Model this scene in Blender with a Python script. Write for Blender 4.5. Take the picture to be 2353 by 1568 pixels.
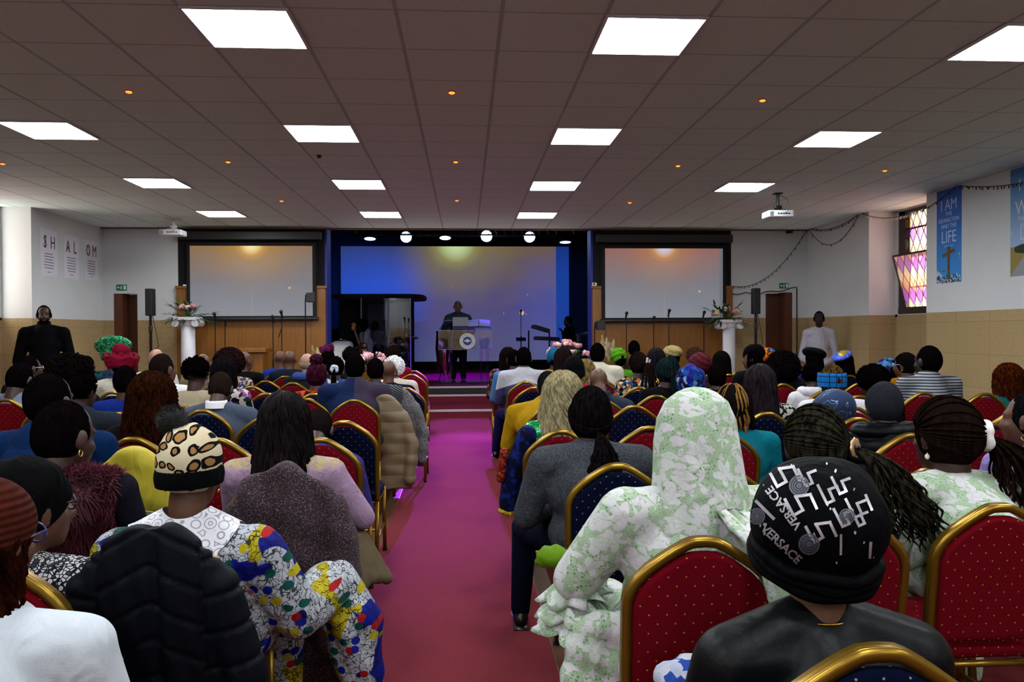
import bpy, bmesh, math, random
import numpy as np
from mathutils import Vector, Matrix, Euler
from mathutils.bvhtree import BVHTree
C = bpy.context
S = C.scene
col = S.collection
PI = math.pi
rad = math.radians
for _o in list(bpy.data.objects):
    bpy.data.objects.remove(_o)

# ------------------------------------------------------------------ camera
FPX, YAW, PITCH, ROLL, EYE = 1755.0, .0611, -.012, -.0048, 1.5
def _rot():
    c, s = math.cos(YAW), math.sin(YAW)
    A = np.array([[c, -s, 0], [0, 0, -1], [s, c, 0]])          # world -> right, down, forward
    c, s = math.cos(PITCH), math.sin(PITCH)
    B = np.array([[1, 0, 0], [0, c, s], [0, -s, c]])
    c, s = math.cos(ROLL), math.sin(ROLL)
    D = np.array([[c, -s, 0], [s, c, 0], [0, 0, 1]])
    return D @ B @ A
CR = _rot()
def ray(px, py):
    return CR.T @ np.array([(px-1176.5)/FPX, (py-784)/FPX, 1.0])
def at(px, py, Y):
    r = ray(px, py); r = r*(Y/r[1]); return Vector((r[0], r[1], r[2]+EYE))
def atX(px, py, X):
    r = ray(px, py); r = r*(X/r[0]); return Vector((r[0], r[1], r[2]+EYE))
def atZ(px, py, Z):
    r = ray(px, py); r = r*((Z-EYE)/r[2]); return Vector((r[0], r[1], r[2]+EYE))
cd = bpy.data.cameras.new('camera')
cd.sensor_width = 36
cd.lens = FPX*36/2353
cd.clip_start = .05
cam = bpy.data.objects.new('camera', cd)
col.objects.link(cam)
M = Matrix(((CR[0][0], -CR[1][0], -CR[2][0]), (CR[0][1], -CR[1][1], -CR[2][1]), (CR[0][2], -CR[1][2], -CR[2][2])))
cam.matrix_world = Matrix.Translation((0, 0, EYE)) @ M.to_4x4()
S.camera = cam

# ------------------------------------------------------------------ view, world
S.view_settings.view_transform = 'Standard'
S.view_settings.look = 'None'
S.view_settings.gamma = 1
S.view_settings.use_curve_mapping = False
S.view_settings.exposure = 0.0
S.cycles.max_bounces = 7
S.cycles.diffuse_bounces = 4
S.cycles.glossy_bounces = 3
S.cycles.transmission_bounces = 6
S.cycles.transparent_max_bounces = 12
S.cycles.sample_clamp_indirect = 6
S.cycles.caustics_reflective = False
S.cycles.caustics_refractive = False
W = bpy.data.worlds.new('sky')
S.world = W
W.use_nodes = True
W.node_tree.nodes['Background'].inputs[0].default_value = (1, .93, .84, 1)
W.node_tree.nodes['Background'].inputs[1].default_value = 6.5
PANEL_E = 44.0            # the LED ceiling panels
def spot(name, loc, target, color, energy, size, blend=.5, r=.06):
    d = bpy.data.lights.new(name, 'SPOT'); d.color = color; d.energy = energy
    d.spot_size = rad(size); d.spot_blend = blend; d.shadow_soft_size = r
    o = bpy.data.objects.new(name, d); col.objects.link(o)
    o.location = loc
    o.rotation_euler = (Vector(target)-Vector(loc)).to_track_quat('-Z', 'Y').to_euler()
    o['kind'] = 'structure'
    return o
BLUE = (.08, .12, 1)
VIO = (.28, .06, 1)
spot('stage_spot', (.52, 17.85, 3.70), (-.1, 8.8, 0), (.34, .03, 1), 20000, 17, .6)
spot('stage_spot', (-1.35, 17.85, 3.70), (.1, 12.2, 0.1), (.26, .01, 1), 7000, 14, .5)
spot('stage_spot', (1.5, 17.85, 3.70), (.3, 16.2, .4), (.14, .02, 1), 1300, 30, .6)
spot('stage_spot', (-.42, 17.85, 3.66), (0, 18.6, .4), (.16, .01, 1), 2800, 60, .6)
spot('stage_spot', (-2.2, 17.85, 3.66), (-2.9, 22, 2.9), (.01, .12, 1), 2600, 58, 1)
spot('stage_spot', (2.35, 17.85, 3.55), (3.0, 22, 2.4), (.02, .18, 1), 450, 50, 1)

# ------------------------------------------------------------------ materials
def lin(c):
    if isinstance(c, str):
        c = [int(c[i:i+2], 16)/255 for i in (1, 3, 5)]
        c = [x/12.92 if x <= .04045 else ((x+.055)/1.055)**2.4 for x in c]
    return (c[0], c[1], c[2], 1)
class NT:
    def __init__(s, name):
        s.m = bpy.data.materials.new(name); s.m.use_nodes = True
        s.t = s.m.node_tree; s.n = s.t.nodes; s.l = s.t.links
        s.b = s.n['Principled BSDF']; s.out = s.n['Material Output']
    def add(s, typ, **k):
        n = s.n.new(typ)
        for a, v in k.items(): setattr(n, a, v)
        return n
    def put(s, sock, v):
        if hasattr(v, 'is_output') or hasattr(v, 'links'): s.l.new(v, sock)
        elif isinstance(v, str): sock.default_value = lin(v)
        elif isinstance(v, (tuple, list)) and len(v) == 3 and len(sock.default_value) == 4: sock.default_value = lin(v)
        else: sock.default_value = v
    def m_(s, op, a, b=None, c=None):
        n = s.add('ShaderNodeMath', operation=op)
        for i, v in enumerate((a, b, c)):
            if v is not None: s.put(n.inputs[i], v)
        return n.outputs[0]
    def mix(s, f, a, b, mode='MIX'):
        n = s.add('ShaderNodeMix', data_type='RGBA', blend_type=mode)
        s.put(n.inputs[0], f); s.put(n.inputs[6], a); s.put(n.inputs[7], b)
        return n.outputs[2]
    def co(s, kind='Object', scale=None, rot=None):
        o = s.add('ShaderNodeTexCoord').outputs[kind]
        if scale is not None or rot is not None:
            n = s.add('ShaderNodeMapping'); s.l.new(o, n.inputs[0])
            if scale is not None: n.inputs[3].default_value = (scale,)*3 if not isinstance(scale, tuple) else scale
            if rot is not None: n.inputs[2].default_value = rot
            o = n.outputs[0]
        return o
    def sep(s, v):
        n = s.add('ShaderNodeSeparateXYZ'); s.l.new(v, n.inputs[0]); return n.outputs
    def noise(s, v, scale, detail=2, rough=.5, dist=0):
        n = s.add('ShaderNodeTexNoise'); s.l.new(v, n.inputs['Vector'])
        n.inputs['Scale'].default_value = scale; n.inputs['Detail'].default_value = detail
        n.inputs['Roughness'].default_value = rough; n.inputs['Distortion'].default_value = dist
        return n.outputs
    def flat(s, v):
        x, y, z = s.sep(v); c = s.add('ShaderNodeCombineXYZ'); s.l.new(x, c.inputs[0]); s.l.new(z, c.inputs[1]); return c.outputs[0]
    def vor(s, v, scale, feature='F1', rnd=1, dims='3D'):
        n = s.add('ShaderNodeTexVoronoi', feature=feature, voronoi_dimensions=dims); s.l.new(v, n.inputs['Vector'])
        n.inputs['Scale'].default_value = scale; n.inputs['Randomness'].default_value = rnd
        return n.outputs
    def ramp(s, f, stops, interp='LINEAR'):
        n = s.add('ShaderNodeValToRGB'); n.color_ramp.interpolation = interp; s.put(n.inputs[0], f)
        e = n.color_ramp.elements
        while len(e) < len(stops): e.new(.5)
        for i, (p, c) in enumerate(stops):
            e[i].position = p; e[i].color = lin(c)
        return n.outputs[0]
    def step(s, v, lo, hi):
        n = s.add('ShaderNodeMapRange'); s.put(n.inputs[0], v)
        n.inputs[1].default_value = lo; n.inputs[2].default_value = hi; return n.outputs[0]
    def color(s, v): s.put(s.b.inputs['Base Color'], v); return s
    def rough(s, v): s.put(s.b.inputs['Roughness'], v); return s
    def set(s, **k):
        for a, v in k.items(): s.put(s.b.inputs[a.replace('_', ' ')], v)
        return s
    def bump(s, h, strength=.3, dist=.01):
        n = s.add('ShaderNodeBump'); n.inputs['Strength'].default_value = strength
        n.inputs['Distance'].default_value = dist; s.l.new(h, n.inputs['Height'])
        s.l.new(n.outputs[0], s.b.inputs['Normal']); return s
MC = {}
def plain(c, rough=.6, metal=0, name=None, spec=None, **k):
    key = (str(c), rough, metal, spec)
    if key in MC: return MC[key]
    t = NT(name or 'plain'); t.color(c); t.rough(rough); t.set(Metallic=metal, **k)
    if spec is not None: t.set(Specular_IOR_Level=spec)
    MC[key] = t.m; return t.m
def emis(c, e, name='glow'):
    t = NT(name); t.color((0, 0, 0)); t.set(Emission_Color=c, Emission_Strength=e); return t.m
def cloth(c, rough=.85, c2=None, weave=0, sheen=.03):
    """woven cloth with soft folds"""
    key = ('cloth', c, rough, c2, weave)
    if key in MC: return MC[key]
    t = NT('cloth'); v = t.co()
    base = c
    if c2: base = t.mix(t.step(t.noise(v, weave or 60, 3)[0], .4, .6), c, c2)
    t.color(base).rough(rough); t.set(Sheen_Weight=0, Specular_IOR_Level=.04)
    vs = t.co(scale=(1, 1, .55))
    h = t.m_('ADD', t.m_('MULTIPLY', t.noise(vs, 11, 2, .5, 1.2)[0], 1.0), t.m_('MULTIPLY', t.noise(v, 220, 1)[0], .05))
    t.bump(h, .55, .03)
    dim(t, .48+.55*min(lin(c)[:3])); MC[key] = t.m; return t.m
def skin(c):
    key = ('skin', c)
    if key in MC: return MC[key]
    t = NT('skin'); v = t.co()
    t.color(t.mix(t.noise(v, 14, 3)[0], c, tuple(x*.72 for x in lin(c)[:3]))); t.rough(.48)
    t.set(Specular_IOR_Level=.4); t.bump(t.noise(v, 160, 2)[0], .12, .003)
    MC[key] = t.m; return t.m
def hairm(c, c2=None, rough=.42):
    key = ('hair', c, c2, rough)
    if key in MC: return MC[key]
    t = NT('hair'); v = t.co(); vs = t.co(scale=(1, 1, .22))
    c2 = c2 or tuple(x*1.8+.0005 for x in lin(c)[:3])
    t.color(t.mix(t.step(t.noise(vs, 75, 3)[0], .38, .70), c, c2)).rough(rough)  # lighter streaks; they also put a slight highlight into the hair colour
    t.set(Specular_IOR_Level=.02 if rough < .37 else 0)
    t.bump(t.noise(v, 240, 2)[0], .5, .004)
    MC[key] = t.m; return t.m

# ------------------------------------------------------------------ mesh building
def dim(t, f):
    i = t.b.inputs['Base Color']
    if i.links: t.color(t.mix(1.0, i.links[0].from_socket, (f, f, f), 'MULTIPLY'))
    else: i.default_value = tuple(x*f for x in i.default_value[:3])+(1,)
    return t
CF = .55
class MB:
    def __init__(s): s.v = []; s.f = []; s.mi = []; s.cur = 0
    def add(s, vs, fs):
        o = len(s.v); s.v += [tuple(p) for p in vs]
        s.f += [tuple(i+o for i in f) for f in fs]; s.mi += [s.cur]*len(fs); return s
    def box(s, c, d, R=None):
        c = Vector(c); d = Vector(d)/2; vs = []
        for x in (-1, 1):
            for y in (-1, 1):
                for z in (-1, 1):
                    p = Vector((x*d.x, y*d.y, z*d.z)); vs.append(c+(R @ p if R else p))
        return s.add(vs, [(0, 1, 3, 2), (4, 6, 7, 5), (0, 4, 5, 1), (2, 3, 7, 6), (0, 2, 6, 4), (1, 5, 7, 3)])
    def bb(s, a, b):
        a = Vector(a); b = Vector(b); return s.box((a+b)/2, (abs(b.x-a.x), abs(b.y-a.y), abs(b.z-a.z)))
    def quad(s, a, b, c, d): return s.add([a, b, c, d], [(0, 1, 2, 3)])
    def loft(s, rings, caps=True, close=True):
        n = len(rings[0]); vs = [p for r in rings for p in r]; fs = []
        for i in range(len(rings)-1):
            for j in range(n if close else n-1):
                k = (j+1) % n
                fs.append((i*n+j, i*n+k, (i+1)*n+k, (i+1)*n+j))
        if caps and close:
            fs.append(tuple(range(n-1, -1, -1))); fs.append(tuple((len(rings)-1)*n+j for j in range(n)))
        return s.add(vs, fs)
    def tube(s, pts, r, n=8, prof=None, up=None, caps=True):
        pts = [Vector(p) for p in pts]; m = len(pts); rings = []; prev = None
        for i, p in enumerate(pts):
            t = (pts[min(i+1, m-1)]-pts[max(i-1, 0)])
            t = t.normalized() if t.length > 1e-9 else Vector((0, 0, 1))
            if up is not None: a = Vector(up); a = (a-t*a.dot(t))
            elif prev is not None: a = prev-t*prev.dot(t)
            else: a = t.orthogonal()
            if a.length < 1e-6: a = t.orthogonal()
            a.normalize(); prev = a; b = t.cross(a)
            rr = r[i] if isinstance(r, (list, tuple)) else r
            if prof: rings.append([p+a*(x*rr)+b*(y*rr) for x, y in prof])
            else: rings.append([p+a*(math.cos(2*PI*k/n)*rr)+b*(math.sin(2*PI*k/n)*rr) for k in range(n)])
        return s.loft(rings, caps)
    def ell(s, c, r, R=None, nu=16, nv=10, fn=None):
        c = Vector(c); r = Vector((r, r, r)) if not hasattr(r, '__len__') else Vector(r); vs = []; fs = []
        for j in range(nv+1):
            th = PI*j/nv
            for i in range(nu):
                ph = 2*PI*i/nu
                p = Vector((math.sin(th)*math.cos(ph), math.sin(th)*math.sin(ph), math.cos(th)))
                if fn: p = p*fn(p)
                p = Vector((p.x*r.x, p.y*r.y, p.z*r.z))
                vs.append(c+(R @ p if R else p))
        for j in range(nv):
            for i in range(nu):
                k = (i+1) % nu
                fs.append((j*nu+i, (j+1)*nu+i, (j+1)*nu+k, j*nu+k))
        return s.add(vs, fs)
    def cap(s, p0, p1, r0, r1, n=10):
        """tapered capsule"""
        p0 = Vector(p0); p1 = Vector(p1); d = p1-p0; L = d.length
        t = d/L if L > 1e-6 else Vector((0, 0, 1)); pts = []; rr = []
        for k in range(4):
            a = PI/2*(1-k/4*.98)
            pts.append(p0-t*(r0*math.sin(a))); rr.append(max(r0*math.cos(a), r0*.05))
        for k in range(5):
            pts.append(p0+d*(k/4)); rr.append(r0+(r1-r0)*k/4)
        for k in range(1, 5):
            a = PI/2*k/4*.98
            pts.append(p1+t*(r1*math.sin(a))); rr.append(max(r1*math.cos(a), r1*.05))
        return s.tube(pts, rr, n)
    def mesh(s, name):
        me = bpy.data.meshes.new(name); me.from_pydata(s.v, [], s.f)
        if any(s.mi): me.polygons.foreach_set('material_index', s.mi)
        return me
    def build(s, name, mat, parent=None, smooth=False, bevel=0, seg=2, fix=True):
        me = s.mesh(name)
        if fix:
            b = bmesh.new(); b.from_mesh(me); bmesh.ops.remove_doubles(b, verts=b.verts, dist=1e-5)
            bmesh.ops.recalc_face_normals(b, faces=b.faces); b.to_mesh(me); b.free()
        return link(name, me, mat, parent, smooth, bevel, seg)
def link(name, me, mat, parent=None, smooth=False, bevel=0, seg=2):
    for m in (mat if isinstance(mat, (list, tuple)) else [mat]): me.materials.append(m)
    o = bpy.data.objects.new(name, me); col.objects.link(o)
    if smooth: me.polygons.foreach_set('use_smooth', [True]*len(me.polygons))
    if bevel:
        b = o.modifiers.new('bevel', 'BEVEL'); b.width = bevel; b.segments = seg; b.limit_method = 'ANGLE'; b.angle_limit = rad(40)
    if parent: o.parent = parent
    return o
TS = bpy.data.scenes.new('workbench')
def melt(mb, voxel, smooth=6, post=None, fac=.5, disp=None):
    """fuse overlapping shapes into one continuous smooth surface"""
    me = mb.mesh('raw'); o = bpy.data.objects.new('raw', me); TS.collection.objects.link(o)
    m = o.modifiers.new('r', 'REMESH'); m.mode = 'VOXEL'; m.voxel_size = voxel; m.use_smooth_shade = True
    if smooth:
        k = o.modifiers.new('s', 'SMOOTH'); k.factor = fac; k.iterations = smooth
    vl = TS.view_layers[0]; vl.update(); dg = vl.depsgraph
    out = bpy.data.meshes.new_from_object(o.evaluated_get(dg))
    bpy.data.objects.remove(o); bpy.data.meshes.remove(me)
    if disp:
        n = len(out.vertices); co = np.empty(n*3); no = np.empty(n*3)
        out.vertices.foreach_get('co', co); out.vertices.foreach_get('normal', no)
        co = co.reshape(-1, 3); no = no.reshape(-1, 3)
        co = co+no*disp(co)[:, None]; out.vertices.foreach_set('co', co.ravel()); out.update()
    if post and post.v:
        b = bmesh.new(); b.from_mesh(out); p = post.mesh('post'); b.from_mesh(p); bpy.data.meshes.remove(p)
        b.to_mesh(out); b.free()
    out.polygons.foreach_set('use_smooth', [True]*len(out.polygons))
    return out
def thing(name, label, cat, loc=(0, 0, 0), rz=0, group=None):
    o = bpy.data.objects.new(name, None); col.objects.link(o); o.empty_display_size = .1
    o.location = loc; o.rotation_euler = (0, 0, rz)
    return tag(o, label, cat, group)
def tag(o, label, cat, group=None, kind=None):
    o['label'] = label; o['category'] = cat
    if group: o['group'] = group
    if kind: o['kind'] = kind
    return o
def struct(o, label=None):
    o['kind'] = 'structure'
    if label: o['label'] = label
    return o
def kids(o): return [c for c in col.objects if c.parent == o]
def dup(o, loc, rz=0, label=None):
    r = o.copy(); col.objects.link(r); r.location = loc; r.rotation_euler = (0, 0, rz)
    if label: r['label'] = label
    for ch in list(o.children):
        c = ch.copy(); col.objects.link(c); c.parent = r
        for g in ch.children:
            d = g.copy(); col.objects.link(d); d.parent = c
    return r
def text_mesh(s, size, extrude=.001, align='CENTER', sx=1.0, bold=0):
    cu = bpy.data.curves.new('t', 'FONT'); cu.body = s; cu.size = size; cu.extrude = extrude; cu.align_x = align; cu.resolution_u = 2; cu.offset = bold
    o = bpy.data.objects.new('t', cu); TS.collection.objects.link(o)
    vl = TS.view_layers[0]; vl.update()
    me = bpy.data.meshes.new_from_object(o.evaluated_get(vl.depsgraph)); bpy.data.objects.remove(o); bpy.data.curves.remove(cu)
    me.materials.clear()
    vs = [Vector((v.co.x*sx, v.co.y, v.co.z)) for v in me.vertices]; fs = [tuple(p.vertices) for p in me.polygons]
    bpy.data.meshes.remove(me); return vs, fs
def write(mb, s, size, o, ex, ey, sx=1.0, extrude=.001, align='CENTER'):
    """text into mb: origin o, ex = reading direction, ey = up"""
    vs, fs = text_mesh(s, size, extrude, align, sx); ex = Vector(ex); ey = Vector(ey); ez = ex.cross(ey); o = Vector(o)
    mb.add([o+ex*p.x+ey*p.y+ez*p.z for p in vs], fs)
def RZ(a): return Matrix.Rotation(a, 3, 'Z')
def RX(a): return Matrix.Rotation(a, 3, 'X')
def RY(a): return Matrix.Rotation(a, 3, 'Y')
# ------------------------------------------------------------------ the hall
CE = 3.32; XW = 6.2; FY = 13.5; XR = 6.62; BY = -3.2
def m_ceiling():
    t = NT('ceiling_tile'); v = t.co(); x, y, z = t.sep(v)
    def line(a, off, w):
        f = t.m_('FRACT', t.m_('ADD', t.m_('DIVIDE', t.m_('SUBTRACT', a, off), .6), 100.5))
        return t.step(t.m_('ABSOLUTE', t.m_('SUBTRACT', f, .5)), w/.6, w/.6*.45)
    lx = line(x, -1.581+.3+.3, .017); ly = line(y, 4.36+.0, .010)
    ln = t.m_('MAXIMUM', lx, ly)
    pores = t.step(t.noise(v, 95, 2, .6)[0], .63, .70)
    base = t.mix(t.m_('MULTIPLY', pores, .45), '#d0dedd', '#686f6d')
    base = t.mix(t.m_('MULTIPLY', ln, .55), base, '#757b80')
    t.color(base).rough(.9); t.bump(t.m_('SUBTRACT', 1, t.m_('MAXIMUM', t.m_('MULTIPLY', pores, .3), ln)), .35, .01); return t.m
def m_wall():
    t = NT('painted_wall_over_stone'); g = t.add('ShaderNodeNewGeometry').outputs['Position']; x, y, z = t.sep(g)
    up = t.mix(t.noise(g, 3, 3)[0], '#d0d3d4', '#c6c9cc')
    h = t.m_('ADD', x, y)
    n = t.add('ShaderNodeTexBrick'); n.offset = 0
    cm = t.add('ShaderNodeCombineXYZ'); t.l.new(h, cm.inputs[0]); t.l.new(z, cm.inputs[1]); t.l.new(cm.outputs[0], n.inputs[0])
    n.inputs['Scale'].default_value = 1; n.inputs['Brick Width'].default_value = .62; n.inputs['Row Height'].default_value = .4
    n.inputs['Mortar Size'].default_value = .004
    n.inputs[1].default_value = lin('#a88f66'); n.inputs[2].default_value = lin('#b2986e'); n.inputs[3].default_value = lin('#8a7350')
    st = t.mix(t.step(t.noise(g, 55, 3)[0], .35, .7), n.outputs[0], '#937c55')
    t.color(t.mix(t.step(z, 1.728, 1.732), st, up)).rough(.75)
    t.bump(t.noise(g, 130, 2)[0], .15, .004); return t.m
MW = m_wall()
def m_carpet(c1, c2):
    t = NT('carpet'); v = t.co()
    t.color(t.mix(t.step(t.noise(v, 260, 2)[0], .3, .7), c1, c2)).rough(1); t.set(Specular_IOR_Level=.02)
    t.bump(t.noise(v, 420, 2)[0], .6, .006); return t.m
M_CARPET = m_carpet('#5e252c', '#702e34'); M_FLOOR = m_carpet('#44161a', '#52201f')
def m_wood(c1, c2, sc=(14, 14, 1.0), rough=.38):
    t = NT('wood'); v = t.co(scale=sc)
    n = t.noise(v, 3, 5, .6, .8)[0]
    t.color(t.mix(t.step(n, .3, .7), c1, c2)).rough(rough); t.bump(n, .12, .004); return t.m
M_OAK = m_wood('#6e4410', '#87571c', (22, 22, .8)); M_DOOR = m_wood('#4a2310', '#5c2e16', (10, 10, .8)); M_TRIM = m_wood('#3c2416', '#54351f', (3, .6, 3), .42)
M_BLACK = plain('#050506', .9, name='black_paint'); M_BLK = plain('#0b0b0d', .5, name='black_plastic'); M_BLKM = plain('#101014', .35, .6, name='black_metal')
M_WHITE = plain('#d8d8d8', .4, name='white_plastic'); M_CHROME = plain('#d0d0d4', .15, 1, name='chrome')
M_NAVY = plain('#05061a', .85, name='navy_paint')
def S_(mb, name, mat, **k): return struct(mb.build(name, mat, **k))
S_(MB().bb((-XW-1, BY, -.1), (XW+1, 13.36, 0)), 'floor', M_FLOOR)
S_(MB().bb((-.60, BY, .0), (.40, 13.36, .006)), 'trim_1', M_CARPET, )['label'] = 'red carpet runner down the centre aisle'
S_(MB().bb((-.70, BY, .0), (-.60, 11.4, .009)), 'trim_2', M_TRIM, bevel=.003)
S_(MB().bb((.40, BY, .0), (.50, 11.4, .009)), 'trim_3', M_TRIM, bevel=.003)
S_(MB().bb((-XW-1, BY, CE), (XW+1, FY-.05, CE+.1)), 'ceiling', m_ceiling())
S_(MB().bb((-XW-.6, FY-.05, CE-.02), (XW+.6, FY+.06, CE+.1)), 'trim_4', plain('#6b4a32', .7))
# side walls: piers and window recesses
WR0, WR1 = 9.93, 11.40
def side(sgn, name, w0, w1):
    b = MB(); T = XR+.35
    b.bb((sgn*XW, BY, 0), (sgn*T, w0, CE)); b.bb((sgn*XW, w1, 0), (sgn*T, FY+.3, CE))
    b.bb((sgn*(XR), w0, 0), (sgn*T, w1, 1.74)); b.bb((sgn*XR, w0, CE-.02), (sgn*T, w1, CE))
    b.bb((sgn*XR, w1-.06, 1.7), (sgn*T, w1, CE)); b.bb((sgn*XR, w0, 1.7), (sgn*T, w0+.02, CE))
    return S_(b, name, MW)
side(1, 'wall_right', WR0, WR1); side(-1, 'wall_left', 9.5, 11.36)
S_(MB().bb((-XW-1, BY-.2, 0), (XW+1, BY, CE)), 'wall_back', MW)
# front wall with two door openings
oL, oR = at(750, 700, FY).x, at(1360, 700, FY).x            # stage opening
tL, tR = at(410, 700, FY).x, at(1680, 700, FY).x
dL0, dL1, dR0, dR1 = -6.02, -5.62, 5.42, 5.92
DH = 2.19
b = MB()
for x0, x1, z0 in ((-XW-.4, dL0, 0), (dL0, dL1, DH), (dL1, tL, 0), (tR, dR0, 0), (dR0, dR1, DH), (dR1, XW+.4, 0)):
    b.bb((x0, FY, z0), (x1, FY+.3, CE))
S_(b, 'wall_front', MW)
for i, (x0, x1, hx) in enumerate(((dL0, dL1, -5.85), (dR0, dR1, 5.72))):
    bx = (x0, hx) if i == 0 else (hx, x1)
    d = S_(MB().bb((x0, FY+.30, 0), (x1, FY+.34, DH)), 'door_%d' % (i+1), M_DOOR, bevel=.004)
    f = MB(); sx = x0 if i == 0 else x1-.05
    f.bb((x0 if i == 0 else x1-.14, FY+.02, 0), (x0+.14 if i == 0 else x1, FY+.3, DH)); f.build('door_leaf', M_DOOR, d)
    MB().cap((x0+.1 if i == 0 else x1-.1, FY-.02, 1.02), (x0+.1 if i == 0 else x1-.1, FY+.04, 1.02), .02, .012).build('door_handle', M_CHROME, d, True)
# black proscenium surround: wall above the panelling, recess of the stage
SZ = .41; SB = 22.3; SC = 4.6; sL, sR = -4.3, 3.75
for n, x0, x1 in (('wall_stage_left', tL, oL), ('wall_stage_right', oR, tR)):
    S_(MB().bb((x0, FY, 0), (x1, FY+.3, CE+1.3)), n, M_BLACK)
S_(MB().bb((sL-.3, FY+.3, 0), (sL, SB, SC)).bb((sL, FY+.3, 0), (oL, FY+.34, SC)), 'wall_stage_side_left', M_NAVY)
S_(MB().bb((sR, FY+.3, 0), (sR+.3, SB, SC)).bb((oR, FY+.3, 0), (sR, FY+.34, SC)), 'wall_stage_side_right', M_NAVY)
for n, x in (('trim_5', oL-.02), ('trim_6', oR-.02)):
    S_(MB().bb((x, FY-.01, 0), (x+.04, FY+.36, CE)), n, plain('#0a1a80', .5))
S_(MB().bb((sL-.3, SB, 0), (sR+.3, SB+.2, SC)), 'wall_stage_back', M_BLACK)
S_(MB().bb((sL-.3, FY+.05, SC), (sR+.3, SB+.2, SC+.1)).bb((tL-.2, FY+.06, CE+.1), (tR+.2, FY+.2, SC)), 'wall_stage_ceiling', M_BLACK)
M_STAGE = m_carpet('#5e1e2c', '#702836')
NOS = plain('#b9b4ae', .35, .3, name='aluminium_nosing')
S_(MB().bb((sL, 15.33, 0), (sR, SB, SZ)), 'floor_stage', M_STAGE)
st = S_(MB().bb((oL, 13.36, 0), (oR, 15.33, .14)), 'floor_stage_step', M_STAGE)
st2 = S_(MB().bb((oL, 14.9, .14), (oR, 15.33, .28)), 'floor_stage_step', M_STAGE)
for n, y, z in (('trim_7', 13.36, .14), ('trim_8', 14.9, .28), ('trim_9', 15.33, SZ)):
    S_(MB().bb((oL, y-.006, z-.03), (oR, y+.05, z+.004)), n, NOS)
S_(MB().bb((oL, 15.315, .28), (oR, 15.33, SZ-.03)), 'trim_10', plain('#101214', .7))
# oak panelling either side of the stage
for i, (x0, x1, zt) in enumerate(((tL, oL, 2.27), (oR, tR, 2.26))):
    b = MB(); y = FY-.06
    b.bb((x0, y, 0), (x1, FY, 1.80)); pw = .17 if i == 0 else .17
    for a, c in ((x0, x0+.22), (x1-.24, x1)):
        b.bb((a, y-.03, 0), (c, FY, zt)); b.bb((a-.02, y-.05, zt), (c+.02, FY, zt+.045))
    k = 7
    for j in range(1, k):
        xx = x0+.22+(x1-x0-.46)*j/k; b.bb((xx-.02, y-.008, 0), (xx+.02, y, 1.78))
    b.bb((x0+.2, y-.02, 1.76), (x1-.2, y, 1.80)); b.bb((x0+.2, y-.015, 0), (x1-.2, y, .14))
    S_(b, 'wall_panelling_%s' % ('left', 'right')[i], M_OAK, bevel=.004)
for sg, n in ((-1, 'baseboard_left'), (1, 'baseboard_right')):
    S_(MB().bb((sg*XW, BY, 0), (sg*(XW-.018), 9.4, .12)), n, plain('#6a5334', .6))
# ------------------------------------------------------------------ windows with leaded diamonds
def m_diamond():
    t = NT('leaded_diamond_glass'); v = t.co(); x, y, z = t.sep(v)
    a = t.m_('ADD', t.m_('DIVIDE', y, .175), t.m_('DIVIDE', z, .31)); c = t.m_('SUBTRACT', t.m_('DIVIDE', y, .175), t.m_('DIVIDE', z, .31))
    fa = t.m_('FRACT', t.m_('ADD', a, 50.)); fc = t.m_('FRACT', t.m_('ADD', c, 50.))
    ed = t.m_('MINIMUM', t.m_('MINIMUM', fa, t.m_('SUBTRACT', 1, fa)), t.m_('MINIMUM', fc, t.m_('SUBTRACT', 1, fc)))
    ia = t.m_('FLOOR', t.m_('ADD', a, 50.)); ic = t.m_('FLOOR', t.m_('ADD', c, 50.))
    k = t.m_('FRACT', t.m_('DIVIDE', t.m_('ADD', ia, t.m_('MULTIPLY', ic, 2)), 3.0))
    colr = t.ramp(k, [(0, '#fffae0'), (.2, '#dcaeee'), (.5, '#ffdcc0')], 'CONSTANT')
    lead = t.step(ed, .045, .035)
    tr = t.add('ShaderNodeBsdfTranslucent'); t.l.new(colr, tr.inputs[0])
    tp = t.add('ShaderNodeBsdfTransparent'); t.l.new(colr, tp.inputs[0])
    ms = t.add('ShaderNodeMixShader'); ms.inputs[0].default_value = .7; t.l.new(tr.outputs[0], ms.inputs[1]); t.l.new(tp.outputs[0], ms.inputs[2])
    t.color('#0d0a0a').rough(.6)
    m2 = t.add('ShaderNodeMixShader'); t.l.new(lead, m2.inputs[0]); t.l.new(ms.outputs[0], m2.inputs[1]); t.l.new(t.b.outputs[0], m2.inputs[2])
    t.l.new(m2.outputs[0], t.out.inputs[0]); return t.m
M_PANE = m_diamond(); M_WFR = plain('#2a1a16', .5, name='dark_window_frame')
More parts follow.
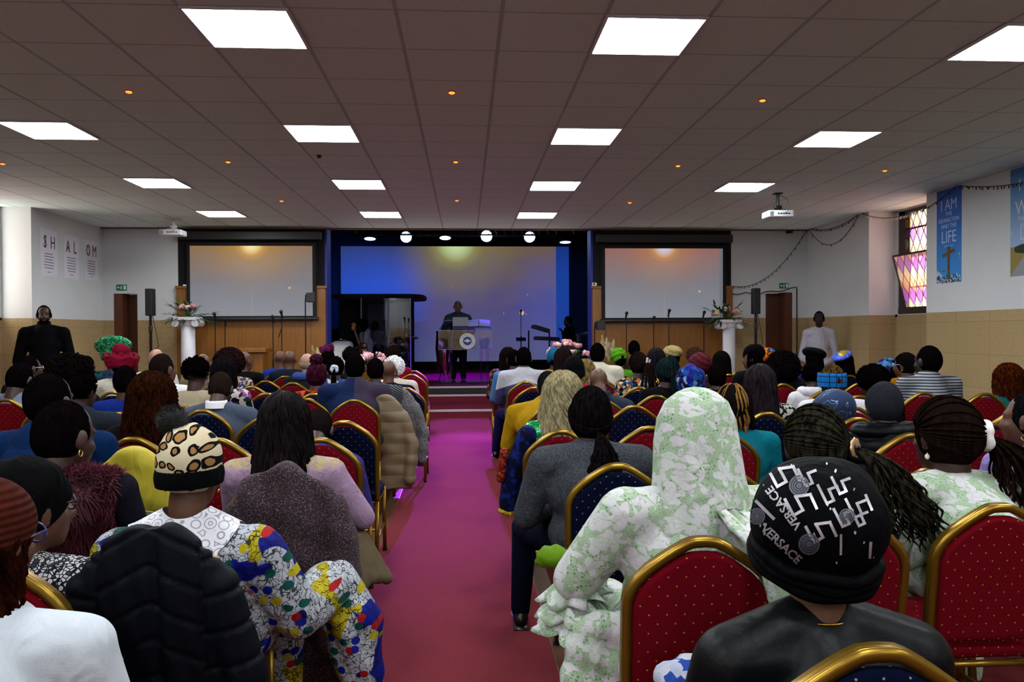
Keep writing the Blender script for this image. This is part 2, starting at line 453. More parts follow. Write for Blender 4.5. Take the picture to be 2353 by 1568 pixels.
def window(name, sg, y0, y1, z0=1.74, z1=3.30):
    X = sg*(XR+.06); w = MB(); zm = 2.62
    for a, c in ((y0, y0+.09), (y1-.16, y1)): w.bb((X-.05, a, z0), (X+.05, c, z1))
    w.bb((X-.06, y0, z0), (X+.06, y1, z0+.09)); w.bb((X-.05, y0, z1-.05), (X+.05, y1, z1)); w.bb((X-.05, y0, zm-.03), (X+.05, y1, zm+.03))
    w.bb((X-.02, y1-.22, z0), (X+.02, y1-.19, z1))
    for zz in (3.02, 2.14): w.bb((X-.012, y0, zz-.012), (X+.012, y1, zz+.012))
    f = S_(w, name, M_WFR, bevel=.004)
    MB().bb((X-.003, y0+.05, z0+.05), (X+.003, y1-.15, z1)).build('window_pane', M_PANE, f)
    # top-hung casement leaning into the room
    c = MB(); h = zm-z0-.08; a = rad(15); sw = MB()
    L = h; yc0, yc1 = y0+.12, y1-.24
    def P(y, u): return Vector((X-sg*(.07+(math.sin(a)*u)), y, z0+.09+math.cos(a)*u))
    for y in (yc0, yc1): c.tube([P(y, 0), P(y, L)], .018, 4)
    for u in (0, L): c.tube([P(yc0, u), P(yc1, u)], .018, 4)
    c.tube([P(yc1, L), (X, yc1, z0+.09+L)], .008, 5)
    o = c.build('casement', M_WFR, f)
    g = MB().quad(P(yc0, 0), P(yc1, 0), P(yc1, L), P(yc0, L)); g.build('casement_pane', M_PANE, o)
    return f
window('window_1', 1, WR0+.02, WR1-.08); window('window_2', -1, 9.6, 10.75)

# ------------------------------------------------------------------ ceiling panels and detectors
M_PAN = emis((.93, .97, 1), PANEL_E, 'led_diffuser'); M_PFR = plain('#c8ccd4', .4, name='panel_frame')
def panel():
    t = thing('ceiling_light', 'x', 'ceiling light', group='square led panels in the tiled ceiling')
    f = MB()
    for a in (-1, 1):
        f.bb((a*.285, -.3, -.014), (a*.3, .3, 0)); f.bb((-.285, a*.285, -.014), (.285, a*.3, 0))
    f.build('frame', M_PFR, t); MB().bb((-.285, -.285, -.008), (.285, .285, -.001)).build('diffuser', M_PAN, t)
    return t
p0 = None
rown = {0: 'nearest row', 1: 'second row', 2: 'third row', 3: 'row by the stage'}
for i in range(-3, 4):  # negative rows are unseen panels, added for their light
    for j in range(-2, 3):
        X = -1.281+2.4*j; Y = 4.662+2.4*i
        if i == 3 and j in (-2, 2): continue
        if j == -2 : continue
        coln = {-1: 'left side', 0: 'left of the aisle', 1: 'right of the aisle', 2: 'right side'}[j]
        lab = 'square white ceiling light panel %s in the %s' % (coln, rown[i]) if i >= 0 else 'unseen square white ceiling light panel added behind the camera'
        if p0 is None: p0 = panel(); p0.location = (X, Y, CE); p0['label'] = lab
        else: dup(p0, (X, Y, CE), 0, lab)
def detector():
    t = thing('heat_detector', 'x', 'detector', group='small red glowing detectors on the ceiling')
    MB().tube([(0, 0, 0), (0, 0, -.006)], [.03, .027], 14).build('base', plain('#6a2a1a', .5), t)
    MB().ell((0, 0, -.008), (.024, .024, .010), nu=12, nv=6).build('lamp', emis((1, .10, .01), 6, 'red_lamp'), t, True)
    return t
d0 = None
pls = 'above the left seats;above the aisle;above the right seats;left of the second light row;centre between second and third light rows;right between second light panels;far right near the window;left of the third light row;centre near the stage;right of centre near the stage;far left edge near the window'.split(';')
for (px, py), w in zip([(296, 209), (1038, 211), (1752, 229), (524, 371), (1047, 371), (1558, 380), (2033, 391), (647, 461), (1050, 460), (1447, 465), (6, 375)], pls):
    p = atZ(px, py, CE); lab = 'red glowing ceiling detector ' + w
    if d0 is None: d0 = detector(); d0.location = p; d0['label'] = lab
    else: dup(d0, p, 0, lab)
p = atZ(733, 357, CE)
tag(MB().tube([p, p-Vector((0, 0, .03))], [.03, .015], 10).build('ceiling_fitting', M_BLK), 'small black fitting on the ceiling tiles', 'fitting')
# ------------------------------------------------------------------ posters, banners, signs
def poster(name, X, y0, y1, z0, z1, mat, label, cat='poster', group=None, thick=.004):
    """board on a side wall; reading direction follows the viewer facing that wall"""
    sg = 1 if X > 0 else -1; yc = (y0+y1)/2
    t = thing(name, label, cat, (X, yc, z0), group=group)
    MB().bb((-sg*thick, y0-yc, 0), (0, y1-yc, z1-z0)).build('print', mat, t)
    ex = Vector((0, -sg, 0)); return t, ex, Vector((-sg*(thick+.0015), 0, 0)), abs(y1-y0), z1-z0
M_PAPER = plain('#d9d6e2', .7); M_INK = plain('#4a3a34', .7); M_LEAF = plain('#2f5a2c', .7); M_GREY = plain('#77737c', .7)
for word, y0, y1, z0, z1, nl in (('SH', 11.58, 12.05, 2.36, 3.06, 6), ('AL', 12.24, 12.70, 2.37, 3.05, 6), ('OM', 12.87, 13.35, 2.39, 3.05, 6)):
    t, ex, off, w, h = poster('scripture_poster', -XW, y0, y1, z0, z1, M_PAPER, 'white poster with big serif letters %s and small verse' % word, group='three white greeting posters on the left wall')
    b = MB()
    for i, ch in enumerate(word): write(b, ch, .27, off+ex*(-.10+.21*i)+Vector((0, 0, h*.60)), ex, (0, 0, 1), .72)
    b.build('lettering', M_INK, t)
    k = MB(); rr = random.Random(word)
    for i in range(nl):
        L = .28*(1-.25*rr.random())
        k.box(off+Vector((0, 0, h*.48-i*.042)), (.001, L, .013))
    k.box(off+Vector((0, 0, h*.09)), (.001, .1, .01)); k.build('verse_lines', M_GREY, t)
    l = MB()
    for i in range(9):
        p = off+ex*(-.10+rr.uniform(-.03, .03))+Vector((0, 0, h*.63+i*.017)); l.ell(p, (.002, .018, .008), RX(rr.uniform(-1, 1)), 6, 4)
    l.build('leaf_motif', M_LEAF, t)
def m_sky_banner(c1, c2, H):
    t = NT('banner_sky_print'); v = t.co(); x, y, z = t.sep(v)
    base = t.ramp(t.m_('DIVIDE', z, H), [(0, c2), (1, c1)])
    cl = t.step(t.noise(v, 6, 4)[0], .6, .75)
    t.color(t.mix(t.m_('MULTIPLY', cl, t.step(z, .75, .25)), base, '#dfe9f5')).rough(.55); return t.m
M_LET = plain('#b9c6e6', .6); 
t, ex, off, w, h = poster('hanging_banner', XW, 9.20, 9.70, 2.11, 3.31, m_sky_banner('#0c4fae', '#3b8fd8', 1.2), 'tall blue banner reading I AM the resurrection with wooden cross', 'banner')
b = MB()
for s_, sz, z, sx in (('I AM', .20, .93, .85), ('THE', .075, .855, 1), ('RESURRECTION', .075, .775, .78), ('AND THE', .075, .70, .95), ('LIFE', .22, .51, .82), ('JOHN 11:25', .035, .455, 1)):
    write(b, s_, sz, off+Vector((0, 0, z)), ex, (0, 0, 1), sx)
b.build('lettering', M_LET, t)
k = MB(); k.box(off+Vector((0, 0, .25))-ex*.0, (.003, .05, .42)); k.box(off+Vector((0, 0, .375)), (.004, .25, .045), RX(rad(-14))); k.build('cross', m_wood('#4a3a20', '#7c6232'), t)
g = MB(); rr = random.Random(5)
for i in range(90): g.ell(off+Vector((0, rr.uniform(-.23, .23), abs(rr.gauss(.02, .05)))), (.003, .014, .014), None, 6, 4); g.cur = i % 3
g.build('flowers', [plain('#23401f', .7), plain('#c9bfdc', .7), plain('#35592c', .7)], t)
t, ex, off, w, h = poster('hanging_banner', XW, 7.75, 8.34, 2.10, 3.31, m_sky_banner('#2a74b4', '#a9c4de', 1.2), 'pale blue banner reading I AM THE WAY above a road', 'banner')
b = MB()
for s_, sz, z, sx in (('I AM', .2, .95, .85), ('THE', .07, .88, 1), ('WAY', .22, .69, .85), ('THE TRUTH', .075, .61, .9), ('AND THE', .075, .53, .9), ('LIFE', .2, .40, .85), ('JOHN 14:6', .04, .36, 1)):
    write(b, s_, sz, off+Vector((0, 0, z)), ex, (0, 0, 1), sx)
b.build('lettering', plain('#c5cedb', .6), t)
k = MB()
k.box(off+Vector((0, 0, .165)), (.0015, .58, .33)); k.cur = 1
o2 = off+Vector((-.001, 0, 0)); k.quad(o2-ex*.29, o2+ex*.29, o2+ex*.06+Vector((0, 0, .30)), o2+ex*.0+Vector((0, 0, .30))); k.cur = 2
for i in range(14): k.ell(off+ex*(-.2+.012*i)+Vector((-.001, 0, .30+.02*math.sin(i*3))), (.003, .03, .035), None, 8, 5)
k.build('road_print', [plain('#8c7a3a', .7), plain('#8b8e96', .7), plain('#23351f', .7)], t)
def exit_sign(c, label):
    t = thing('exit_sign', label, 'sign', c, group='green emergency exit signs over the doors')
    MB().box((0, -.008, 0), (.17, .016, .10)).build('plate', plain('#0d6b45', .5), t, bevel=.002)
    w = MB(); y = -.018
    w.bb((.035, y, -.035), (.075, y+.004, .035)); w.ell((.0, y, .022), (.009, .003, .009), None, 8, 5)
    w.tube([(-.0, y, .012), (-.006, y, -.008)], .006, 5); w.tube([(-.006, y, -.008), (-.022, y, -.03)], .005, 5); w.tube([(-.006, y, -.008), (.012, y, -.034)], .005, 5); w.tube([(-.02, y, .006), (.016, y, -.002)], .004, 5)
    w.add([(-.075, y, .0), (-.05, y, .022), (-.05, y, -.022)], [(0, 1, 2)]); w.bb((-.052, y, -.008), (-.032, y+.003, .008)); w.build('pictogram', plain('#cfe8dc', .5), t)
exit_sign(at(280, 661, FY-.001), 'green exit sign above the left door'); exit_sign(at(1801, 657, FY-.001), 'green exit sign above the right door')
p = at(1366, 654, FY-.13); t = thing('thermostat', 'small white box on top of right oak panelling', 'thermostat', p)
MB().box((0, 0, 0), (.08, .04, .06)).build('case', plain('#c9c4b8', .5), t, bevel=.006); MB().box((-.012, -.021, .004), (.036, .004, .028)).build('display', M_BLK, t)
p = at(428, 656, FY-.10); tag(MB().box(p, (.10, .05, .03)).build('white_box', M_WHITE, bevel=.008), 'small white box on the left oak post', 'box')
p = at(1814, 533, FY-.06); t = thing('security_camera', 'small black camera in the right ceiling corner', 'camera', p)
MB().box((0, 0, 0), (.07, .1, .05), RZ(.5)).build('body', M_BLK, t, bevel=.006); MB().tube([(0, 0, 0), (.03, .06, .05)], .01, 6).build('bracket', M_BLK, t)
# ------------------------------------------------------------------ projectors
def projector(px, py, Y, label, white):
    c = at(px, py, Y); t = thing('projector', label, 'projector', c)
    MB().box((0, 0, 0), (.34, .26, .09)).build('body', plain('#c4c6ca', .45), t, bevel=.018, seg=3)
    MB().tube([(.10, .13, 0), (.10, .16, 0)], .035, 14).build('lens', M_BLK, t)
    v = MB()
    for i in range(6): v.box((-.13, -.131, -.025+.01*i), (.05, .003, .005))
    v.build('vent', M_BLK, t); q = MB()
    for i in range(5): q.box((-.04+.035*i, -.131, .0), (.022, .004, .016))
    q.build('socket_panel', M_BLK, t)
    top = CE-c.z; mm = plain('#b8b8ba', .4) if white else M_BLK
    k = MB(); k.tube([(0, 0, .04), (0, 0, top-.01)], .022, 10); k.box((0, 0, .055), (.16, .14, .015)); k.box((0, 0, top-.008), (.2 if white else .1, .2 if white else .1, .016)); k.cap((-.02, 0, .1), (.03, 0, .1), .03, .03)
    k.build('ceiling_mount', mm, t)
    MB().tube([(.04, -.13, .0), (.09, -.18, .05), (.07, -.12, top*.7), (-.04, 0, top-.01)], .005, 6).build('cable', plain('#b0b0b0', .5) if white else M_BLK, t)
projector(398, 536, 12.4, 'white ceiling projector in front of left screen', True); projector(1787, 494, 9.9, 'white ceiling projector on black mount near right window', False)
# ------------------------------------------------------------------ fairy lights along the right wall
M_WIRE = plain('#1d1a18', .6); M_BULB = plain('#c9c2b8', .3)
def garland(name, pts, label, sag, bulbs, group='fairy light strings on the right wall'):
    t = thing(name, label, 'string lights', pts[0], group=group); w = MB(); u = MB(); rr = random.Random(name+label); o = Vector(pts[0])
    for a, c, s in zip(pts[:-1], pts[1:], sag):
        a = Vector(a)-o; c = Vector(c)-o; P = []
        for k in range(17):
            f = k/16; q = a.lerp(c, f); q.z -= s*4*f*(1-f); P.append(q)
        w.tube(P, .005, 5)
        n = int((c-a).length*bulbs)
        for k in range(n):
            f = (k+.5)/n; q = a.lerp(c, f); q.z -= s*4*f*(1-f)
            d = Vector((rr.uniform(-.3, .3), rr.uniform(-.5, .5), -1+rr.random()*.8)).normalized()*.04
            u.tube([q, q+d], [.004, .007], 5)
    w.build('wire', M_WIRE, t, True); u.build('bulbs', M_BULB if 'recess' in label else M_WIRE, t)
Xg = XW-.02
h1 = atX(1857, 523, Xg); h2 = atX(1976, 489, Xg); h3 = atX(2116, 485, Xg); h4 = atX(2201, 423, Xg); h5 = atX(2430, 400, Xg); h0 = at(1682, 658, FY-.03)
garland('fairy_lights', [h0, Vector((Xg-.05, FY-.03, h1.z-.1)), h1], 'dark fairy light string swooping down from ceiling corner', [.30, 0], 12)
garland('fairy_lights', [h1, h2], 'dark fairy light string along ceiling left of window', [.13], 14)
garland('fairy_lights', [h1+Vector((0, 0, -.02)), h2+Vector((0, .03, -.02))], 'lower thin fairy light string left of window', [.38], 3)
garland('fairy_lights', [h2, h3+Vector((0, 0, .02))], 'silver fairy light tinsel across the window recess', [.10], 40)
garland('fairy_lights', [h4+Vector((0, 0, -.02)), h5], 'dark fairy light string between the two blue banners', [.06], 16)
garland('fairy_lights', [h3, h4], 'thin fairy light string left of cross banner', [.03], 8)
# cable and thin pole by the right door
a = at(1682, 675, FY-.1); b_ = at(1745, 675, FY-.1); c_ = at(1831, 662, FY-.1); d_ = Vector((c_.x, c_.y, .02))
t = thing('cable_stand', 'thin black pole and cable beside the right door', 'cable', (c_.x, c_.y, 0)); o = Vector((c_.x, c_.y, 0))
MB().tube([(0, 0, .0), (0, 0, c_.z)], .012, 8).tube([(0, 0, 0), (0, 0, .015)], .08, 14).build('pole', M_BLKM, t)
P = [(a.lerp(b_, k/6) if k < 7 else b_.lerp(c_, (k-6)/6))-o+Vector((0, 0, -.02*math.sin(k*1.5))) for k in range(13)]
MB().tube(P, .009, 6).build('cable', M_BLK, t, True)
# ------------------------------------------------------------------ projection screens
def m_screen(name, w, h, bot, mid, top, glow, base, e=.9, seed=0.0, strip=None, bok=(.31, .42)):
    t = NT(name); v = t.co(); x, y, z = t.sep(v)
    xn = t.m_('DIVIDE', x, w); zn = t.m_('DIVIDE', z, h)
    nz = t.noise(v, 1.6, 3)[0]
    f = t.m_('ADD', zn, t.m_('MULTIPLY', t.m_('SUBTRACT', nz, .5), .5))
    g = t.ramp(f, [(.0, bot), (.48, mid), (1.0, top)])
    d = t.m_('SQRT', t.m_('ADD', t.m_('POWER', t.m_('SUBTRACT', x, -.0*w), 2), t.m_('POWER', t.m_('MULTIPLY', t.m_('SUBTRACT', h*1.02, z), 1.05), 2)))
    dn = t.m_('DIVIDE', d, h)
    halo = t.ramp(dn, [(0, (1, 1, 1)), (.10, (.75, .75, .75)), (.25, (.22, .22, .22)), (.55, (.06, .06, .06)), (.85, (0, 0, 0))])
    g = t.mix(halo, g, glow[0]); g = t.mix(t.ramp(dn, [(0, (1, 1, 1)), (.06, (.8, .8, .8)), (.17, (0, 0, 0))]), g, glow[1])
    vv = t.vor(v, 7/h*1.6); rnd = t.sep(vv['Color'])
    sp = t.m_('MULTIPLY', t.step(vv['Distance'], .06, .03), t.step(rnd[0], .55, .57))
    v2 = t.vor(v, 40/h*1.2); r2 = t.sep(v2['Color'])
    ring = t.m_('MULTIPLY', t.step(dn, .78, .5), t.step(zn, .45, .75))
    sp2 = t.m_('MULTIPLY', t.m_('MULTIPLY', t.step(v2['Distance'], .16, .05), t.step(r2[1], .55, .6)), t.m_('MULTIPLY', ring, .3))
    bd = t.m_('SQRT', t.m_('ADD', t.m_('POWER', t.m_('SUBTRACT', xn, bok[0]), 2), t.m_('POWER', t.m_('MULTIPLY', t.m_('SUBTRACT', zn, bok[1]), h/w), 2)))
    ray_ = t.m_('MULTIPLY', t.m_('MULTIPLY', t.step(t.m_('ABSOLUTE', xn), .006, .001), t.step(zn, .42, .25)), .16)
    s = t.m_('MAXIMUM', t.m_('MAXIMUM', sp, sp2), t.m_('MAXIMUM', t.step(bd, .011, .008), ray_))
    g = t.mix(s, g, '#e0b070')
    if strip: g = t.mix(t.step(xn, strip-.001, strip), g, '#6d7178' if base[0] < .1 else '#0a2f80')  # stage screen: blue lamp light on the edge strip put into the emission
    if 'stage' in name: g = t.mix(1.0, g, t.ramp(xn, [(-.0, (.30, .45, .8)), (.30, (1, 1, 1))]) if False else t.ramp(t.m_('ADD', xn, .5), [(0, (.18, .35, .75)), (.22, (.22, .36, .8)), (.42, (1, 1, 1))]), 'MULTIPLY')  # left side dimmed and tinted: blue lamp wash put into the emission
    t.color(base).rough(.8); t.set(Emission_Color=g, Emission_Strength=e, Specular_IOR_Level=.1); return t.m
def screen(name, x0, x1, z0, z1, y, mat, label, border=.0, bar=True):
    w = x1-x0; h = z1-z0; t = thing(name, label, 'screen', ((x0+x1)/2, y, z0), group='projection screens')
    MB().bb((-w/2, -.004, 0), (w/2, .0, h)).build('screen_surface', mat, t)
    k = MB(); B = .06
    k.bb((-w/2-B, .0, -.06), (w/2+B, .02, h+B)); 
    for s in (-1, 1): k.bb((s*w/2, -.01, -.05), (s*(w/2+.05), .0, h+.05))
    k.build('screen_border', M_BLACK, t)
    if bar:
        MB().tube([(-w/2-.1, -.02, -.05), (w/2+.1, -.02, -.05)], .028, 10).build('weight_bar', M_BLK, t)
        MB().bb((-w/2-.16, -.08, h+.10), (w/2+.16, .04, h+.24)).build('screen_housing', M_BLK, t, bevel=.01)
    return t
a = at(436, 565, 13.36); b_ = at(719, 726, 13.36)
screen('projection_screen', a.x, b_.x, b_.z, a.z, 13.36, m_screen('left_screen', b_.x-a.x, a.z-b_.z, '#868a92', '#77757c', '#8d6c48', ('#f0b030', '#fdf3b8'), (.04, .04, .04), bok=(.31, .40)), 'left projection screen with golden glow on oak panelling')
a = at(1390, 571, 13.36); b_ = at(1661, 730, 13.36)
screen('projection_screen', a.x, b_.x, b_.z, a.z, 13.36, m_screen('right_screen', b_.x-a.x, a.z-b_.z, '#858a93', '#7a7a83', '#946560', ('#eaa030', '#cdd0ee'), (.04, .04, .04), strip=.472, bok=(.30, .38)), 'right projection screen with pinkish orange glow on oak panelling')
a = at(783, 566, 22.2); b_ = at(1308, 829, 22.2)
screen('projection_screen', a.x, b_.x, b_.z, a.z, 22.2, m_screen('stage_screen', b_.x-a.x, a.z-b_.z, '#52567e', '#4a447e', '#6a5748', ('#a9a860', '#c4e0a8'), (.2, .2, .2), e=.9, strip=.443, bok=(.29, .42)), 'large stage backdrop screen with starry glow behind the pulpit', bar=False)
# ------------------------------------------------------------------ truss and stage lamps
TY = 17.9; zt = at(1000, 541, TY).z; xa, xb = at(800, 541, TY).x, at(1322, 541, TY).x
t = thing('lighting_truss', 'dark metal lighting truss above the stage', 'truss', ((xa+xb)/2, TY, zt)); L = (xb-xa)/2
k = MB()
for y, z in ((-.12, 0), (.12, 0), (0, .22)): k.tube([(-L, y, z), (L, y, z)], .022, 8)
k.build('chords', plain('#2a2a34', .35, .8), t, True); k = MB(); n = 26
for i in range(n):
    x0 = -L+2*L*i/n; x1 = -L+2*L*(i+1)/n; xm = (x0+x1)/2
    for y in (-.12, .12): k.tube([(x0, y, 0), (xm, 0, .22)], .009, 5); k.tube([(xm, 0, .22), (x1, y, 0)], .009, 5)
    k.tube([(x0, -.12, 0), (x0, .12, 0)], .009, 5)
for x in (-L*.8, 0, L*.8): k.tube([(x, 0, .22), (x, 0, SC-zt)], .01, 5)
k.build('braces', plain('#2a2a34', .35, .8), t)
for (px, py, tilt, e, nm) in ((850, 549, 80, 5, 'leftmost'), (933, 545, 18, 9, 'second from left'), (1023, 547, 76, 5, 'third from left'), (1118, 543, 4, 90, 'brightest'), (1217, 545, 20, 9, 'second from right'), (1299, 557, 84, 5, 'rightmost')):
    p = at(px, py, TY-.02); R = RX(rad(tilt)); o = thing('stage_light', 'blue white stage lamp hanging under the truss, ' + nm, 'stage light', p, group='led stage lamps under the truss')
    def Q(y, r): return [R @ Vector((r*math.cos(2*PI*i/20), y, r*math.sin(2*PI*i/20))) for i in range(20)]
    MB().loft([Q(.0, .15), Q(.02, .155), Q(.16, .13), Q(.22, .08)]).build('lamp_body', M_BLKM, o, True)
    MB().loft([Q(-.004, .128), Q(.002, .13)]).build('lens', emis((.34, .48, 1), e, 'stage_lens'), o)
    k = MB(); k.tube([(-.18, .12, 0), (-.18, .12, .2), (.18, .12, .2), (.18, .12, 0)], .012, 6); k.tube([(0, .12, .2), (0, .1, zt-p.z+.02)], .015, 6); k.build('yoke', M_BLKM, o)
# ------------------------------------------------------------------ drum booth
M_ACR = None
def m_acrylic(tint=(.9, .93, 1), a=.10, rough=.03):
    t = NT('clear_acrylic'); tp = t.add('ShaderNodeBsdfTransparent'); tp.inputs[0].default_value = (*tint, 1)
    g = t.add('ShaderNodeBsdfGlossy'); g.inputs['Roughness'].default_value = rough; ms = t.add('ShaderNodeMixShader'); ms.inputs[0].default_value = a
    t.l.new(tp.outputs[0], ms.inputs[1]); t.l.new(g.outputs[0], ms.inputs[2]); t.l.new(ms.outputs[0], t.out.inputs[0]); return t.m
M_ACR = m_acrylic(); M_EDGE = plain('#8e93b0', .25, 0, name='acrylic_edge')
DY = 18.4
x0 = at(752, 690, DY).x; x1 = at(974, 690, DY).x; zr = at(860, 682, DY).z
t = thing('drum_booth', 'black roofed drum booth with clear acrylic screens on stage', 'drum booth', ((x0+x1)/2, DY, SZ)); cx = (x0+x1)/2; h = zr-SZ; w2 = (x1-x0)/2
k = MB(); pts = []
for i in range(40):
    a = 2*PI*i/40; pts.append((w2*math.copysign(abs(math.cos(a))**.35, math.cos(a)), 1.1+1.25*math.copysign(abs(math.sin(a))**.6, math.sin(a))))
k.loft([[(x*.985, y, h-.035) for x, y in pts], [(x, y, h-.01) for x, y in pts], [(x, y, h+.045) for x, y in pts], [(x*.985, y, h+.06) for x, y in pts]])
k.build('booth_roof', M_BLACK, t)
xs = [at(p, 690, DY).x-cx for p in (830, 891, 918, 943)]
k = MB(); k.bb((-w2*.98, 2.2, 0), (xs[2]+.2, 2.24, h)); k.bb((-w2*.98, 1.6, 0), (-w2*.62, 1.64, h)); k.bb((xs[1]+.05, 1.9, 0), (xs[2]+.06, 1.94, h)); k.build('back_panel', plain('#0a0a0c', .8), t)
k = MB(); k.bb((-.45, 2.1, .95), (.45, 2.14, h-.08)); k.build('booth_poster', plain('#3b3a3c', .5), t)
for a, c in ((xs[0], xs[1]), (xs[1]+.02, xs[2]+.24)): MB().bb((a, -.01, .02), (c, .002, h-.02)).build('acrylic_screen', M_ACR, t)
k = MB()
for x in (xs[0], xs[1], xs[1]+.02, xs[3]): k.bb((x-.012, -.02, 0), (x+.012, .01, h-.02))
k.build('screen_edges', M_EDGE, t)
t0 = t
# drum kit inside
dk = thing('drum_kit', 'dark drum kit with chrome rims inside the booth', 'drum kit', (at(872, 800, 19).x, 19.1, SZ))
def drum(c, r, hgt, R=None, nm='drum'):
    R = R or Matrix.Identity(3); c = Vector(c)
    def ring(y, q): return [c+R @ Vector((q*math.cos(2*PI*i/20), q*math.sin(2*PI*i/20), y)) for i in range(20)]
    o = MB().loft([ring(0, r), ring(hgt, r)]).build(nm, plain('#101116', .2, .3), dk, True)
    k = MB(); k.loft([ring(-.01, r*1.04), ring(.025, r*1.04)]); k.loft([ring(hgt-.025, r*1.04), ring(hgt+.01, r*1.04)]); k.build('rim', M_CHROME, o)
    MB().loft([ring(hgt+.011, r), ring(hgt+.014, r*.98)]).build('drum_head', plain('#c9c9c9', .5), o)
drum((0, 0, .26), .26, .36, RX(PI/2), 'bass_drum'); drum((-.22, .02, .62), .15, .2, RX(.3), 'tom'); drum((.18, .02, .62), .16, .2, RX(.3), 'tom'); drum((-.42, .2, .45), .17, .14, None, 'snare_drum'); drum((.5, .15, .2), .2, .38, None, 'floor_tom')
for x, y, z, r in ((-.55, .1, 1.0, .2), (.45, .1, 1.05, .22), (.75, .2, .95, .2)):
    k = MB(); c = Vector((x, y, z)); k.loft([[c+RX(.25) @ Vector((q*math.cos(2*PI*i/22), q*math.sin(2*PI*i/22), zz)) for i in range(22)] for q, zz in ((r, 0), (r*.9, .006), (.05, .02), (.02, .035))])
    k.build('cymbal', plain('#6a2030' if x > .6 else '#b08a3a', .3, .9), dk, True)
    MB().tube([(x, y, 0), (x, y, z)], .012, 6).build('cymbal_stand', M_CHROME, dk)
def mic_stand(px, py, Y, label, z0=0.0, boom=None, group='microphone stands by the stage', mic=True):
    p = at(px, py, Y); t = thing('microphone_stand', label, 'microphone stand', (p.x, Y, z0), group=group); H = p.z-z0
    k = MB(); k.tube([(0, 0, .02), (0, 0, H*.6)], .012, 7); k.tube([(0, 0, H*.58), (0, 0, H-.05 if not boom else H-.25)], .008, 7); k.build('pole', M_BLKM, t)
    MB().tube([(0, 0, 0), (0, 0, .02), (0, 0, .03)], [.13, .13, .05], 18).build('base', M_BLKM, t)
    MB().cap((0, 0, H*.57), (0, 0, H*.61), .018, .018).build('clutch', M_BLK, t)
    tip = Vector((0, 0, H))
    if boom: MB().tube([(-boom*.4, 0, H-.4), (0, 0, H-.25), tip+Vector((0, 0, -.04))], .008, 6).build('boom_arm', M_BLKM, t)
    if mic:
        m = MB().tube([tip+Vector((0, .05, -.09)), tip+Vector((0, -.02, 0))], [.012, .02], 10).build('microphone', M_BLK, t)
        MB().ell(tip+Vector((0, -.035, .015)), .03, None, 12, 8).build('grille', plain('#26262a', .4, .7), m, True)
    return t
mic_stand(494, 724, 12.9, 'straight microphone stand in front of left screen, nearest the column')
mic_stand(517, 736, 12.7, 'short microphone stand beside the one nearest left column')
mic_stand(627, 730, 12.9, 'straight microphone stand below middle of left screen')
mic_stand(647, 719, 12.7, 'boom microphone stand in front of left screen', boom=.12)
mic_stand(1439, 722, 12.9, 'microphone stand in front of right screen, nearest the stage')
mic_stand(1502, 732, 12.9, 'shorter microphone stand left of the tallest under right screen')
mic_stand(1537, 716, 12.8, 'tallest microphone stand in front of right screen')
mic_stand(1617, 720, 12.9, 'microphone stand in front of right screen, nearest the column')
mic_stand(1197, 716, 18.6, 'tall microphone stand alone before stage backdrop', SZ, group='microphone stands on the stage')
mic_stand(930, 733, 17.8, 'boom microphone stand right of the drum booth', SZ, boom=-.35, group='microphone stands on the stage')
mic_stand(883, 740, 18.0, 'chrome microphone stand in front of the drums', SZ, boom=.1, group='microphone stands on the stage')
def monitor(px, py, Y, zf, label):
    p = at(px, py, Y); t = thing('monitor_speaker', label, 'speaker', p)
    MB().box((0, 0, 0), (.14, .13, .16)).build('cabinet', M_BLK, t, bevel=.008); MB().bb((-.06, -.068, -.07), (.06, -.064, .07)).build('grille', plain('#1d1d22', .7), t)
    MB().tube([(-.09, .02, .05), (-.1, .02, -.05), (-.1, .02, -.15), (-.1, .02, zf-p.z)], .011, 6).build('pole', M_BLKM, t)
    MB().box((-.085, .02, 0), (.03, .04, .1)).build('bracket', M_BLKM, t)
monitor(715, 684, 12.8, 0, 'small black monitor speaker on pole by left screen'); monitor(1380, 748, 13.0, 0, 'small black monitor speaker on right oak panel')
def pole_speaker(px0, py0, px1, py1, Y, label):
    a = at(px0, py0, Y); b_ = at(px1, py1, Y); x = (a.x+b_.x)/2; h = a.z-b_.z; w = b_.x-a.x
    t = thing('column_speaker', label, 'speaker', (x, Y, 0), group='black column loudspeakers by the doors')
    MB().box((0, 0, (a.z+b_.z)/2), (w, .16, h)).build('cabinet', M_BLK, t, bevel=.012); MB().bb((-w*.42, -.086, b_.z+.02), (w*.42, -.081, a.z-.02)).build('grille', plain('#17171a', .8), t)
    MB().tube([(0, 0, .1), (0, 0, b_.z)], .022, 10).build('pole', M_BLKM, t)
    MB().cap((0, 0, b_.z-.25), (0, 0, b_.z-.18), .03, .03).build('clamp', M_BLK, t)
    for k in range(3):
        a_ = k*2*PI/3+.5; MB().tube([(0, 0, .55), (.35*math.cos(a_), .35*math.sin(a_), .02)], .012, 6).build('leg', M_BLKM, t)
    MB().tube([(w*.3, 0, b_.z), (w*.9, 0, b_.z-.35), (w*1.1, 0, b_.z-.5), (0.02, 0, b_.z-.58)], .006, 5).build('cable', M_BLK, t, True)
pole_speaker(337, 664, 354, 726, 12.6, 'black column loudspeaker on stand beside left door'); pole_speaker(1729, 663, 1744, 722, 12.6, 'black column loudspeaker on stand beside right door')
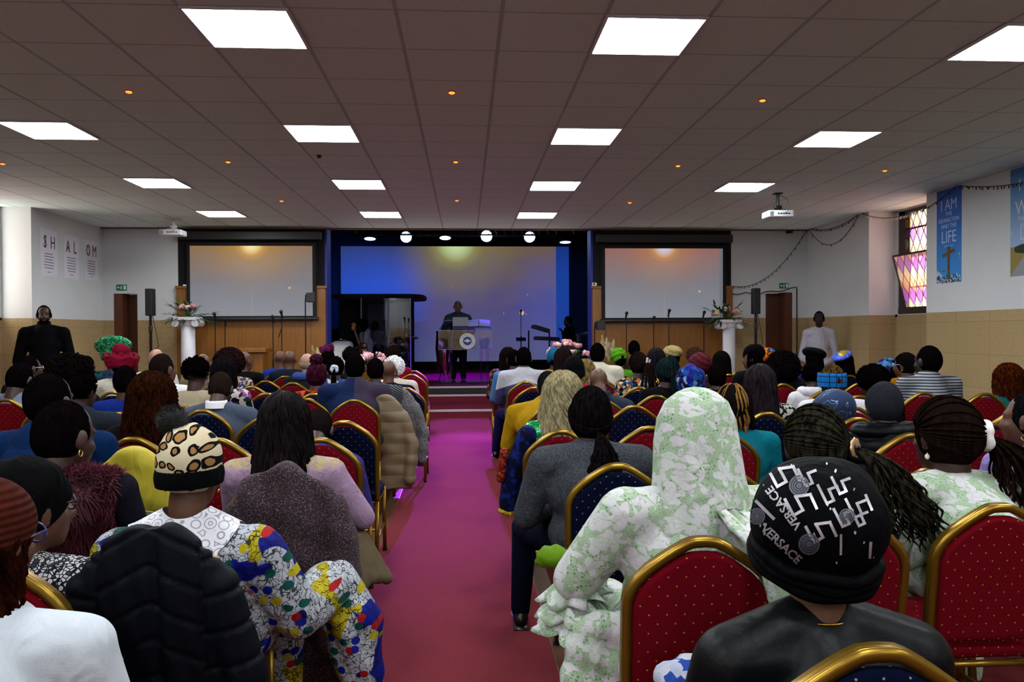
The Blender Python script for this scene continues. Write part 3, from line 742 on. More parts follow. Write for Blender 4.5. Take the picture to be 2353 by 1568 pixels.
# ------------------------------------------------------------------ columns, flowers
M_PLASTER = plain('#c9c6cc', .6, name='white_plaster')
def column(px0, px1, pytop, Y, label):
    a = at(px0, pytop, Y); b_ = at(px1, pytop, Y); r = (b_.x-a.x)/2; H = a.z
    t = thing('pedestal_column', label, 'column', ((a.x+b_.x)/2, Y, 0), group='white fluted columns at the stage sides')
    def ring(z, q, fl=0): return [((q-(fl*abs(math.sin(i*PI/3))))*math.cos(2*PI*i/72), (q-(fl*abs(math.sin(i*PI/3))))*math.sin(2*PI*i/72), z) for i in range(72)]
    MB().loft([ring(.16, r, .012), ring(H-.14, r*.92, .012)]).build('shaft', M_PLASTER, t, True)
    k = MB(); k.bb((-r*1.4, -r*1.4, 0), (r*1.4, r*1.4, .08)); k.loft([ring(.08, r*1.3), ring(.12, r*1.3), ring(.16, r*1.05)]); k.build('base', M_PLASTER, t)
    k = MB(); k.bb((-r*1.5, -r*1.4, H-.05), (r*1.5, r*1.4, H)); k.loft([ring(H-.14, r*.95), ring(H-.05, r*1.2)])
    for sx in (-1, 1):
        k.tube([(sx*r*1.35, -r*1.2, H-.10), (sx*r*1.35, r*1.2, H-.10)], .062, 18); k.tube([(sx*r*1.35, -r*1.24, H-.10), (sx*r*1.35, -r*1.2, H-.10)], .03, 12)
    k.build('capital', M_PLASTER, t); return (a.x+b_.x)/2, H
M_FERN = plain('#1d3a1a', .6); M_FERN2 = plain('#2f5426', .6)
def leafy(mb, base, tip, w, n=7, droop=.1):
    base = Vector(base); tip = Vector(tip); d = tip-base; s = d.cross(Vector((0, 0, 1)))
    s = s.normalized() if s.length > 1e-5 else Vector((1, 0, 0)); nn = s.cross(d).normalized(); P = []; rings = []
    for k in range(n):
        f = k/(n-1); c = base+d*f-Vector((0, 0, droop*f*f)); q = w*math.sin(PI*min(.06+f*.94, 1)**.8)+.001
        rings.append([c-s*q, c+nn*q*.25, c+s*q, c-nn*q*.05])
    mb.loft(rings)
def blossom(mb, c, r, seed):
    """rosette of layered petals"""
    rr = random.Random(seed); c = Vector(c); mb.ell(c, r*.62, None, 8, 6)
    for L, (n, q, s) in enumerate(((5, .45, .5), (7, .7, .55))):
        for i in range(n):
            a = 2*PI*i/n+L; u = rr.uniform(-.3, .7); d = Vector((math.cos(a)*math.cos(u), math.sin(a)*math.cos(u), math.sin(u)))
            mb.ell(c+d*r*q, (r*s, r*s*.4, r*s), RZ(a+PI/2) @ RX(u*.5), 7, 5)
def bouquet(name, c, R, label, cols, nb, leaves, seed, vase=None, group=None, lr=.34, br=.055, cat='flowers', flat=.6):
    t = thing(name, label, cat, c, group=group); rr = random.Random(seed); k = MB(); k2 = MB()
    for i in range(leaves):
        a = rr.uniform(0, 2*PI); e = rr.uniform(-.5, 1.1); L = lr*rr.uniform(.7, 1.25)
        tip = Vector((math.cos(a)*math.cos(e)*L*1.15, math.sin(a)*math.cos(e)*L*.8, math.sin(e)*L*.8)); 
        for q in range(5):
            f = .35+.13*q; b0 = tip*f; leafy(k if i % 2 else k2, b0, b0+tip.normalized()*.12+Vector((rr.uniform(-.07, .07), rr.uniform(-.07, .07), rr.uniform(-.05, .05))), .017, 5, .02)
        (k if i % 2 else k2).tube([(0, 0, 0), tip*.5, tip-Vector((0, 0, .03))], .004, 4)
    k.build('foliage', M_FERN, t, True); k2.build('foliage', M_FERN2, t, True)
    for i in range(nb):
        a = rr.uniform(0, 2*PI); f = math.sqrt(rr.random()); b = MB()
        p = Vector((R*f*math.cos(a), R*.7*f*math.sin(a), R*flat*math.sqrt(max(0, 1-f*f*.9))+rr.uniform(-.02, .03)+.03))
        if isinstance(cols, dict): pass
        blossom(b, p, br*rr.uniform(.75, 1.2), i); o = b.build('blossom', plain(cols[i % len(cols)], .7, name='petal'), t, True)
        k3 = MB().tube([(p.x*.2, p.y*.2, -.02), p], .004, 4).build('stem', M_FERN2, o)
    if vase: vase(t)
    return t
x, H = column(415, 449, 729, 12.9, 'white fluted column with fern arrangement left of stage')
bouquet('flower_arrangement', (x+.02, 12.9, H+.02), .2, 'fern and mauve flower arrangement on the left column', ['#b98a8a', '#8a4a50', '#c9b7a8', '#a86a70'], 9, 26, 3, lr=.40, group='flower arrangements on columns')
x, H = column(1660, 1690, 735, 12.9, 'white fluted column with cream roses right of stage')
bouquet('flower_arrangement', (x-.03, 12.9, H+.02), .24, 'cream and pink rose arrangement on the right column', ['#c9c08a', '#c8989c', '#d0c9a0', '#b98088', '#c9b7b0'], 12, 24, 9, lr=.38, group='flower arrangements on columns')
def pot(t):
    MB().tube([(0, 0, -.94), (0, 0, -.75), (0, 0, -.1), (0, 0, 0)], [.10, .13, .15, .13], 18).build('pot', plain('#23201f', .5), t, True)
p = at(855, 812, 12.75); bouquet('flower_bouquet', (p.x, 12.75, .82), .26, 'pink and white flower bouquet at left of the stage steps', ['#d99aa4', '#e3b6bd', '#d9d6c8', '#cf8f98'], 24, 18, 4, vase=pot, lr=.24, group='flower bouquets at the stage front')
p = at(1306, 822, 12.75); bouquet('flower_bouquet', (p.x, 12.75, .80), .36, 'airy pink flower bouquet at right of the stage steps', ['#e0a0aa', '#d98a94', '#e3b8bf'], 18, 14, 8, vase=pot, lr=.26, group='flower bouquets at the stage front', flat=.95)
for o in [o for o in col.objects if o.name.startswith('flower_bouquet')]:
    o.location.z = .95
def pampas(px, py, Y, label, n, cols, seed, spread):
    p = at(px, py, Y); t = thing('pampas_arrangement', label, 'dried plant', (p.x, Y, 0)); rr = random.Random(seed)
    for i in range(n):
        tip = Vector((spread[0]+(spread[1]-spread[0])*i/max(1, n-1), rr.uniform(-.06, .06), p.z+rr.uniform(-.12, .03))); b0 = Vector((tip.x*.25, 0, .45)); d = (tip-b0).normalized()
        s = MB().tube([b0, tip-d*.2], .005, 5).build('stem', M_FERN2, t)
        k = MB()
        for q in range(90):
            f = rr.random(); c = tip-d*(.3*(1-f)); r = .045*math.sin(PI*(.15+.8*f)); a = rr.uniform(0, 6.3); e = c+Vector((math.cos(a)*r, math.sin(a)*r, .05)); k.tube([c, e], [.005, .0015], 4)
        k.build('plume', plain(cols[i % len(cols)], .9), s)
    k = MB()
    for i in range(16): leafy(k, (rr.uniform(-.04, .04), rr.uniform(-.04, .04), .45), (rr.uniform(-.2, .2), rr.uniform(-.1, .1), rr.uniform(.7, p.z-.2)), .012, 6, .02)
    k.build('grass_blades', M_FERN2, t); MB().tube([(0, 0, 0), (0, 0, .35), (0, 0, .5)], [.1, .14, .12], 16).build('pot', plain('#2a2420', .5), t, True)
pampas(1393, 778, 12.8, 'pale pampas grass standing before the right oak panel', 4, ['#b9ad86', '#c9bd98'], 2, (-.06, .12)); pampas(742, 798, 12.7, 'pale calla stems and grass left of the stage', 4, ['#a9a06a', '#c4bb98'], 5, (-.18, .05))
# ------------------------------------------------------------------ furniture on and before the stage
a = at(572, 806, 12.9); b_ = at(608, 806, 12.9)
t = thing('wooden_lectern', 'plain oak lectern standing before left oak panelling', 'lectern', ((a.x+b_.x)/2-.03, 12.95, 0)); H = a.z; w = (b_.x-a.x)/2+.03
MB().bb((-w, -.16, .05), (w, .18, H-.03)).build('cabinet', M_OAK, t, bevel=.008); MB().bb((-w-.06, -.22, H-.03), (w+.06, .22, H+.04)).build('top', M_OAK, t, bevel=.008)
MB().bb((-w-.03, -.19, 0), (w+.03, .2, .06)).build('plinth', M_OAK, t, bevel=.006); MB().bb((-.004, -.165, .1), (.004, -.158, H-.06)).build('panel_joint', M_TRIM, t)
a = at(748, 784, 15.0); b_ = at(797, 815, 15.0)
t = thing('draped_cabinet', 'white cloth draped box on the left stage edge', 'draped box', ((a.x+b_.x)/2, 15.7, SZ)); w = (b_.x-a.x)/2*15.7/15; H = at(770, 784, 15.7).z-SZ
MB().bb((-w*.85, -.2, 0), (w*.85, .2, H*.9)).build('cabinet', M_BLK, t)
def ring(z, q, amp): return [(w*q*math.copysign(abs(math.cos(2*PI*i/64))**.5, math.cos(2*PI*i/64))*(1+amp*math.sin(i*1.9)), .26*q*math.copysign(abs(math.sin(2*PI*i/64))**.5, math.sin(2*PI*i/64))*(1+amp*math.sin(i*1.9)), z) for i in range(64)]
MB().loft([ring(.04, 1.12, .05), ring(H*.5, 1.05, .04), ring(H*.88, 1.0, .02), ring(H*.97, .9, .01), ring(H, .6, 0)]).build('cloth_cover', cloth('#c6c8d2'), t, True)
p = Vector((-.05, -.02, H)); k = MB().box((0, 0, 0), (.16, .07, .03)).build('small_device', M_BLK, None, bevel=.006); tag(k, 'small black device with red light on white draped box', 'device'); k.location = t.location+Vector((0, 0, H+.016)); MB().box((-.02, -.0, .02), (.03, .02, .014)).build('red_light', emis((1, .05, .05), 1.2), k)
# acrylic pulpit with round emblem
LY = 16.15; a = at(1008, 760, LY); b_ = at(1132, 803, LY); base = at(1070, 884, LY); cx = (a.x+b_.x)/2; w = (b_.x-a.x)/2
t = thing('acrylic_pulpit', 'clear acrylic pulpit with round emblem at stage front', 'pulpit', (cx, LY, SZ)); z1 = a.z-SZ; z0 = b_.z-SZ; D = .5
M_ACR2 = m_acrylic((.86, .88, .98), .13); M_EDG2 = plain('#7f86d8', .2, name='lit_acrylic_edge')  # blue stage light is put into the pulpit edge colour
k = MB(); k.bb((-w, -.01, z0), (w, .0, z1)); k.build('front_panel', M_ACR2, t)
k = MB(); k.bb((-w, 0, z0), (-w+.012, D, z1)); k.bb((w-.012, 0, z0), (w, D, z1)); k.build('side_panel', M_ACR2, t)
MB().bb((-w, 0, z0), (w, D, z0+.014)).build('shelf', M_ACR2, t)
ts = at(1050, 738, LY+.4).z-SZ
k = MB(); k.add([(-w, -.02, z1), (w, -.02, z1), (w*.78, D, ts), (-w*.78, D, ts), (-w, -.02, z1+.014), (w, -.02, z1+.014), (w*.78, D, ts+.014), (-w*.78, D, ts+.014)], [(0, 1, 2, 3), (4, 7, 6, 5), (0, 4, 5, 1), (2, 6, 7, 3), (0, 3, 7, 4), (1, 5, 6, 2)]); k.build('reading_top', M_ACR2, t)
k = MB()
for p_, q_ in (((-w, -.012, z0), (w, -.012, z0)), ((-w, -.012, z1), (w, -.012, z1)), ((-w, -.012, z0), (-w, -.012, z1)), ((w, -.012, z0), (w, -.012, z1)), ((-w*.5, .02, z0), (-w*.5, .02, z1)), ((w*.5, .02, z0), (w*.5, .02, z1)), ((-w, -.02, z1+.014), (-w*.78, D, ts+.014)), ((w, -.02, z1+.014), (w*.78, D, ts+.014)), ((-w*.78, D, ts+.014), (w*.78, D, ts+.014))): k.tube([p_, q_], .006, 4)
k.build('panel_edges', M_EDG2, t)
for x in (-w*.8, -w*.58, w*.58, w*.8): MB().bb((x-.035, .1, .03), (x+.035, .12, z0)).build('leg', M_ACR2, t)
MB().bb((-w*1.02, -.02, 0), (w*1.02, D+.1, .03)).build('base_plate', m_acrylic((.8, .82, .98), .3, .1), t)
ec = at(1074, 784, LY-.015)-t.location; ec.y = -.016; er = 18.5*LY/FPX
e = MB()
def disc(k, c, r, y, n=48): k.add([(c.x+r*math.cos(2*PI*i/n), c.y+y, c.z+r*math.sin(2*PI*i/n)) for i in range(n)], [tuple(range(n))])
disc(e, ec, er, 0); e.cur = 1; disc(e, ec, er*.965, -.001); e.cur = 2; disc(e, ec, er*.54, -.002); e.cur = 1
# dove with spread wings above a cloud
pt = [(-.46, .06), (-.22, .14), (-.12, .1), (-.13, .25), (.13, .25), (.12, .1), (.22, .14), (.46, .06), (.32, -.06), (.2, -.08), (.12, -.18), (.06, -.12), (0, -.22), (-.06, -.12), (-.12, -.18), (-.2, -.08), (-.32, -.06)]
e.add([(ec.x+x*er, ec.y-.003, ec.z+(z+.0)*er) for x, z in pt], [tuple(range(len(pt)))]); e.cur = 3
def arc(s, r, a0, a1, flip):
    n = len(s)
    for i, ch in enumerate(s):
        if ch == ' ': continue
        a = a0+(a1-a0)*i/(n-1); o = ec+Vector((r*math.sin(a), -.0035, r*math.cos(a)))
        ex = Vector((math.cos(a), 0, -math.sin(a))); ey = Vector((math.sin(a), 0, math.cos(a)))
        if flip: ex, ey = -ex, -ey
        write(e, ch, er*.27, o, ex, ey, .72, .0003)
arc('THE REDEEMED CHRISTIAN', er*.64, rad(-112), rad(112), False); arc('CHURCH OF GOD', er*.83, rad(236), rad(124), True)
e.build('emblem', [plain('#b8505a', .5), plain('#d9dde6', .5), plain('#10306e', .5), plain('#2f8a5a', .5)], t, fix=False)
zt2 = z1+.03
def on_top(name, label, cat, px, d, mat, sc=1):
    x = at(px, 745, LY+.2).x; o = thing(name, label, cat, (x, LY+.15, SZ+z1+(ts-z1)*.33+.02)); return o
o = on_top('laptop', 'silver grey laptop standing on acrylic pulpit', 'laptop', 1058, 0, None); MB().box((0, .03, .10), (.33, .012, .20), RX(-.25)).build('lid', plain('#8e8a98', .4), o, bevel=.006); MB().box((0, .14, .0), (.33, .22, .012), RX(.45)).build('keyboard_base', plain('#77747f', .4), o, bevel=.004)
o = on_top('open_book', 'open book lit blue on right of acrylic pulpit', 'book', 1100, 0, None)
for sx in (-1, 1): MB().box((sx*.12, .06, .07), (.23, .16, .09), RX(.45) @ RY(sx*.1)).build('page_block', plain('#a8b4e8', .6), o, bevel=.006)  # blue stage light is put into the page colour
MB().box((0, .07, .02), (.5, .19, .012), RX(.45)).build('cover', plain('#1c2a80', .5), o)
# conga, water bottle
x = at(1017, 800, 17.1).x; o = thing('conga_drum', 'tall dark conga drum left of the acrylic pulpit', 'drum', (x, 17.2, SZ)); H = at(1017, 761, 17.2).z-SZ
MB().tube([(0, 0, .18), (0, 0, .4), (0, 0, H*.65), (0, 0, H-.02)], [.09, .13, .165, .14], 24).build('shell', plain('#2a0f14', .3), o, True); MB().tube([(0, 0, H-.05), (0, 0, H)], [.15, .145], 24).build('rim', M_CHROME, o)
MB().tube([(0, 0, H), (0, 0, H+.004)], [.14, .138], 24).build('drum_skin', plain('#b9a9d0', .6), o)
for k_ in range(3): MB().tube([(.05*math.cos(k_*2.1), .05*math.sin(k_*2.1), .3), (.16*math.cos(k_*2.1), .16*math.sin(k_*2.1), 0)], .01, 6).build('leg', M_BLKM, o)
p = at(1018, 842, 19); o = thing('water_bottle', 'clear water bottle on stage floor left of pulpit', 'bottle', (p.x, 19, SZ)); MB().tube([(0, 0, 0), (0, 0, .16), (0, 0, .2), (0, 0, .22)], [.035, .035, .015, .015], 14).build('bottle_body', m_acrylic((.7, .8, 1), .3), o, True); MB().tube([(0, 0, .22), (0, 0, .25)], .018, 12).build('cap', plain('#4a6ad0', .4), o)
# keyboards
KY = 18.2
def keyb(px0, px1, py, Y, label, tilt, rz):
    a = at(px0, py, Y); b_ = at(px1, py, Y); L = (b_.x-a.x); z = a.z; o = thing('keyboard', label, 'keyboard', ((a.x+b_.x)/2, Y, z), rz, group='keyboards on stands')
    R = RY(tilt); MB().box((0, 0, 0), (L, .3, .085), R).build('case', M_BLK, o, bevel=.012)
    MB().box(R @ Vector((0, .05, .045)), (L*.9, .14, .01), R).build('keys', plain('#9a9aa8', .4), o); MB().box(R @ Vector((0, -.09, .046)), (L*.9, .07, .008), R).build('control_panel', plain('#22222c', .3), o)
keyb(1222, 1262, 756, KY, 'upper black keyboard tilted on stand right of stage', .28, .1); keyb(1228, 1284, 779, KY, 'lower black keyboard on stand right of stage', .05, .1)
x = at(1240, 800, KY).x; o = thing('keyboard_stand', 'black two tier stand carrying both keyboards', 'stand', (x, KY+.05, SZ)); zz = at(1240, 779, KY).z-SZ
k = MB()
for sx in (-.25, .25): k.tube([(sx, .1, 0), (sx, .1, zz+.2)], .018, 8)
k.build('uprights', M_BLKM, o); k = MB()
for sx in (-.25, .25): k.tube([(sx, -.2, .01), (sx, .3, .01)], .018, 8); k.tube([(sx, -.15, zz-.06), (sx, .15, zz-.06)], .015, 6)
k.build('arms', M_BLKM, o); MB().tube([(-.25, .1, .4), (.25, .1, .4)], .015, 8).build('crossbar', M_BLKM, o)
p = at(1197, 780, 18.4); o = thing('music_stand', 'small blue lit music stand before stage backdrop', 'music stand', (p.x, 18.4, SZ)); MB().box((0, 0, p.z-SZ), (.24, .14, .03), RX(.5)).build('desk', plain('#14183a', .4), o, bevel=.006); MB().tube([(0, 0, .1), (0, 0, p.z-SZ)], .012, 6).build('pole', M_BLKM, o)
for k_ in range(3): MB().tube([(0, 0, .25), (.22*math.cos(k_*2.1+.4), .22*math.sin(k_*2.1+.4), .0)], .01, 5).build('leg', M_BLKM, o)
a = at(1281, 800, 17.6); o = thing('equipment_case', 'black equipment case with blue cloth at right of stage', 'case', (a.x+.05, 17.6, SZ)); MB().bb((-.1, -.2, 0), (.45, .2, at(1281, 786, 17.6).z-SZ)).build('case', M_BLK, o, bevel=.01); MB().ell((-.12, -.05, .45), (.16, .14, .08)).build('blue_cloth', cloth('#1d3fd0'), o, True)
a = at(1335, 770, 18.6); o = thing('side_desk', 'dark desk with papers behind the seated keyboard player', 'desk', (a.x+.1, 18.6, SZ)); zz = at(1340, 767, 18.6).z-SZ
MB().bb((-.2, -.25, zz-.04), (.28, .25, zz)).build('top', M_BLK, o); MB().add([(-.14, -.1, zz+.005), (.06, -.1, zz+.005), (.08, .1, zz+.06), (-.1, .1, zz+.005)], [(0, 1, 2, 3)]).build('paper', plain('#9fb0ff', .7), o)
for sx in (-.16, .24): MB().bb((sx-.02, -.2, 0), (sx+.02, .2, zz-.04)).build('leg', M_BLK, o)
# ------------------------------------------------------------------ banquet chair
def m_fabric(name, c, c2, dot):
    t = NT(name); v = t.co(); x, y, z = t.sep(v); s = .048
    zz = t.m_('ADD', z, t.m_('MULTIPLY', y, .55))
    a = t.m_('ADD', t.m_('DIVIDE', x, s), t.m_('DIVIDE', zz, s)); c_ = t.m_('SUBTRACT', t.m_('DIVIDE', x, s), t.m_('DIVIDE', zz, s))
    fa = t.m_('ABSOLUTE', t.m_('SUBTRACT', t.m_('FRACT', t.m_('ADD', a, 100.)), .5)); fb = t.m_('ABSOLUTE', t.m_('SUBTRACT', t.m_('FRACT', t.m_('ADD', c_, 100.)), .5))
    d = t.m_('SQRT', t.m_('ADD', t.m_('MULTIPLY', fa, fa), t.m_('MULTIPLY', fb, fb)))
    base = t.mix(t.noise(v, 260, 2)[0], c, c2)
    t.color(t.mix(t.step(d, .085, .055), base, dot)).rough(.95); t.set(Specular_IOR_Level=.04)
    t.bump(t.m_('MULTIPLY', t.noise(v, 300, 2)[0], .4), .3, .004); return t.m
FAB = {'red': m_fabric('red_dotted_fabric', '#54040f', '#640714', '#8f6c2a'), 'blue': m_fabric('navy_dotted_fabric', '#04071a', '#070c24', '#7a766c')}
M_GOLD = plain('#8a6a20', .30, .8, name='gold_frame')
def chaikin(P, n=2):
    for _ in range(n):
        Q = [P[0]]
        for a, b in zip(P[:-1], P[1:]): Q += [a.lerp(b, .25), a.lerp(b, .75)]
        P = Q+[P[-1]]
    return P
def arch(w, z0, sh, top, flat, y0, lean):
    pts = [(-w*.97, z0), (-w, sh-.12), (-w, sh), (-flat, top-.006), (0, top), (flat, top-.006), (w, sh), (w, sh-.12), (w*.97, z0)]
    return chaikin([Vector((x, y0-lean*(z-z0), z)) for x, z in pts], 2)
PROF = [(.95, 0), (.8, .8), (.1, .62), (-.1, .62), (-.8, .8), (-.95, 0), (-.8, -.8), (-.1, -.62), (.1, -.62), (.8, -.8)]
def chair(kind):
    t = thing('banquet_chair', 'x', 'chair')
    path = arch(.20, .44, .83, .945, .05, -.205, .14)
    MB().tube(path, .0165, prof=PROF, up=(0, 1, 0)).build('back_frame', M_GOLD, t, True)
    inner = [p for p in arch(.186, .505, .815, .918, .06, -.222, .14)]
    n = len(inner); cy = lambda p: p
    cx_ = Vector((0, -.245, .74))
    def off(P, d, s): return [cx_+(p-cx_)*s+Vector((0, d, 0)) for p in P]
    r = [off(inner, -.017, .90), off(inner, -.014, .97), off(inner, -.004, 1.0), off(inner, .012, 1.0), off(inner, .024, .97), off(inner, .030, .9)]
    MB().loft(r).build('backrest', FAB[kind], t, True)
    s = MB(); q = []
    for z, k in ((.435, .93), (.445, 1), (.475, 1), (.492, .95), (.50, .8), (.503, .5)):
        q.append([Vector((.205*k*math.copysign(abs(math.cos(2*PI*i/40))**.38, math.cos(2*PI*i/40)), .01+.215*k*math.copysign(abs(math.sin(2*PI*i/40))**.38, math.sin(2*PI*i/40)), z)) for i in range(40)])
    s.loft(q).build('seat', FAB[kind], t, True)
    f = MB()
    for a, b in (((-.185, -.2), (.185, -.2)), ((.185, -.2), (.185, .2)), ((.185, .2), (-.185, .2)), ((-.185, .2), (-.185, -.2))): f.tube([(a[0], a[1], .42), (b[0], b[1], .42)], .012, 6)
    f.build('seat_frame', M_GOLD, t, True)
    for sx in (-1, 1):
        for y, y2 in ((-.205, -.25), (.19, .215)):
            l = MB().tube([(sx*.192, y, .45), (sx*.195, y2, .012)], .0145, prof=PROF, up=(1, 0, 0)).build('leg', M_GOLD, t, True)
            MB().tube([(sx*.195, y2, 0), (sx*.195, y2, .022)], .017, 8).build('foot_cap', M_BLK, l)
    k = MB()
    for sx in (-1, 1): k.tube([(sx*.194, -.225, .2), (sx*.194, .2, .2)], .009, 6)
    k.tube([(-.194, 0, .2), (.194, 0, .2)], .009, 6); k.build('stretcher', M_GOLD, t, True)
    return t
PROTO = {k: chair(k) for k in ('red', 'blue')}; USED = {}
def put_chair(kind, x, y, rz, label):
    p = PROTO[kind]; g = kind+' banquet chairs with gold frames'
    if kind not in USED: USED[kind] = 1; o = p; o.location = (x, y, 0); o.rotation_euler = (0, 0, rz); o['label'] = label
    else: o = dup(p, (x, y, 0), rz, label)
    o['group'] = g; CHAIRS.append((x, y)); return o
CHAIRS = []
# ------------------------------------------------------------------ people
SK = {'d': '#38211a', 'm': '#523222', 'l': '#6c4632', 'k': '#221410', 'w': '#a87c6a'}
def hand(mb, wrist, d, up, s, sc=1.0, curl=.5):
    """palm, four unequal bent fingers and a thumb leaving the side of the palm"""
    d = Vector(d).normalized(); up = Vector(up); up = (up-d*up.dot(d)).normalized(); a = d.cross(up)*s
    R = Matrix((a, d, up)).transposed(); w = Vector(wrist)
    mb.ell(w+d*.048*sc, (.040*sc, .052*sc, .016*sc), R, 12, 8)
    for i, L in enumerate((.070, .080, .074, .056)):
        b = w+d*.088*sc+a*(.030-.020*i)*sc; m = b+(d-up*curl*.5).normalized()*L*.5*sc; e = m+(d-up*curl*1.6).normalized()*L*.5*sc
        mb.cap(b-d*.02*sc, m, .0092*sc, .0085*sc, 7); mb.cap(m, e, .0085*sc, .0072*sc, 7)
    b = w+d*.03*sc+a*.034*sc; m = b+(d*.6+a*.7-up*.2).normalized()*.034*sc; e = m+(d*.9+a*.25-up*.3).normalized()*.03*sc
    mb.cap(b, m, .012*sc, .010*sc, 7); mb.cap(m, e, .010*sc, .008*sc, 7)
def head_shapes(mb, post, hc, R, s=1.0, face=1):
    T = lambda p: hc+R @ (Vector(p)*s)
    E = lambda c, r, q=None: mb.ell(T(c), Vector(r)*s, R @ q if q else R, 16, 12)
    E((0, -.014, .03), (.074, .094, .088)); E((0, .026, -.035), (.060, .068, .084)); E((0, .058, -.092), (.030, .032, .026))
    if face:
        mb.cap(T((0, .086, .004)), T((0, .106, -.034)), .010*s, .015*s, 8); E((0, .074, .022), (.048, .022, .013))
        for k in (-1, 1): E((k*.034, .060, -.03), (.024, .024, .022)); E((k*.013, .096, -.036), (.010, .012, .008))
        E((0, .086, -.062), (.025, .013, .007)); E((0, .084, -.074), (.022, .013, .008))
    for k in (-1, 1):
        post.ell(T((k*.077, -.006, -.006)), Vector((.011, .021, .033))*s, R @ RZ(k*-.35), 12, 8)
        post.ell(T((k*.079, .002, -.028)), Vector((.008, .010, .012))*s, R, 8, 6)
    mb.cap(T((0, -.03, -.06)), T((0, -.035, -.15)), .054*s, .058*s, 12)
def torso(mb, J, w, g, arm=1.0, sleeve='long', female=False):
    hip, ch, top = J['hip'], J['chest'], J['top']
    mb.ell(hip+Vector((0, -.01, .03)), (.175*w+g, .135*w+g, .13+g)); mb.cap(hip+Vector((0, 0, .08)), ch, .135*w+g, .14*w+g, 14)
    mb.ell(hip.lerp(ch, .5)+Vector((0, .03, 0)), (.15*w+g, .12*w+g, .14))
    mb.ell(ch, (.172*w+g, .112*w+g, .16+g), RX(-(top-ch).normalized().y))
    mb.cap(ch, top+Vector((0, .015, -.03)), .135*w+g, .105*w+g, 14)
    mb.cap(J['sh'][0].lerp(top, .25), J['sh'][1].lerp(top, .25), .066+g, .066+g, 12)
    for i in (0, 1): mb.cap(J['nk']+Vector(((-1, 1)[i]*.03, 0, -.02)), J['sh'][i]+Vector((0, 0, .01)), .052+g*.8, .060+g*.9, 10)
    if sleeve != 'none':
        for i in (0, 1):
            s, e, h = J['sh'][i], J['el'][i], J['wr'][i]
            mb.cap(s, e if sleeve != 'short' else s.lerp(e, .7), (.058+g)*arm, (.047+g)*arm, 12)
            if sleeve in ('long', 'wide'): mb.cap(e, e.lerp(h, .95), (.046+g)*arm, ((.034 if sleeve == 'long' else .06)+g)*arm, 12)
def legs_(mb, J, g, k=1.0):
    for i in (0, 1):
        h, kn, an = J['lg'][i]
        k_ = k
        mb.cap(h, kn, .088*k+g, .066*k+g, 12); mb.cap(kn, an, .062*k+g, .045*k+g, 12)
def jit(seed, s): r = random.Random(seed); return r.uniform(-s, s)
def shell_hair(hc, R, s, mat, root, name='hair', grow=1.0, cut=None, rag=0, back=0):
    """close cropped hair: a cap that meets the skull at the hairline"""
    rr = random.Random(1); f = (lambda p: 1+rag*rr.uniform(-1, 1)) if rag else None
    m = MB().ell(hc+R @ (Vector((0, -.024-back, .016))*s), Vector((.080, .093, .109))*s*grow, R @ RX(-.16), 30, 20, f)
    return m.build(name, mat, root, True)
def hang(hc, R, s, mat, root, L=.3, vol=.008, n=120, wave=.004, wf=30, r=.005, bw=1.1, push=.07, face=130, seed=1, name='hair', shell=True, zc=.0, rag=.06, front=.3):
    """long hair: a cap of locks over the skull that falls down the back"""
    rr = random.Random(seed); rx, ry, rz = (.080+vol)*s, (.100+vol)*s, (.108+vol)*s; c0 = hc+R @ Vector((0, -.016*s, .016*s))
    def point(phi, f, k=1.0, Lz=L):
        # f 0..1 over skull, 1..2 hanging
        if f < 1:
            th = rad(6+88*f); p = Vector((rx*math.sin(th)*math.sin(phi), -ry*math.sin(th)*math.cos(phi), rz*math.cos(th)))*k
            return c0+R @ p
        g = f-1; th = rad(94); p = R @ (Vector((rx*math.sin(th)*math.sin(phi), -ry*math.sin(th)*math.cos(phi), rz*math.cos(th)))*k)
        q = p.copy(); q.x *= 1+(bw-1)*g; bk = max(0, math.cos(phi)); q.y = q.y*(1-.25*g)-push*g*bk*min(1, L/.25)
        if math.cos(phi) < 0: q.y += -.06*g*(1-front)
        q.z -= Lz*g; return c0+q
    if shell:
        rings = []
        for f in [i/9 for i in range(9)]+[1+.94*i/9 for i in range(10)]:
            ring = []
            for i in range(40):
                phi = -PI+2*PI*i/40; k = .965
                if abs(math.degrees(phi)) > face: k = .93 if f < .55 else .72
                p = point(phi, f, k)
                ring.append(p)
            rings.append(ring)
        MB().loft(rings).build(name, mat, root, True)
    m = MB()
    for i in range(n):
        phi = rad(rr.uniform(-face, face)); kk = rr.uniform(.97, 1.03); ph = rr.uniform(0, 6.28); Lz = L*(1+rr.uniform(-rag, rag)); P = []; Rr = []
        N = 24 if wave > .006 else 16
        f0 = rr.uniform(.0, .35)
        for j in range(N):
            f = f0+(2-f0)*j/(N-1); p = point(phi, f, kk, Lz); amp = wave*min(1, f*.8); sl = f*(.12+L)
            t = Vector((math.cos(phi), math.sin(phi), 0))
            p = p+t*(amp*math.sin(wf*sl+ph))+Vector((math.sin(phi), -math.cos(phi), 0))*(amp*.8*math.cos(wf*sl*1.0+ph)); P.append(p); Rr.append(r*(.6 if j == 0 else 1)*(1 if j < N-2 else .55))
        m.tube(P, Rr, 5)
    return m.build(name, mat, root, True, fix=False)
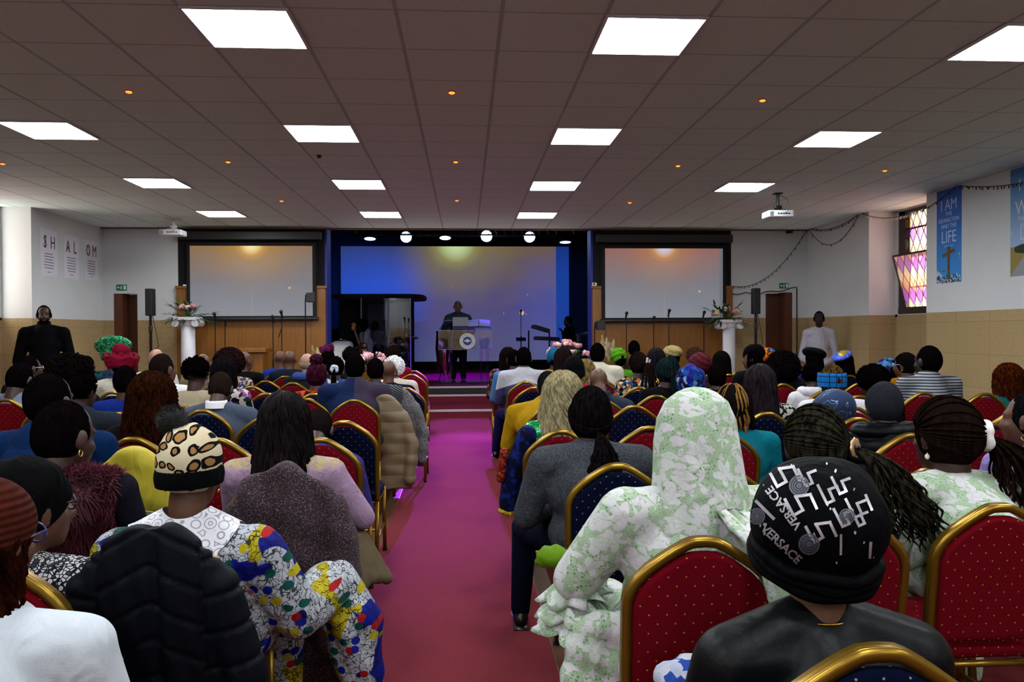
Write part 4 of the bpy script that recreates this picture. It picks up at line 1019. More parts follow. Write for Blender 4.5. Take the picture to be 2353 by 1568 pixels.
def afro(hc, R, s, mat, root, rx, rz, off=(0, -.02, .02), n=500, seed=1, curl=.02):
    rr = random.Random(seed); c = hc+Vector(off); f = lambda p: 1+.035*math.sin(p.x*9+seed)*math.sin(p.z*8)+.02*math.sin(p.x*23)*math.cos(p.z*21+p.y*17)
    MB().ell(c, (rx*.95, rx, rz*.95), None, 32, 20, f).build('hair', mat, root, True)
    m = MB()
    for i in range(n):
        z = rr.uniform(-.75, 1); a = rr.uniform(0, 6.283); q = math.sqrt(1-z*z); d = Vector((q*math.cos(a), q*math.sin(a), z))
        if d.y > .55 and d.z < .5: continue
        p = c+Vector((d.x*rx*.93, d.y*rx*.97, d.z*rz*.93)); t = d.orthogonal().normalized(); b = d.cross(t); ph = rr.uniform(0, 6.28); P = []
        for k in range(7): P.append(p+d*(curl*k/6*rr.uniform(.7, 1.3))+(t*math.cos(ph+k*1.4)+b*math.sin(ph+k*1.4))*curl*.35)
        m.tube(P, rx*.035, 4)
    m.build('hair', mat, root, True, fix=False)
def braids(hc, R, s, mat, root, G, n=70, r=.0055, L=.4, spread=.07, curl=.0, fall=(0, -.05), seed=1, vol=.01, tail=1, knot=.6):
    """cornrowed strands swept over the skull to a gather point, then hanging as a tail"""
    rr = random.Random(seed); rx, ry, rz = (.078+vol)*s, (.098+vol)*s, (.106+vol)*s; c0 = hc+R @ Vector((0, -.016*s, .014*s)); G = Vector(G); g = R @ G
    gd = Vector((G.x/rx, G.y/ry, G.z/rz)).normalized()
    MB().ell(c0+R @ Vector((0, -.006, .0)), Vector((rx*.965, ry*.955, rz*.965)), R, 26, 18).build('hair', mat, root, True)
    m = MB()
    for i in range(n):
        a = 2*PI*i/n; 
        # start on the hairline: ring tilted back from forehead to nape
        st = Vector((math.sin(a)*.96, math.cos(a)*.86, -.18+.62*max(0, math.cos(a))-.32*max(0, -math.cos(a)))).normalized()
        P = []; Rr = []; N = 16; om = math.acos(max(-1, min(1, st.dot(gd))))
        for j in range(N):
            f = j/(N-1); d = (st*math.sin((1-f)*om)+gd*math.sin(f*om))/max(math.sin(om), .02) if om > .05 else st
            k = 1.0+.02*f; P.append(c0+R @ Vector((d.x*rx*k, d.y*ry*k, d.z*rz*k))); Rr.append(r*(1+.22*math.sin(j*3.1)))
        if tail:
            q = P[-1]; out = (R @ Vector((gd.x, gd.y, gd.z))).normalized(); ph = rr.uniform(0, 6.28); sx = rr.uniform(-1, 1); sy = rr.uniform(-1, 1); LL = L*rr.uniform(.7, 1.08); N2 = 34
            for j in range(1, N2+1):
                f = j/N2; arcv = out*(.06*math.sin(min(1, f*2.2)*PI/2)); p = q+arcv+Vector((fall[0]*f+sx*spread*f**.8, fall[1]*f+sy*spread*.6*f**.8, -LL*f**1.25+.02*math.sin(f*PI)))
                cu = curl*max(0, (f-.35)/.65); p += Vector((math.cos(ph+f*30), math.sin(ph+f*30), 0))*cu; P.append(p); Rr.append(r*(1 if f < .95 else .6)*(1+.2*math.sin(j*3.1)))
        m.tube(P, Rr, 5)
    m.build('hair', mat, root, True, fix=False); return c0+g
def wrap(hc, R, mat, root, r=(.10, .118, .12), off=(0, -.02, .045), folds=16, amp=.045, tilt=.6, name='head_wrap', q=None, top=0, seed=0):
    c = hc+R @ Vector(off); ct, sn = math.cos(tilt), math.sin(tilt)
    f = lambda p: 1+amp*math.sin(folds*(p.z*ct+p.x*sn)+2.2*math.sin(p.y*3+p.x*2+seed))+amp*.5*math.sin(folds*.6*(p.x-p.z*.4)+seed)
    return MB().ell(c, r, R @ (q or Matrix.Identity(3)), 48, 32, f).build(name, mat, root, True)
def band(hc, R, mat, root, r, z0, z1, name='hat_band', ribs=40, amp=.012, off=(0, -.012), tilt=0):
    rings = []
    for k in range(7):
        f = k/6; z = z0+(z1-z0)*f; sw = 1+.04*math.sin(PI*f)
        rings.append([hc+R @ (RX(tilt) @ Vector(((r[0]*sw)*(1+amp*math.sin(i*ribs*2*PI/120))*math.cos(2*PI*i/120), (r[1]*sw)*(1+amp*math.sin(i*ribs*2*PI/120))*math.sin(2*PI*i/120)+off[1], z))) for i in range(120)])
    inner = [[hc+(p-hc)*.93 for p in r_] for r_ in (rings[-1], rings[0])]
    return MB().loft(rings+inner, caps=False).build(name, mat, root, True)
def fuzz(center, rad_, n, L, mat, root, name, seed=1, dirb=None, pts=None):
    rr = random.Random(seed); m = MB()
    for i in range(n):
        p, d = rr.choice(pts); p = Vector(p); d = (Vector(d)+Vector((rr.uniform(-.6, .6), rr.uniform(-.6, .6), rr.uniform(-.9, .3)))).normalized(); l = L*rr.uniform(.6, 1.2)
        a = d.orthogonal().normalized()*.0028; m.add([p-a, p+a, p+d*l+Vector((0, 0, -l*.3))], [(0, 1, 2)])
    return m.build(name, mat, root, False, fix=False)
def surf_pts(me):
    return [(tuple(v.co), tuple(v.normal)) for v in me.vertices]
def add_face(hc, R, root, s=1):
    for k in (-1, 1):
        e = MB().ell(hc+R @ (Vector((k*.030, .079, .006))*s), .0100*s, R, 10, 8).build('eye', plain('#5a534c', .4), root, True)
        MB().ell(hc+R @ (Vector((k*.030, .0855, .006))*s), .0062*s, R, 8, 6).build('iris', plain('#120a08', .2), e, True)
        MB().cap(hc+R @ (Vector((k*.015, .094, .026))*s), hc+R @ (Vector((k*.047, .080, .026))*s), .0045*s, .003*s, 6).build('eyebrow', plain('#0c0806', .8), root, True)
    MB().cap(hc+R @ (Vector((-.02, .095, -.068))*s), hc+R @ (Vector((.02, .095, -.068))*s), .0045*s, .0045*s, 6).build('lips', plain('#4a241e', .5), root, True)
LOWS = {}
def person(head, label, skin_c='d', top='#444', legs='#14141c', w=1.0, hs=1.0, hy=0, hp=0, sleeve='long', pose='sit', lean=.04, rz=0, floor=0, voxel=None, arm=1.0, el=None, wr=None, face=False, shoe='#0a0a0a', skirt=False, group='seated people of the congregation', hips=None, hz=None, top2=None, lgo=None, drop=.192):
    """head = world position of the head centre; returns root, head centre, head rotation, shirt object, joints"""
    head = Vector(head); X, Y, Z = head
    V = voxel or (.010 if Y < 2.7 else .0125 if Y < 4.6 else .016 if Y < 7 else .02)
    f = RZ(rz) @ Vector((0, 1, 0)); side = RZ(rz) @ Vector((1, 0, 0))
    base = Vector((X, Y, 0))-f*lean
    if hips is not None: base = Vector((hips[0], hips[1], 0))
    root = thing('person', label, 'person', (base.x, base.y, floor), rz, group)
    iv = RZ(-rz); hc = iv @ (head-Vector((base.x, base.y, 0))); hc.z = Z-floor
    R = RZ(hy) @ RX(-hp)
    Lw = max(V, .014)
    if pose == 'sit':
        hip = Vector((0, 0, .57)); top_ = Vector((hc.x*.9, hc.y*.9-.045, hc.z-drop))
        ch = hip.lerp(top_, .62)+Vector((0, -.012-.12*max(0, hc.y-.15), 0))
    else:
        hip = Vector((0, 0, hc.z*.555)); top_ = Vector((hc.x*.9, hc.y*.8-.02, hc.z-.225)); ch = hip.lerp(top_, .68)
    J = {'hip': hip, 'chest': ch, 'top': top_, 'nk': hc+R @ Vector((0, -.035, -.13))*.9+Vector((0, 0, -.02))}
    J['nk'] = (hc+R @ Vector((0, -.035, -.15)))
    sw = .178*w; J['sh'] = [top_+Vector((-sw, 0, -.015)), top_+Vector((sw, 0, -.015))]
    if pose == 'sit':
        J['el'] = el or [J['sh'][0]+Vector((-.06, .06, -.275)), J['sh'][1]+Vector((.06, .06, -.275))]
        J['wr'] = wr or [Vector((-.10, .26, .68)), Vector((.10, .28, .68))]
        J['lg'] = [(Vector((k*.095, .02, .545)), Vector((k*.135, .44, .53)), Vector((k*.135, .45, .09))) for k in (-1, 1)]
    else:
        J['el'] = el or [J['sh'][0]+Vector((-.07, -.01, -.29)), J['sh'][1]+Vector((.07, -.01, -.29))]
        J['wr'] = wr or [J['el'][0]+Vector((.03, .1, -.24)), J['el'][1]+Vector((-.03, .1, -.24))]
        J['lg'] = [(Vector((k*.09, 0, hip.z-.04)), Vector((k*.105, .02, hip.z*.53)), Vector((k*.115, -.01, .085))) for k in (-1, 1)]
    for i_, (kn_, an_) in (lgo or {}).items(): J['lg'][i_] = (J['lg'][i_][0], Vector(kn_), Vector(an_))
    # body: one continuous skin surface
    mb, post = MB(), MB(); head_shapes(mb, post, hc, R, hs, 1)
    mb.cap(hc+R @ Vector((0, -.034, -.09))*hs, J['nk']+Vector((0, 0, -.04)), .055*hs, .062, 12)
    torso(mb, J, w, -.014, sleeve='x'); legs_(mb, J, -.012, .86)
    for i in (0, 1):
        s_, e_, h_ = J['sh'][i], J['el'][i], J['wr'][i]
        mb.cap(s_, e_, .050, .040, 10); mb.cap(e_, h_, .040, .027, 10)
        d = (h_-e_).normalized(); hand(post, h_, d+Vector((0, .2, -.15)) if pose == 'sit' else d, (0, -.2, 1) if pose == 'sit' else ((-1, 1)[i], 0, 0), (-1, 1)[i])
    sm = skin(SK.get(skin_c, skin_c))
    me = melt(mb, V, 5, post); link('body', me, sm, root)
    if face: add_face(hc, R, root, hs)
    # clothing follows the body
    cb = MB(); torso(cb, J, w, .010, arm, sleeve)
    if skirt and pose == 'sit':
        pass
    cm = cloth(top) if isinstance(top, str) else top
    shirt = link('top', melt(cb, V, 7), [cm], root)
    lb = MB(); legs_(lb, J, .006, (1.0 if pose == 'sit' else w**1.2) if not skirt else 1.12)
    lb.ell(J['hip']+Vector((0, .01, -.01)), (.165*w, .14*w, .11))
    lm = cloth(legs) if isinstance(legs, str) else legs
    link('trousers' if not skirt else 'skirt', melt(lb, Lw, 5), [lm], root)
    for i in (0, 1):
        a = J['lg'][i][2]; k = MB(); k.cap(a+Vector((0, -.02, -.045)), a+Vector((0, .13, -.055)), .040, .034, 10); k.cap(a+Vector((0, -.02, -.045)), a, .04, .038, 10)
        k.box(a+Vector((0, .05, -.082)), (.075, .25, .012)); k.build('shoe', plain(shoe, .35), root, True)
    return root, hc, R, shirt, J
def seat_under(kind, root, ref, rz=0, back=0.0):
    x, y = root.location.x, root.location.y
    for cx, cy in CHAIRS:
        if abs(cx-x) < .30 and abs(cy-y) < .33: return
    put_chair(kind, x, y-.02-back, rz, '%s gold framed banquet chair under the %s' % (kind, ref))
# --------------------------------------------------------- cloth prints
PR = {}
def P_(name, fn):
    if name not in PR:
        t = NT(name); t.rough(.85); t.set(Specular_IOR_Level=.1); fn(t)
        v = t.co(scale=(1, 1, .55)); t.bump(t.noise(v, 11, 2, .5, 1.2)[0], .5, .03); dim(t, .62); PR[name] = t.m
    return PR[name]
def cells(t, scale, cols, edge=None, ew=.04, dist=.0):
    v = t.co(); 
    if dist:
        n = t.noise(v, 9, 2)[1]; a = t.add('ShaderNodeMixRGB'); a.inputs[0].default_value = dist; t.l.new(v, a.inputs[1]); t.l.new(n, a.inputs[2]); v = a.outputs[0]
    vo = t.vor(v, scale); r = t.sep(vo['Color'])[0]
    c = t.ramp(r, [(i/len(cols), k) for i, k in enumerate(cols)], 'CONSTANT')
    if edge: c = t.mix(t.step(t.vor(v, scale, 'DISTANCE_TO_EDGE')['Distance'], ew, ew*.6), c, edge)
    return c
def ankara(name, cols, scale=40, edge=None, ew=.05, dist=.03): return P_(name, lambda t: t.color(cells(t, scale, cols, edge, ew, dist)))
def stripes(name, c1, c2, period, axis=2, duty=.5, diag=0):
    def fn(t):
        x, y, z = t.sep(t.co()); a = (x, y, z)[axis]
        if diag: a = t.m_('ADD', z, t.m_('MULTIPLY', t.m_('ABSOLUTE', x), diag))
        f = t.m_('FRACT', t.m_('ADD', t.m_('DIVIDE', a, period), 100.)); t.color(t.mix(t.step(f, duty-.06, duty+.06), c1, c2))
    return P_(name, fn)
def plaid(name, c1, c2, p, w=.12, c3=None, p2=None):
    def fn(t):
        v = t.co(); x, y, z = t.sep(v)
        g = lambda a, q: t.step(t.m_('ABSOLUTE', t.m_('SUBTRACT', t.m_('FRACT', t.m_('ADD', t.m_('DIVIDE', a, q), 100.)), .5)), w, w*.7)
        m = t.m_('MAXIMUM', g(x, p), g(z, p)); c = t.mix(m, c1, c2)
        if c3: c = t.mix(t.step(x, .0, .002), c3, c)
        t.color(c)
    return P_(name, fn)
def lace(name, base, fl, gaps, sc=1.0):
    def fn(t):
        v = t.co(); n = t.noise(v, 14, 2)[1]; a = t.add('ShaderNodeMixRGB'); a.inputs[0].default_value = .03; t.l.new(v, a.inputs[1]); t.l.new(n, a.inputs[2]); q = a.outputs[0]
        def flower(scale, R0):
            vo = t.vor(q, scale, rnd=.8); df = t.add('ShaderNodeVectorMath', operation='SUBTRACT'); mu = t.add('ShaderNodeVectorMath', operation='SCALE')
            t.l.new(q, mu.inputs[0]); mu.inputs['Scale'].default_value = scale; ps = t.add('ShaderNodeVectorMath', operation='SCALE'); t.l.new(vo['Position'], ps.inputs[0]); ps.inputs['Scale'].default_value = scale
            t.l.new(mu.outputs[0], df.inputs[0]); t.l.new(ps.outputs[0], df.inputs[1]); x, y, z = t.sep(df.outputs[0]); c = t.sep(vo['Color'])
            an = t.m_('ADD', t.m_('ARCTAN2', z, t.m_('ADD', x, t.m_('MULTIPLY', y, .6))), t.m_('MULTIPLY', c[2], 6.28)); cs = t.m_('COSINE', t.m_('MULTIPLY', an, 5))
            rad_ = t.m_('MULTIPLY', t.m_('ADD', .78, t.m_('MULTIPLY', cs, .22)), R0); d = vo['Distance']
            body = t.step(t.m_('SUBTRACT', rad_, d), 0, .02); vein = t.m_('MAXIMUM', t.step(cs, -.80, -.93), t.step(t.m_('ABSOLUTE', t.m_('SUBTRACT', d, t.m_('MULTIPLY', rad_, .45))), .03, .015))
            return body, vein, c
        b1, v1, c1 = flower(14*sc, .57); b2, v2, c2 = flower(30*sc, .42)
        net = t.step(t.vor(v, 100*sc, 'DISTANCE_TO_EDGE')['Distance'], .16, .26); hole = t.step(t.noise(v, 13*sc, 2)[0], .52, .60)
        g = t.mix(t.m_('MULTIPLY', net, t.m_('ADD', .35, t.m_('MULTIPLY', hole, .65))), base, gaps)
        g = t.mix(b2, g, t.mix(t.m_('MULTIPLY', v2, .6), fl[1], base)); g = t.mix(b1, g, t.mix(t.m_('MULTIPLY', v1, .55), t.mix(c1[1], fl[0], fl[1]), base))
        sq = t.vor(v, 130); sparkle = t.m_('MULTIPLY', t.step(sq['Distance'], .16, .10), t.step(t.sep(sq['Color'])[0], .90, .91))
        g = t.mix(sparkle, g, '#e6ece0'); t.color(g); t.put(t.b.inputs['Metallic'], t.m_('MULTIPLY', sparkle, .5)); t.rough(.6)
    return P_(name, fn)
# ------------------------------------------------------------------ hair and headwear recipes: each returns (builder, height above the skull)
HB = '#050304'
def SH(c=HB, g=1.0, rag=.012): return (lambda hc, R, s, r: shell_hair(hc, R, s, hairm(c, None, .8), r, grow=g, rag=rag), .008+.1*(g-1))
def BALD(): return (lambda hc, R, s, r: None, 0)
def FRINGE(c): return (lambda hc, R, s, r: MB().ell(hc+R @ Vector((0, -.03, -.012)), Vector((.078, .085, .055))*s, R, 24, 14).build('hair', hairm(c, None, .8), r, True), 0)
def AF(c=HB, rx=.13, rz=.135, n=420, off=(0, -.025, .03), curl=.022): return (lambda hc, R, s, r: afro(hc, R, s, hairm(c, None, .7), r, rx, rz, off, n, int(rx*1000), curl), rz+off[2]-.118+.01)
def LG(c=HB, c2=None, h=.012, **k): return (lambda hc, R, s, r: hang(hc, R, s, hairm(c, c2, k.pop('rough', .42) if 'rough' in k else .42), r, **k), h)
def CAPB(mat, bandmat=None, pom=None, r=(.092, .108, .105), z=.04, bh=.06, nm='beanie', slouch=0):
    def fn(hc, R, s, rt):
        o = MB().ell(hc+R @ Vector((0, -.016-slouch*.3, z)), r, R, 40, 26, lambda p: 1+.03*max(0, p.z)*math.sin(p.x*7+p.y*5)+(.10*slouch*max(0, p.z))).build(nm, mat, rt, True)
        if bandmat: 
            b = band(hc+R @ Vector((0, -.014, z)), R, bandmat, o, (r[0]*1.0, r[1]*1.0), -.075, -.075+bh, 'ribbed_cuff', 40, .014, (0, 0))
        if pom:
            pc = hc+R @ Vector((-.045, -.03, z+r[2]+.012)); m = MB().ell(pc, (.042, .042, .038), None, 16, 12); rr = random.Random(2)
            for i in range(900):
                d = Vector((rr.gauss(0, 1), rr.gauss(0, 1), rr.gauss(0, 1))).normalized(); q = d.orthogonal().normalized()*.002; m.add([pc+d*.035-q, pc+d*.035+q, pc+d*rr.uniform(.045, .056)], [(0, 1, 2)])
            m.build('pompom', pom, o, False, fix=False)
        return o
    return (fn, z+r[2]-.118)
def WR(mat, r=(.098, .115, .115), off=(0, -.02, .04), hairc=HB, nm='head_wrap', extra=None, under=True, **k):
    def fn(hc, R, s, rt):
        if under: shell_hair(hc, R, s, hairm(hairc, None, .8), rt)
        o = wrap(hc, R, mat, rt, r, off, name=nm, **k)
        if extra: extra(hc, R, o, rt)
    return (fn, off[2]+r[2]-.118)
def BR(c=HB, c2=None, h=.012, G=(0, -.11, -.02), acc=None, **k):
    def fn(hc, R, s, rt):
        g = braids(hc, R, s, hairm(c, c2, .5), rt, G, **k)
        if acc: acc(g, hc, R, rt)
    return (fn, h)
def A(px, cy, Y, sk, hair, top, label, ref, chair='red', **k):
    hs = k.pop('hs', 1.04); 
    kind = None
    if isinstance(chair, tuple):
        kind, bx, by = chair; c = atZ(bx, by, .945); cyy = c.y+.28
        if Y is None: Y = cyy+.03
        put_chair(kind, c.x, cyy, k.get('crz', 0), '%s gold framed banquet chair under the %s' % (kind, ref))
    k.pop('crz', None)
    fn, h = hair; p = at(px, cy, Y); p.z -= (.118*hs+h)
    if isinstance(chair, tuple):
        hx = k.pop('hx', None); lean = Y-cyy+.0
        k.setdefault('hips', ((c.x*.4+p.x*.6) if hx is None else hx, cyy-.0))
    post = k.pop('post', None)
    r, hc, R, shirt, J = person(p, label, sk, top, hs=hs, **k)
    fn(hc, R, hs, r)
    if isinstance(chair, str): seat_under(chair, r, ref)
    if post: post(hc, R, r, J, shirt)
    return r, hc, R, shirt, J
def E_(kind, px, py, label, rz=0, z=.945):
    c = atZ(px, py, z); return put_chair(kind, c.x, c.y+.275, rz, label)
GOLD = plain('#c9a040', .25, 1, name='gold'); PEARL = plain('#d9d0c0', .25, name='pearl'); SILV = plain('#b9bcc4', .3, .8, name='silver_cloth')
def earring(side, mat=GOLD, r=.014, drop=0, hoop=True):
    def fn(hc, R, rt, J, sh):
        for k in ((-1, 1) if side == 0 else (side,)):
            c = hc+R @ Vector((k*.084, -.002, -.042))
            if hoop: MB().tube([c+Vector((0, r*math.cos(a*PI/8), -r-drop+r*math.sin(a*PI/8))) for a in range(17)], .0022, 6).build('earring', mat, rt, True)
            else: MB().tube([c, c-Vector((0, 0, drop))], .0015, 5).ell(c-Vector((0, 0, drop+r*.8)), (r*.8, r*.8, r), None, 12, 8).build('earring', mat, rt, True)
    return fn
def glasses(col='#15131c'):
    def fn(hc, R, rt, J=None, sh=None):
        m = MB()
        for k in (-1, 1):
            c = Vector((k*.033, .094, .004)); m.tube([hc+R @ (c+Vector((.027*math.cos(a*PI/9), 0, .021*math.sin(a*PI/9)))) for a in range(19)], .0028, 6)
            m.tube([hc+R @ Vector((k*.06, .092, .010)), hc+R @ Vector((k*.085, .02, .012)), hc+R @ Vector((k*.084, -.02, .002))], .0028, 6)
        m.tube([hc+R @ Vector((-.008, .1, .006)), hc+R @ Vector((.008, .1, .006))], .0025, 6)
        m.build('glasses', plain(col, .3), rt, True)
    return fn
def both(*fs):
    def fn(*a):
        for f in fs: f(*a)
    return fn
def hood(mat, sc=1.0):
    def fn(hc, R, rt, J, sh):
        m = MB(); c = J['top']+Vector((0, -.03, .035)); 
        for k in range(9):
            a = rad(-110+220*k/8); m.ell(c+Vector((.105*sc*math.sin(a), -.075*math.cos(a)+.03, .02)), (.055*sc, .05, .05*sc))
        link('hood', melt(m, .012, 6), [mat], rt)
    return fn
def collar(mat, r=.068, h=.045, nm='collar'):
    def fn(hc, R, rt, J, sh):
        c = J['nk']+Vector((0, .0, .005)); n = 40; rings = []
        for q, z in ((r+.012, -.02), (r+.006, h*.6), (r+.004, h), (r, h), (r-.002, 0)): rings.append([c+Vector((q*math.cos(2*PI*i/n), q*math.sin(2*PI*i/n), z)) for i in range(n)])
        MB().loft(rings, caps=False).build(nm, mat, rt, True)
    return fn
def furc(mat, n=2600, L=.035, nm='fur_collar', seed=3, w=1.0, low=.0):
    def fn(hc, R, rt, J, sh):
        m = MB(); c = J['nk']+Vector((0, -.01, -.035))
        for k in range(16):
            a = 2*PI*k/16; m.ell(c+Vector((.105*w*math.cos(a), .075*math.sin(a)-.02, -.012*abs(math.cos(a))-low*max(0, -math.sin(a)))), (.05, .045, .04))
        me = melt(m, .012, 4); o = link(nm, me, [mat], rt); fuzz(None, 0, n, L, mat, o, 'fur', seed, pts=surf_pts(me))
    return fn
M_LEAFRING = None
# ------------------------------------------------------------------ LEFT BLOCK, far rows first
grp_note = None
A(645, 806, 10.8, 'm', BALD(), '#1c3fae', 'person with bald head in royal blue jersey behind another bald man', 'bald person in royal blue', 'red', hy=-.3)
A(666, 806, None, 'm', BALD(), '#1b2436', 'person with shiny bald head in dark navy sweater', 'bald person in navy sweater', ('red', 655, 866), w=1.1, hx=None)
A(706, 812, None, 'w', FRINGE('#6a5c4c'), '#23303f', 'person with balding grey hair and pale skin in navy hooded jacket', 'balding pale person', 'blue') if 0 else None
A(706, 812, None, 'w', FRINGE('#6a5c4c'), '#23262c', 'person with balding grey hair and pale skin in dark hooded jacket', 'balding pale person', ('red', 672, 881), post=hood(cloth('#4a62a8'), 1.0))
E_('red', 558, 858, 'red gold framed banquet chair, empty left of oak lectern')
A(528, 797, None, 'd', AF('#1c0f10', .155, .15, 700), ankara('tribal_blue', ['#c9b48a', '#2c4a78', '#7a2c2c', '#d0c6b0'], 60), 'person with huge round dark afro in blue and cream patterned dress', 'person with huge round afro', ('red', 577, 890))
A(563, 808, 9.6, 'm', BALD(), '#0f1012', 'person with shaved head in black jacket behind the huge afro', 'shaved person in black jacket', 'red', hy=-.6)
A(467, 813, 8.6, 'm', BALD(), '#8a7a5a', 'person with bare head half hidden behind short curly haired man', 'half hidden bald person', 'blue')
A(360, 802, 8.9, 'w', BALD(), cloth('#d5d3d2'), 'person with bald pale head in white shirt by the left column', 'bald pale person', 'red', post=collar(plain('#9a8a66', .8), .07, .04), hs=1.08)
A(376, 812, 6.7, 'm', SH('#120c0a'), cloth('#dcdcde'), 'person with faded haircut in white tee looking right', 'faded haircut person in white', 'blue', hy=-.55, w=1.1, hs=1.1)
M_RWRAP = cloth('#8c1230', .8); M_GSH = NT('green_foil'); M_GSH.color(M_GSH.mix(M_GSH.step(M_GSH.noise(M_GSH.co(), 30, 3, .6, 2)[0], .4, .62), '#04291e', '#1f9a5c')).rough(.22); M_GSH.set(Metallic=.7); M_GSH.bump(M_GSH.noise(M_GSH.co(), 24, 2, .5, 2)[0], .9, .03)
def gele_fan(hc, R, o, rt):
    m = MB(); c = hc+R @ Vector((.0, -.0, .12))
    for k in range(7):
        a = rad(-70+140*k/6); m.ell(c+Vector((.11*math.sin(a), -.02, .035*math.cos(a))), (.075, .06, .10), RY(a), 14, 10, lambda p: 1+.05*math.sin(12*p.x))
    link('gele_fan', melt(m, .012, 3), [M_GSH.m], o)
A(262, 787, 8.5, 'd', WR(M_GSH.m, (.14, .12, .11), (-.0, -.01, .06), nm='gele', extra=gele_fan, folds=18, amp=.06), ankara('teal_print', ['#0f5a5c', '#3a2a6a', '#14474a', '#0a2c34'], 45), 'person with shiny emerald green gele headdress in teal print dress', 'person in shiny green gele', 'red', hs=1.05)
def gele_brim(hc, R, o, rt):
    c = hc+R @ Vector((0, -.01, .045)); m = MB()
    for q in range(3): m.tube([c+RX(.12) @ RY(.1) @ Vector(((.118+.012*q)*math.cos(i*PI/16), (.125)*math.sin(i*PI/16), -.025+.035*q+.012*math.sin(i*1.1+q))) for i in range(33)], .032-.004*q, 10)
    m.ell(c+Vector((.0, -.02, .10)), (.085, .08, .075), None, 20, 14, lambda p: 1+.08*math.sin(7*p.x+5*p.y)); link('gele_brim', melt(m, .011, 2), [M_RWRAP], o)
A(280, 797, None, 'd', WR(M_RWRAP, (.10, .11, .11), (0, -.01, .07), nm='gele', extra=gele_brim), lace('cream_eyelet', '#d8cfba', ('#e5dfd0', '#d9d0bd'), '#6a5c48', 1.6), 'person with wrapped crimson gele in cream eyelet dress', 'person in crimson gele', ('blue', 258, 903))
A(200, 817, 9.2, 'd', SH(), '#1a1a20', 'person with short dark hair half hidden beside curly haired woman', 'half hidden person', 'red')
A(163, 814, 6.3, 'd', AF('#0c0808', .15, .13, 600, curl=.035), '#17161c', 'person with wide loose black curls near the left wall', 'person with wide loose curls', 'blue')
A(70, 817, 7.8, 'd', SH(), '#1c1d24', 'person with short hair and thin glasses nearest the left wall', 'person with thin glasses', 'blue', post=glasses('#b9b9c0'), hy=-.7)
A(49, 835, None, 'd', SH(), cloth('#7d8ba3'), 'person with bowed head in pale blue grey shirt by the left edge', 'person in pale blue grey shirt', ('red', 12, 920), w=1.2, hy=-.3, hp=.3, hs=1.2, hx=None)
A(183, 839, 4.85, 'd', AF(HB, .098, .105, 500, (0, -.02, .035), .010), '#2b323c', 'person with short black curls in charcoal shirt leaning right', 'person in charcoal shirt', 'red', w=1.25, hy=-.35, hs=1.05)
A(290, 839, None, 'd', SH(), '#16308c', 'person with cropped hair in bright blue tee on the left', 'cropped person in bright blue tee', ('blue', 273, 951), hs=1.0)
A(450, 815, 6.25, 'd', AF(HB, .1, .1, 500, (0, -.015, .05), .014), cloth('#b5a78c'), 'person with short curly hair in beige shirt', 'person in beige shirt', 'red', w=1.05)
A(515, 822, 6.9, 'd', LG('#0d0a0d', L=.26, vol=.02, wave=.008, wf=34, n=110, h=.022), ankara('pink_green', ['#a85aa8', '#123a2c', '#d8d0cc', '#0a0a10'], 30), 'person with shoulder length wavy black hair in pink and green print', 'person in pink and green print', 'red')
A(507, 855, None, 'd', SH('#17100d'), plaid('grey_check', '#4a5468', '#5a6478', .012, .1), 'person with bowed head in checked grey suit jacket', 'person in checked grey suit', ('blue', 464, 945), w=1.3, hp=.5, lean=.12, post=collar(plain('#d8d8dc', .7), .07, .035), hx=None)
A(754, 800, 9.6, 'd', SH(), '#20222a', 'person with maroon and green fascinator in dark hair', 'person with maroon fascinator', 'red', post=lambda hc, R, r, J, s: (lambda m: [blossom(m, hc+Vector((.02, -.05, .12)), .07, 3), blossom(m, hc+Vector((-.05, -.05, .10)), .06, 4)] and m.build('fascinator', cloth('#6a1f4a'), r, True))(MB()))
A(807, 795, 10.3, 'd', AF('#0b0808', .105, .1, 260, (0, -.02, .035), .02), '#8a6a1a', 'person with piled dark hair in yellow print before the stage flowers', 'person with piled dark hair', 'red')
def bun(c, mat, off=(0, -.03, .16), r=(.062, .062, .058)):
    def fn(hc, R, s, rt):
        braids(hc, R, s, hairm(c, '#4a1a30', .5), rt, (0, -.02, .118), n=60, r=.005, tail=0); m = MB(); cc = hc+R @ Vector(off)
        m.ell(cc, r, None, 40, 28, lambda p: 1+.06*math.sin(9*p.z+3*math.atan2(p.y, p.x))+.03*math.sin(14*p.x+6*p.z))
        m.build('bun', hairm(c, '#4a1a30', .5), rt, True)
    return (fn, off[2]+r[2]-.118)
A(728, 812, None, 'm', bun('#1a0810', None), ankara('orange_swirl', ['#d8481a', '#170d0a', '#c83c14', '#1a0e0a'], 34, dist=.08), 'person with tall burgundy hair bun in orange and black print', 'person with burgundy bun', ('blue', 721, 907), w=1.05)
def scrunch(mat, r=.035, nm='scrunchie', R2=.02):
    def fn(g, hc, R, rt):
        g = g+Vector((0, -.012, 0)); m = MB(); d = (g-hc).normalized(); a = d.orthogonal().normalized(); b = d.cross(a)
        for i in range(14): m.ell(g+(a*math.cos(i*.449)+b*math.sin(i*.449))*r*.8, R2*(1+.15*math.sin(i*2.1)), None, 10, 8)
        link(nm, melt(m, .007, 2), [mat], rt)
    return fn
A(771, 817, 8.35, 'd', BR(G=(.01, -.115, -.02), acc=scrunch(plain('#a9b3bf', .5), .035), n=40, r=.005, L=.2, spread=.03), ankara('blue_strip', ['#1c4aa0', '#d8d8d8', '#1a3c88', '#244fae'], 16), 'person with low black ponytail tied by silver scrunchie in blue top', 'person with silver scrunchie', 'red', post=earring(0))
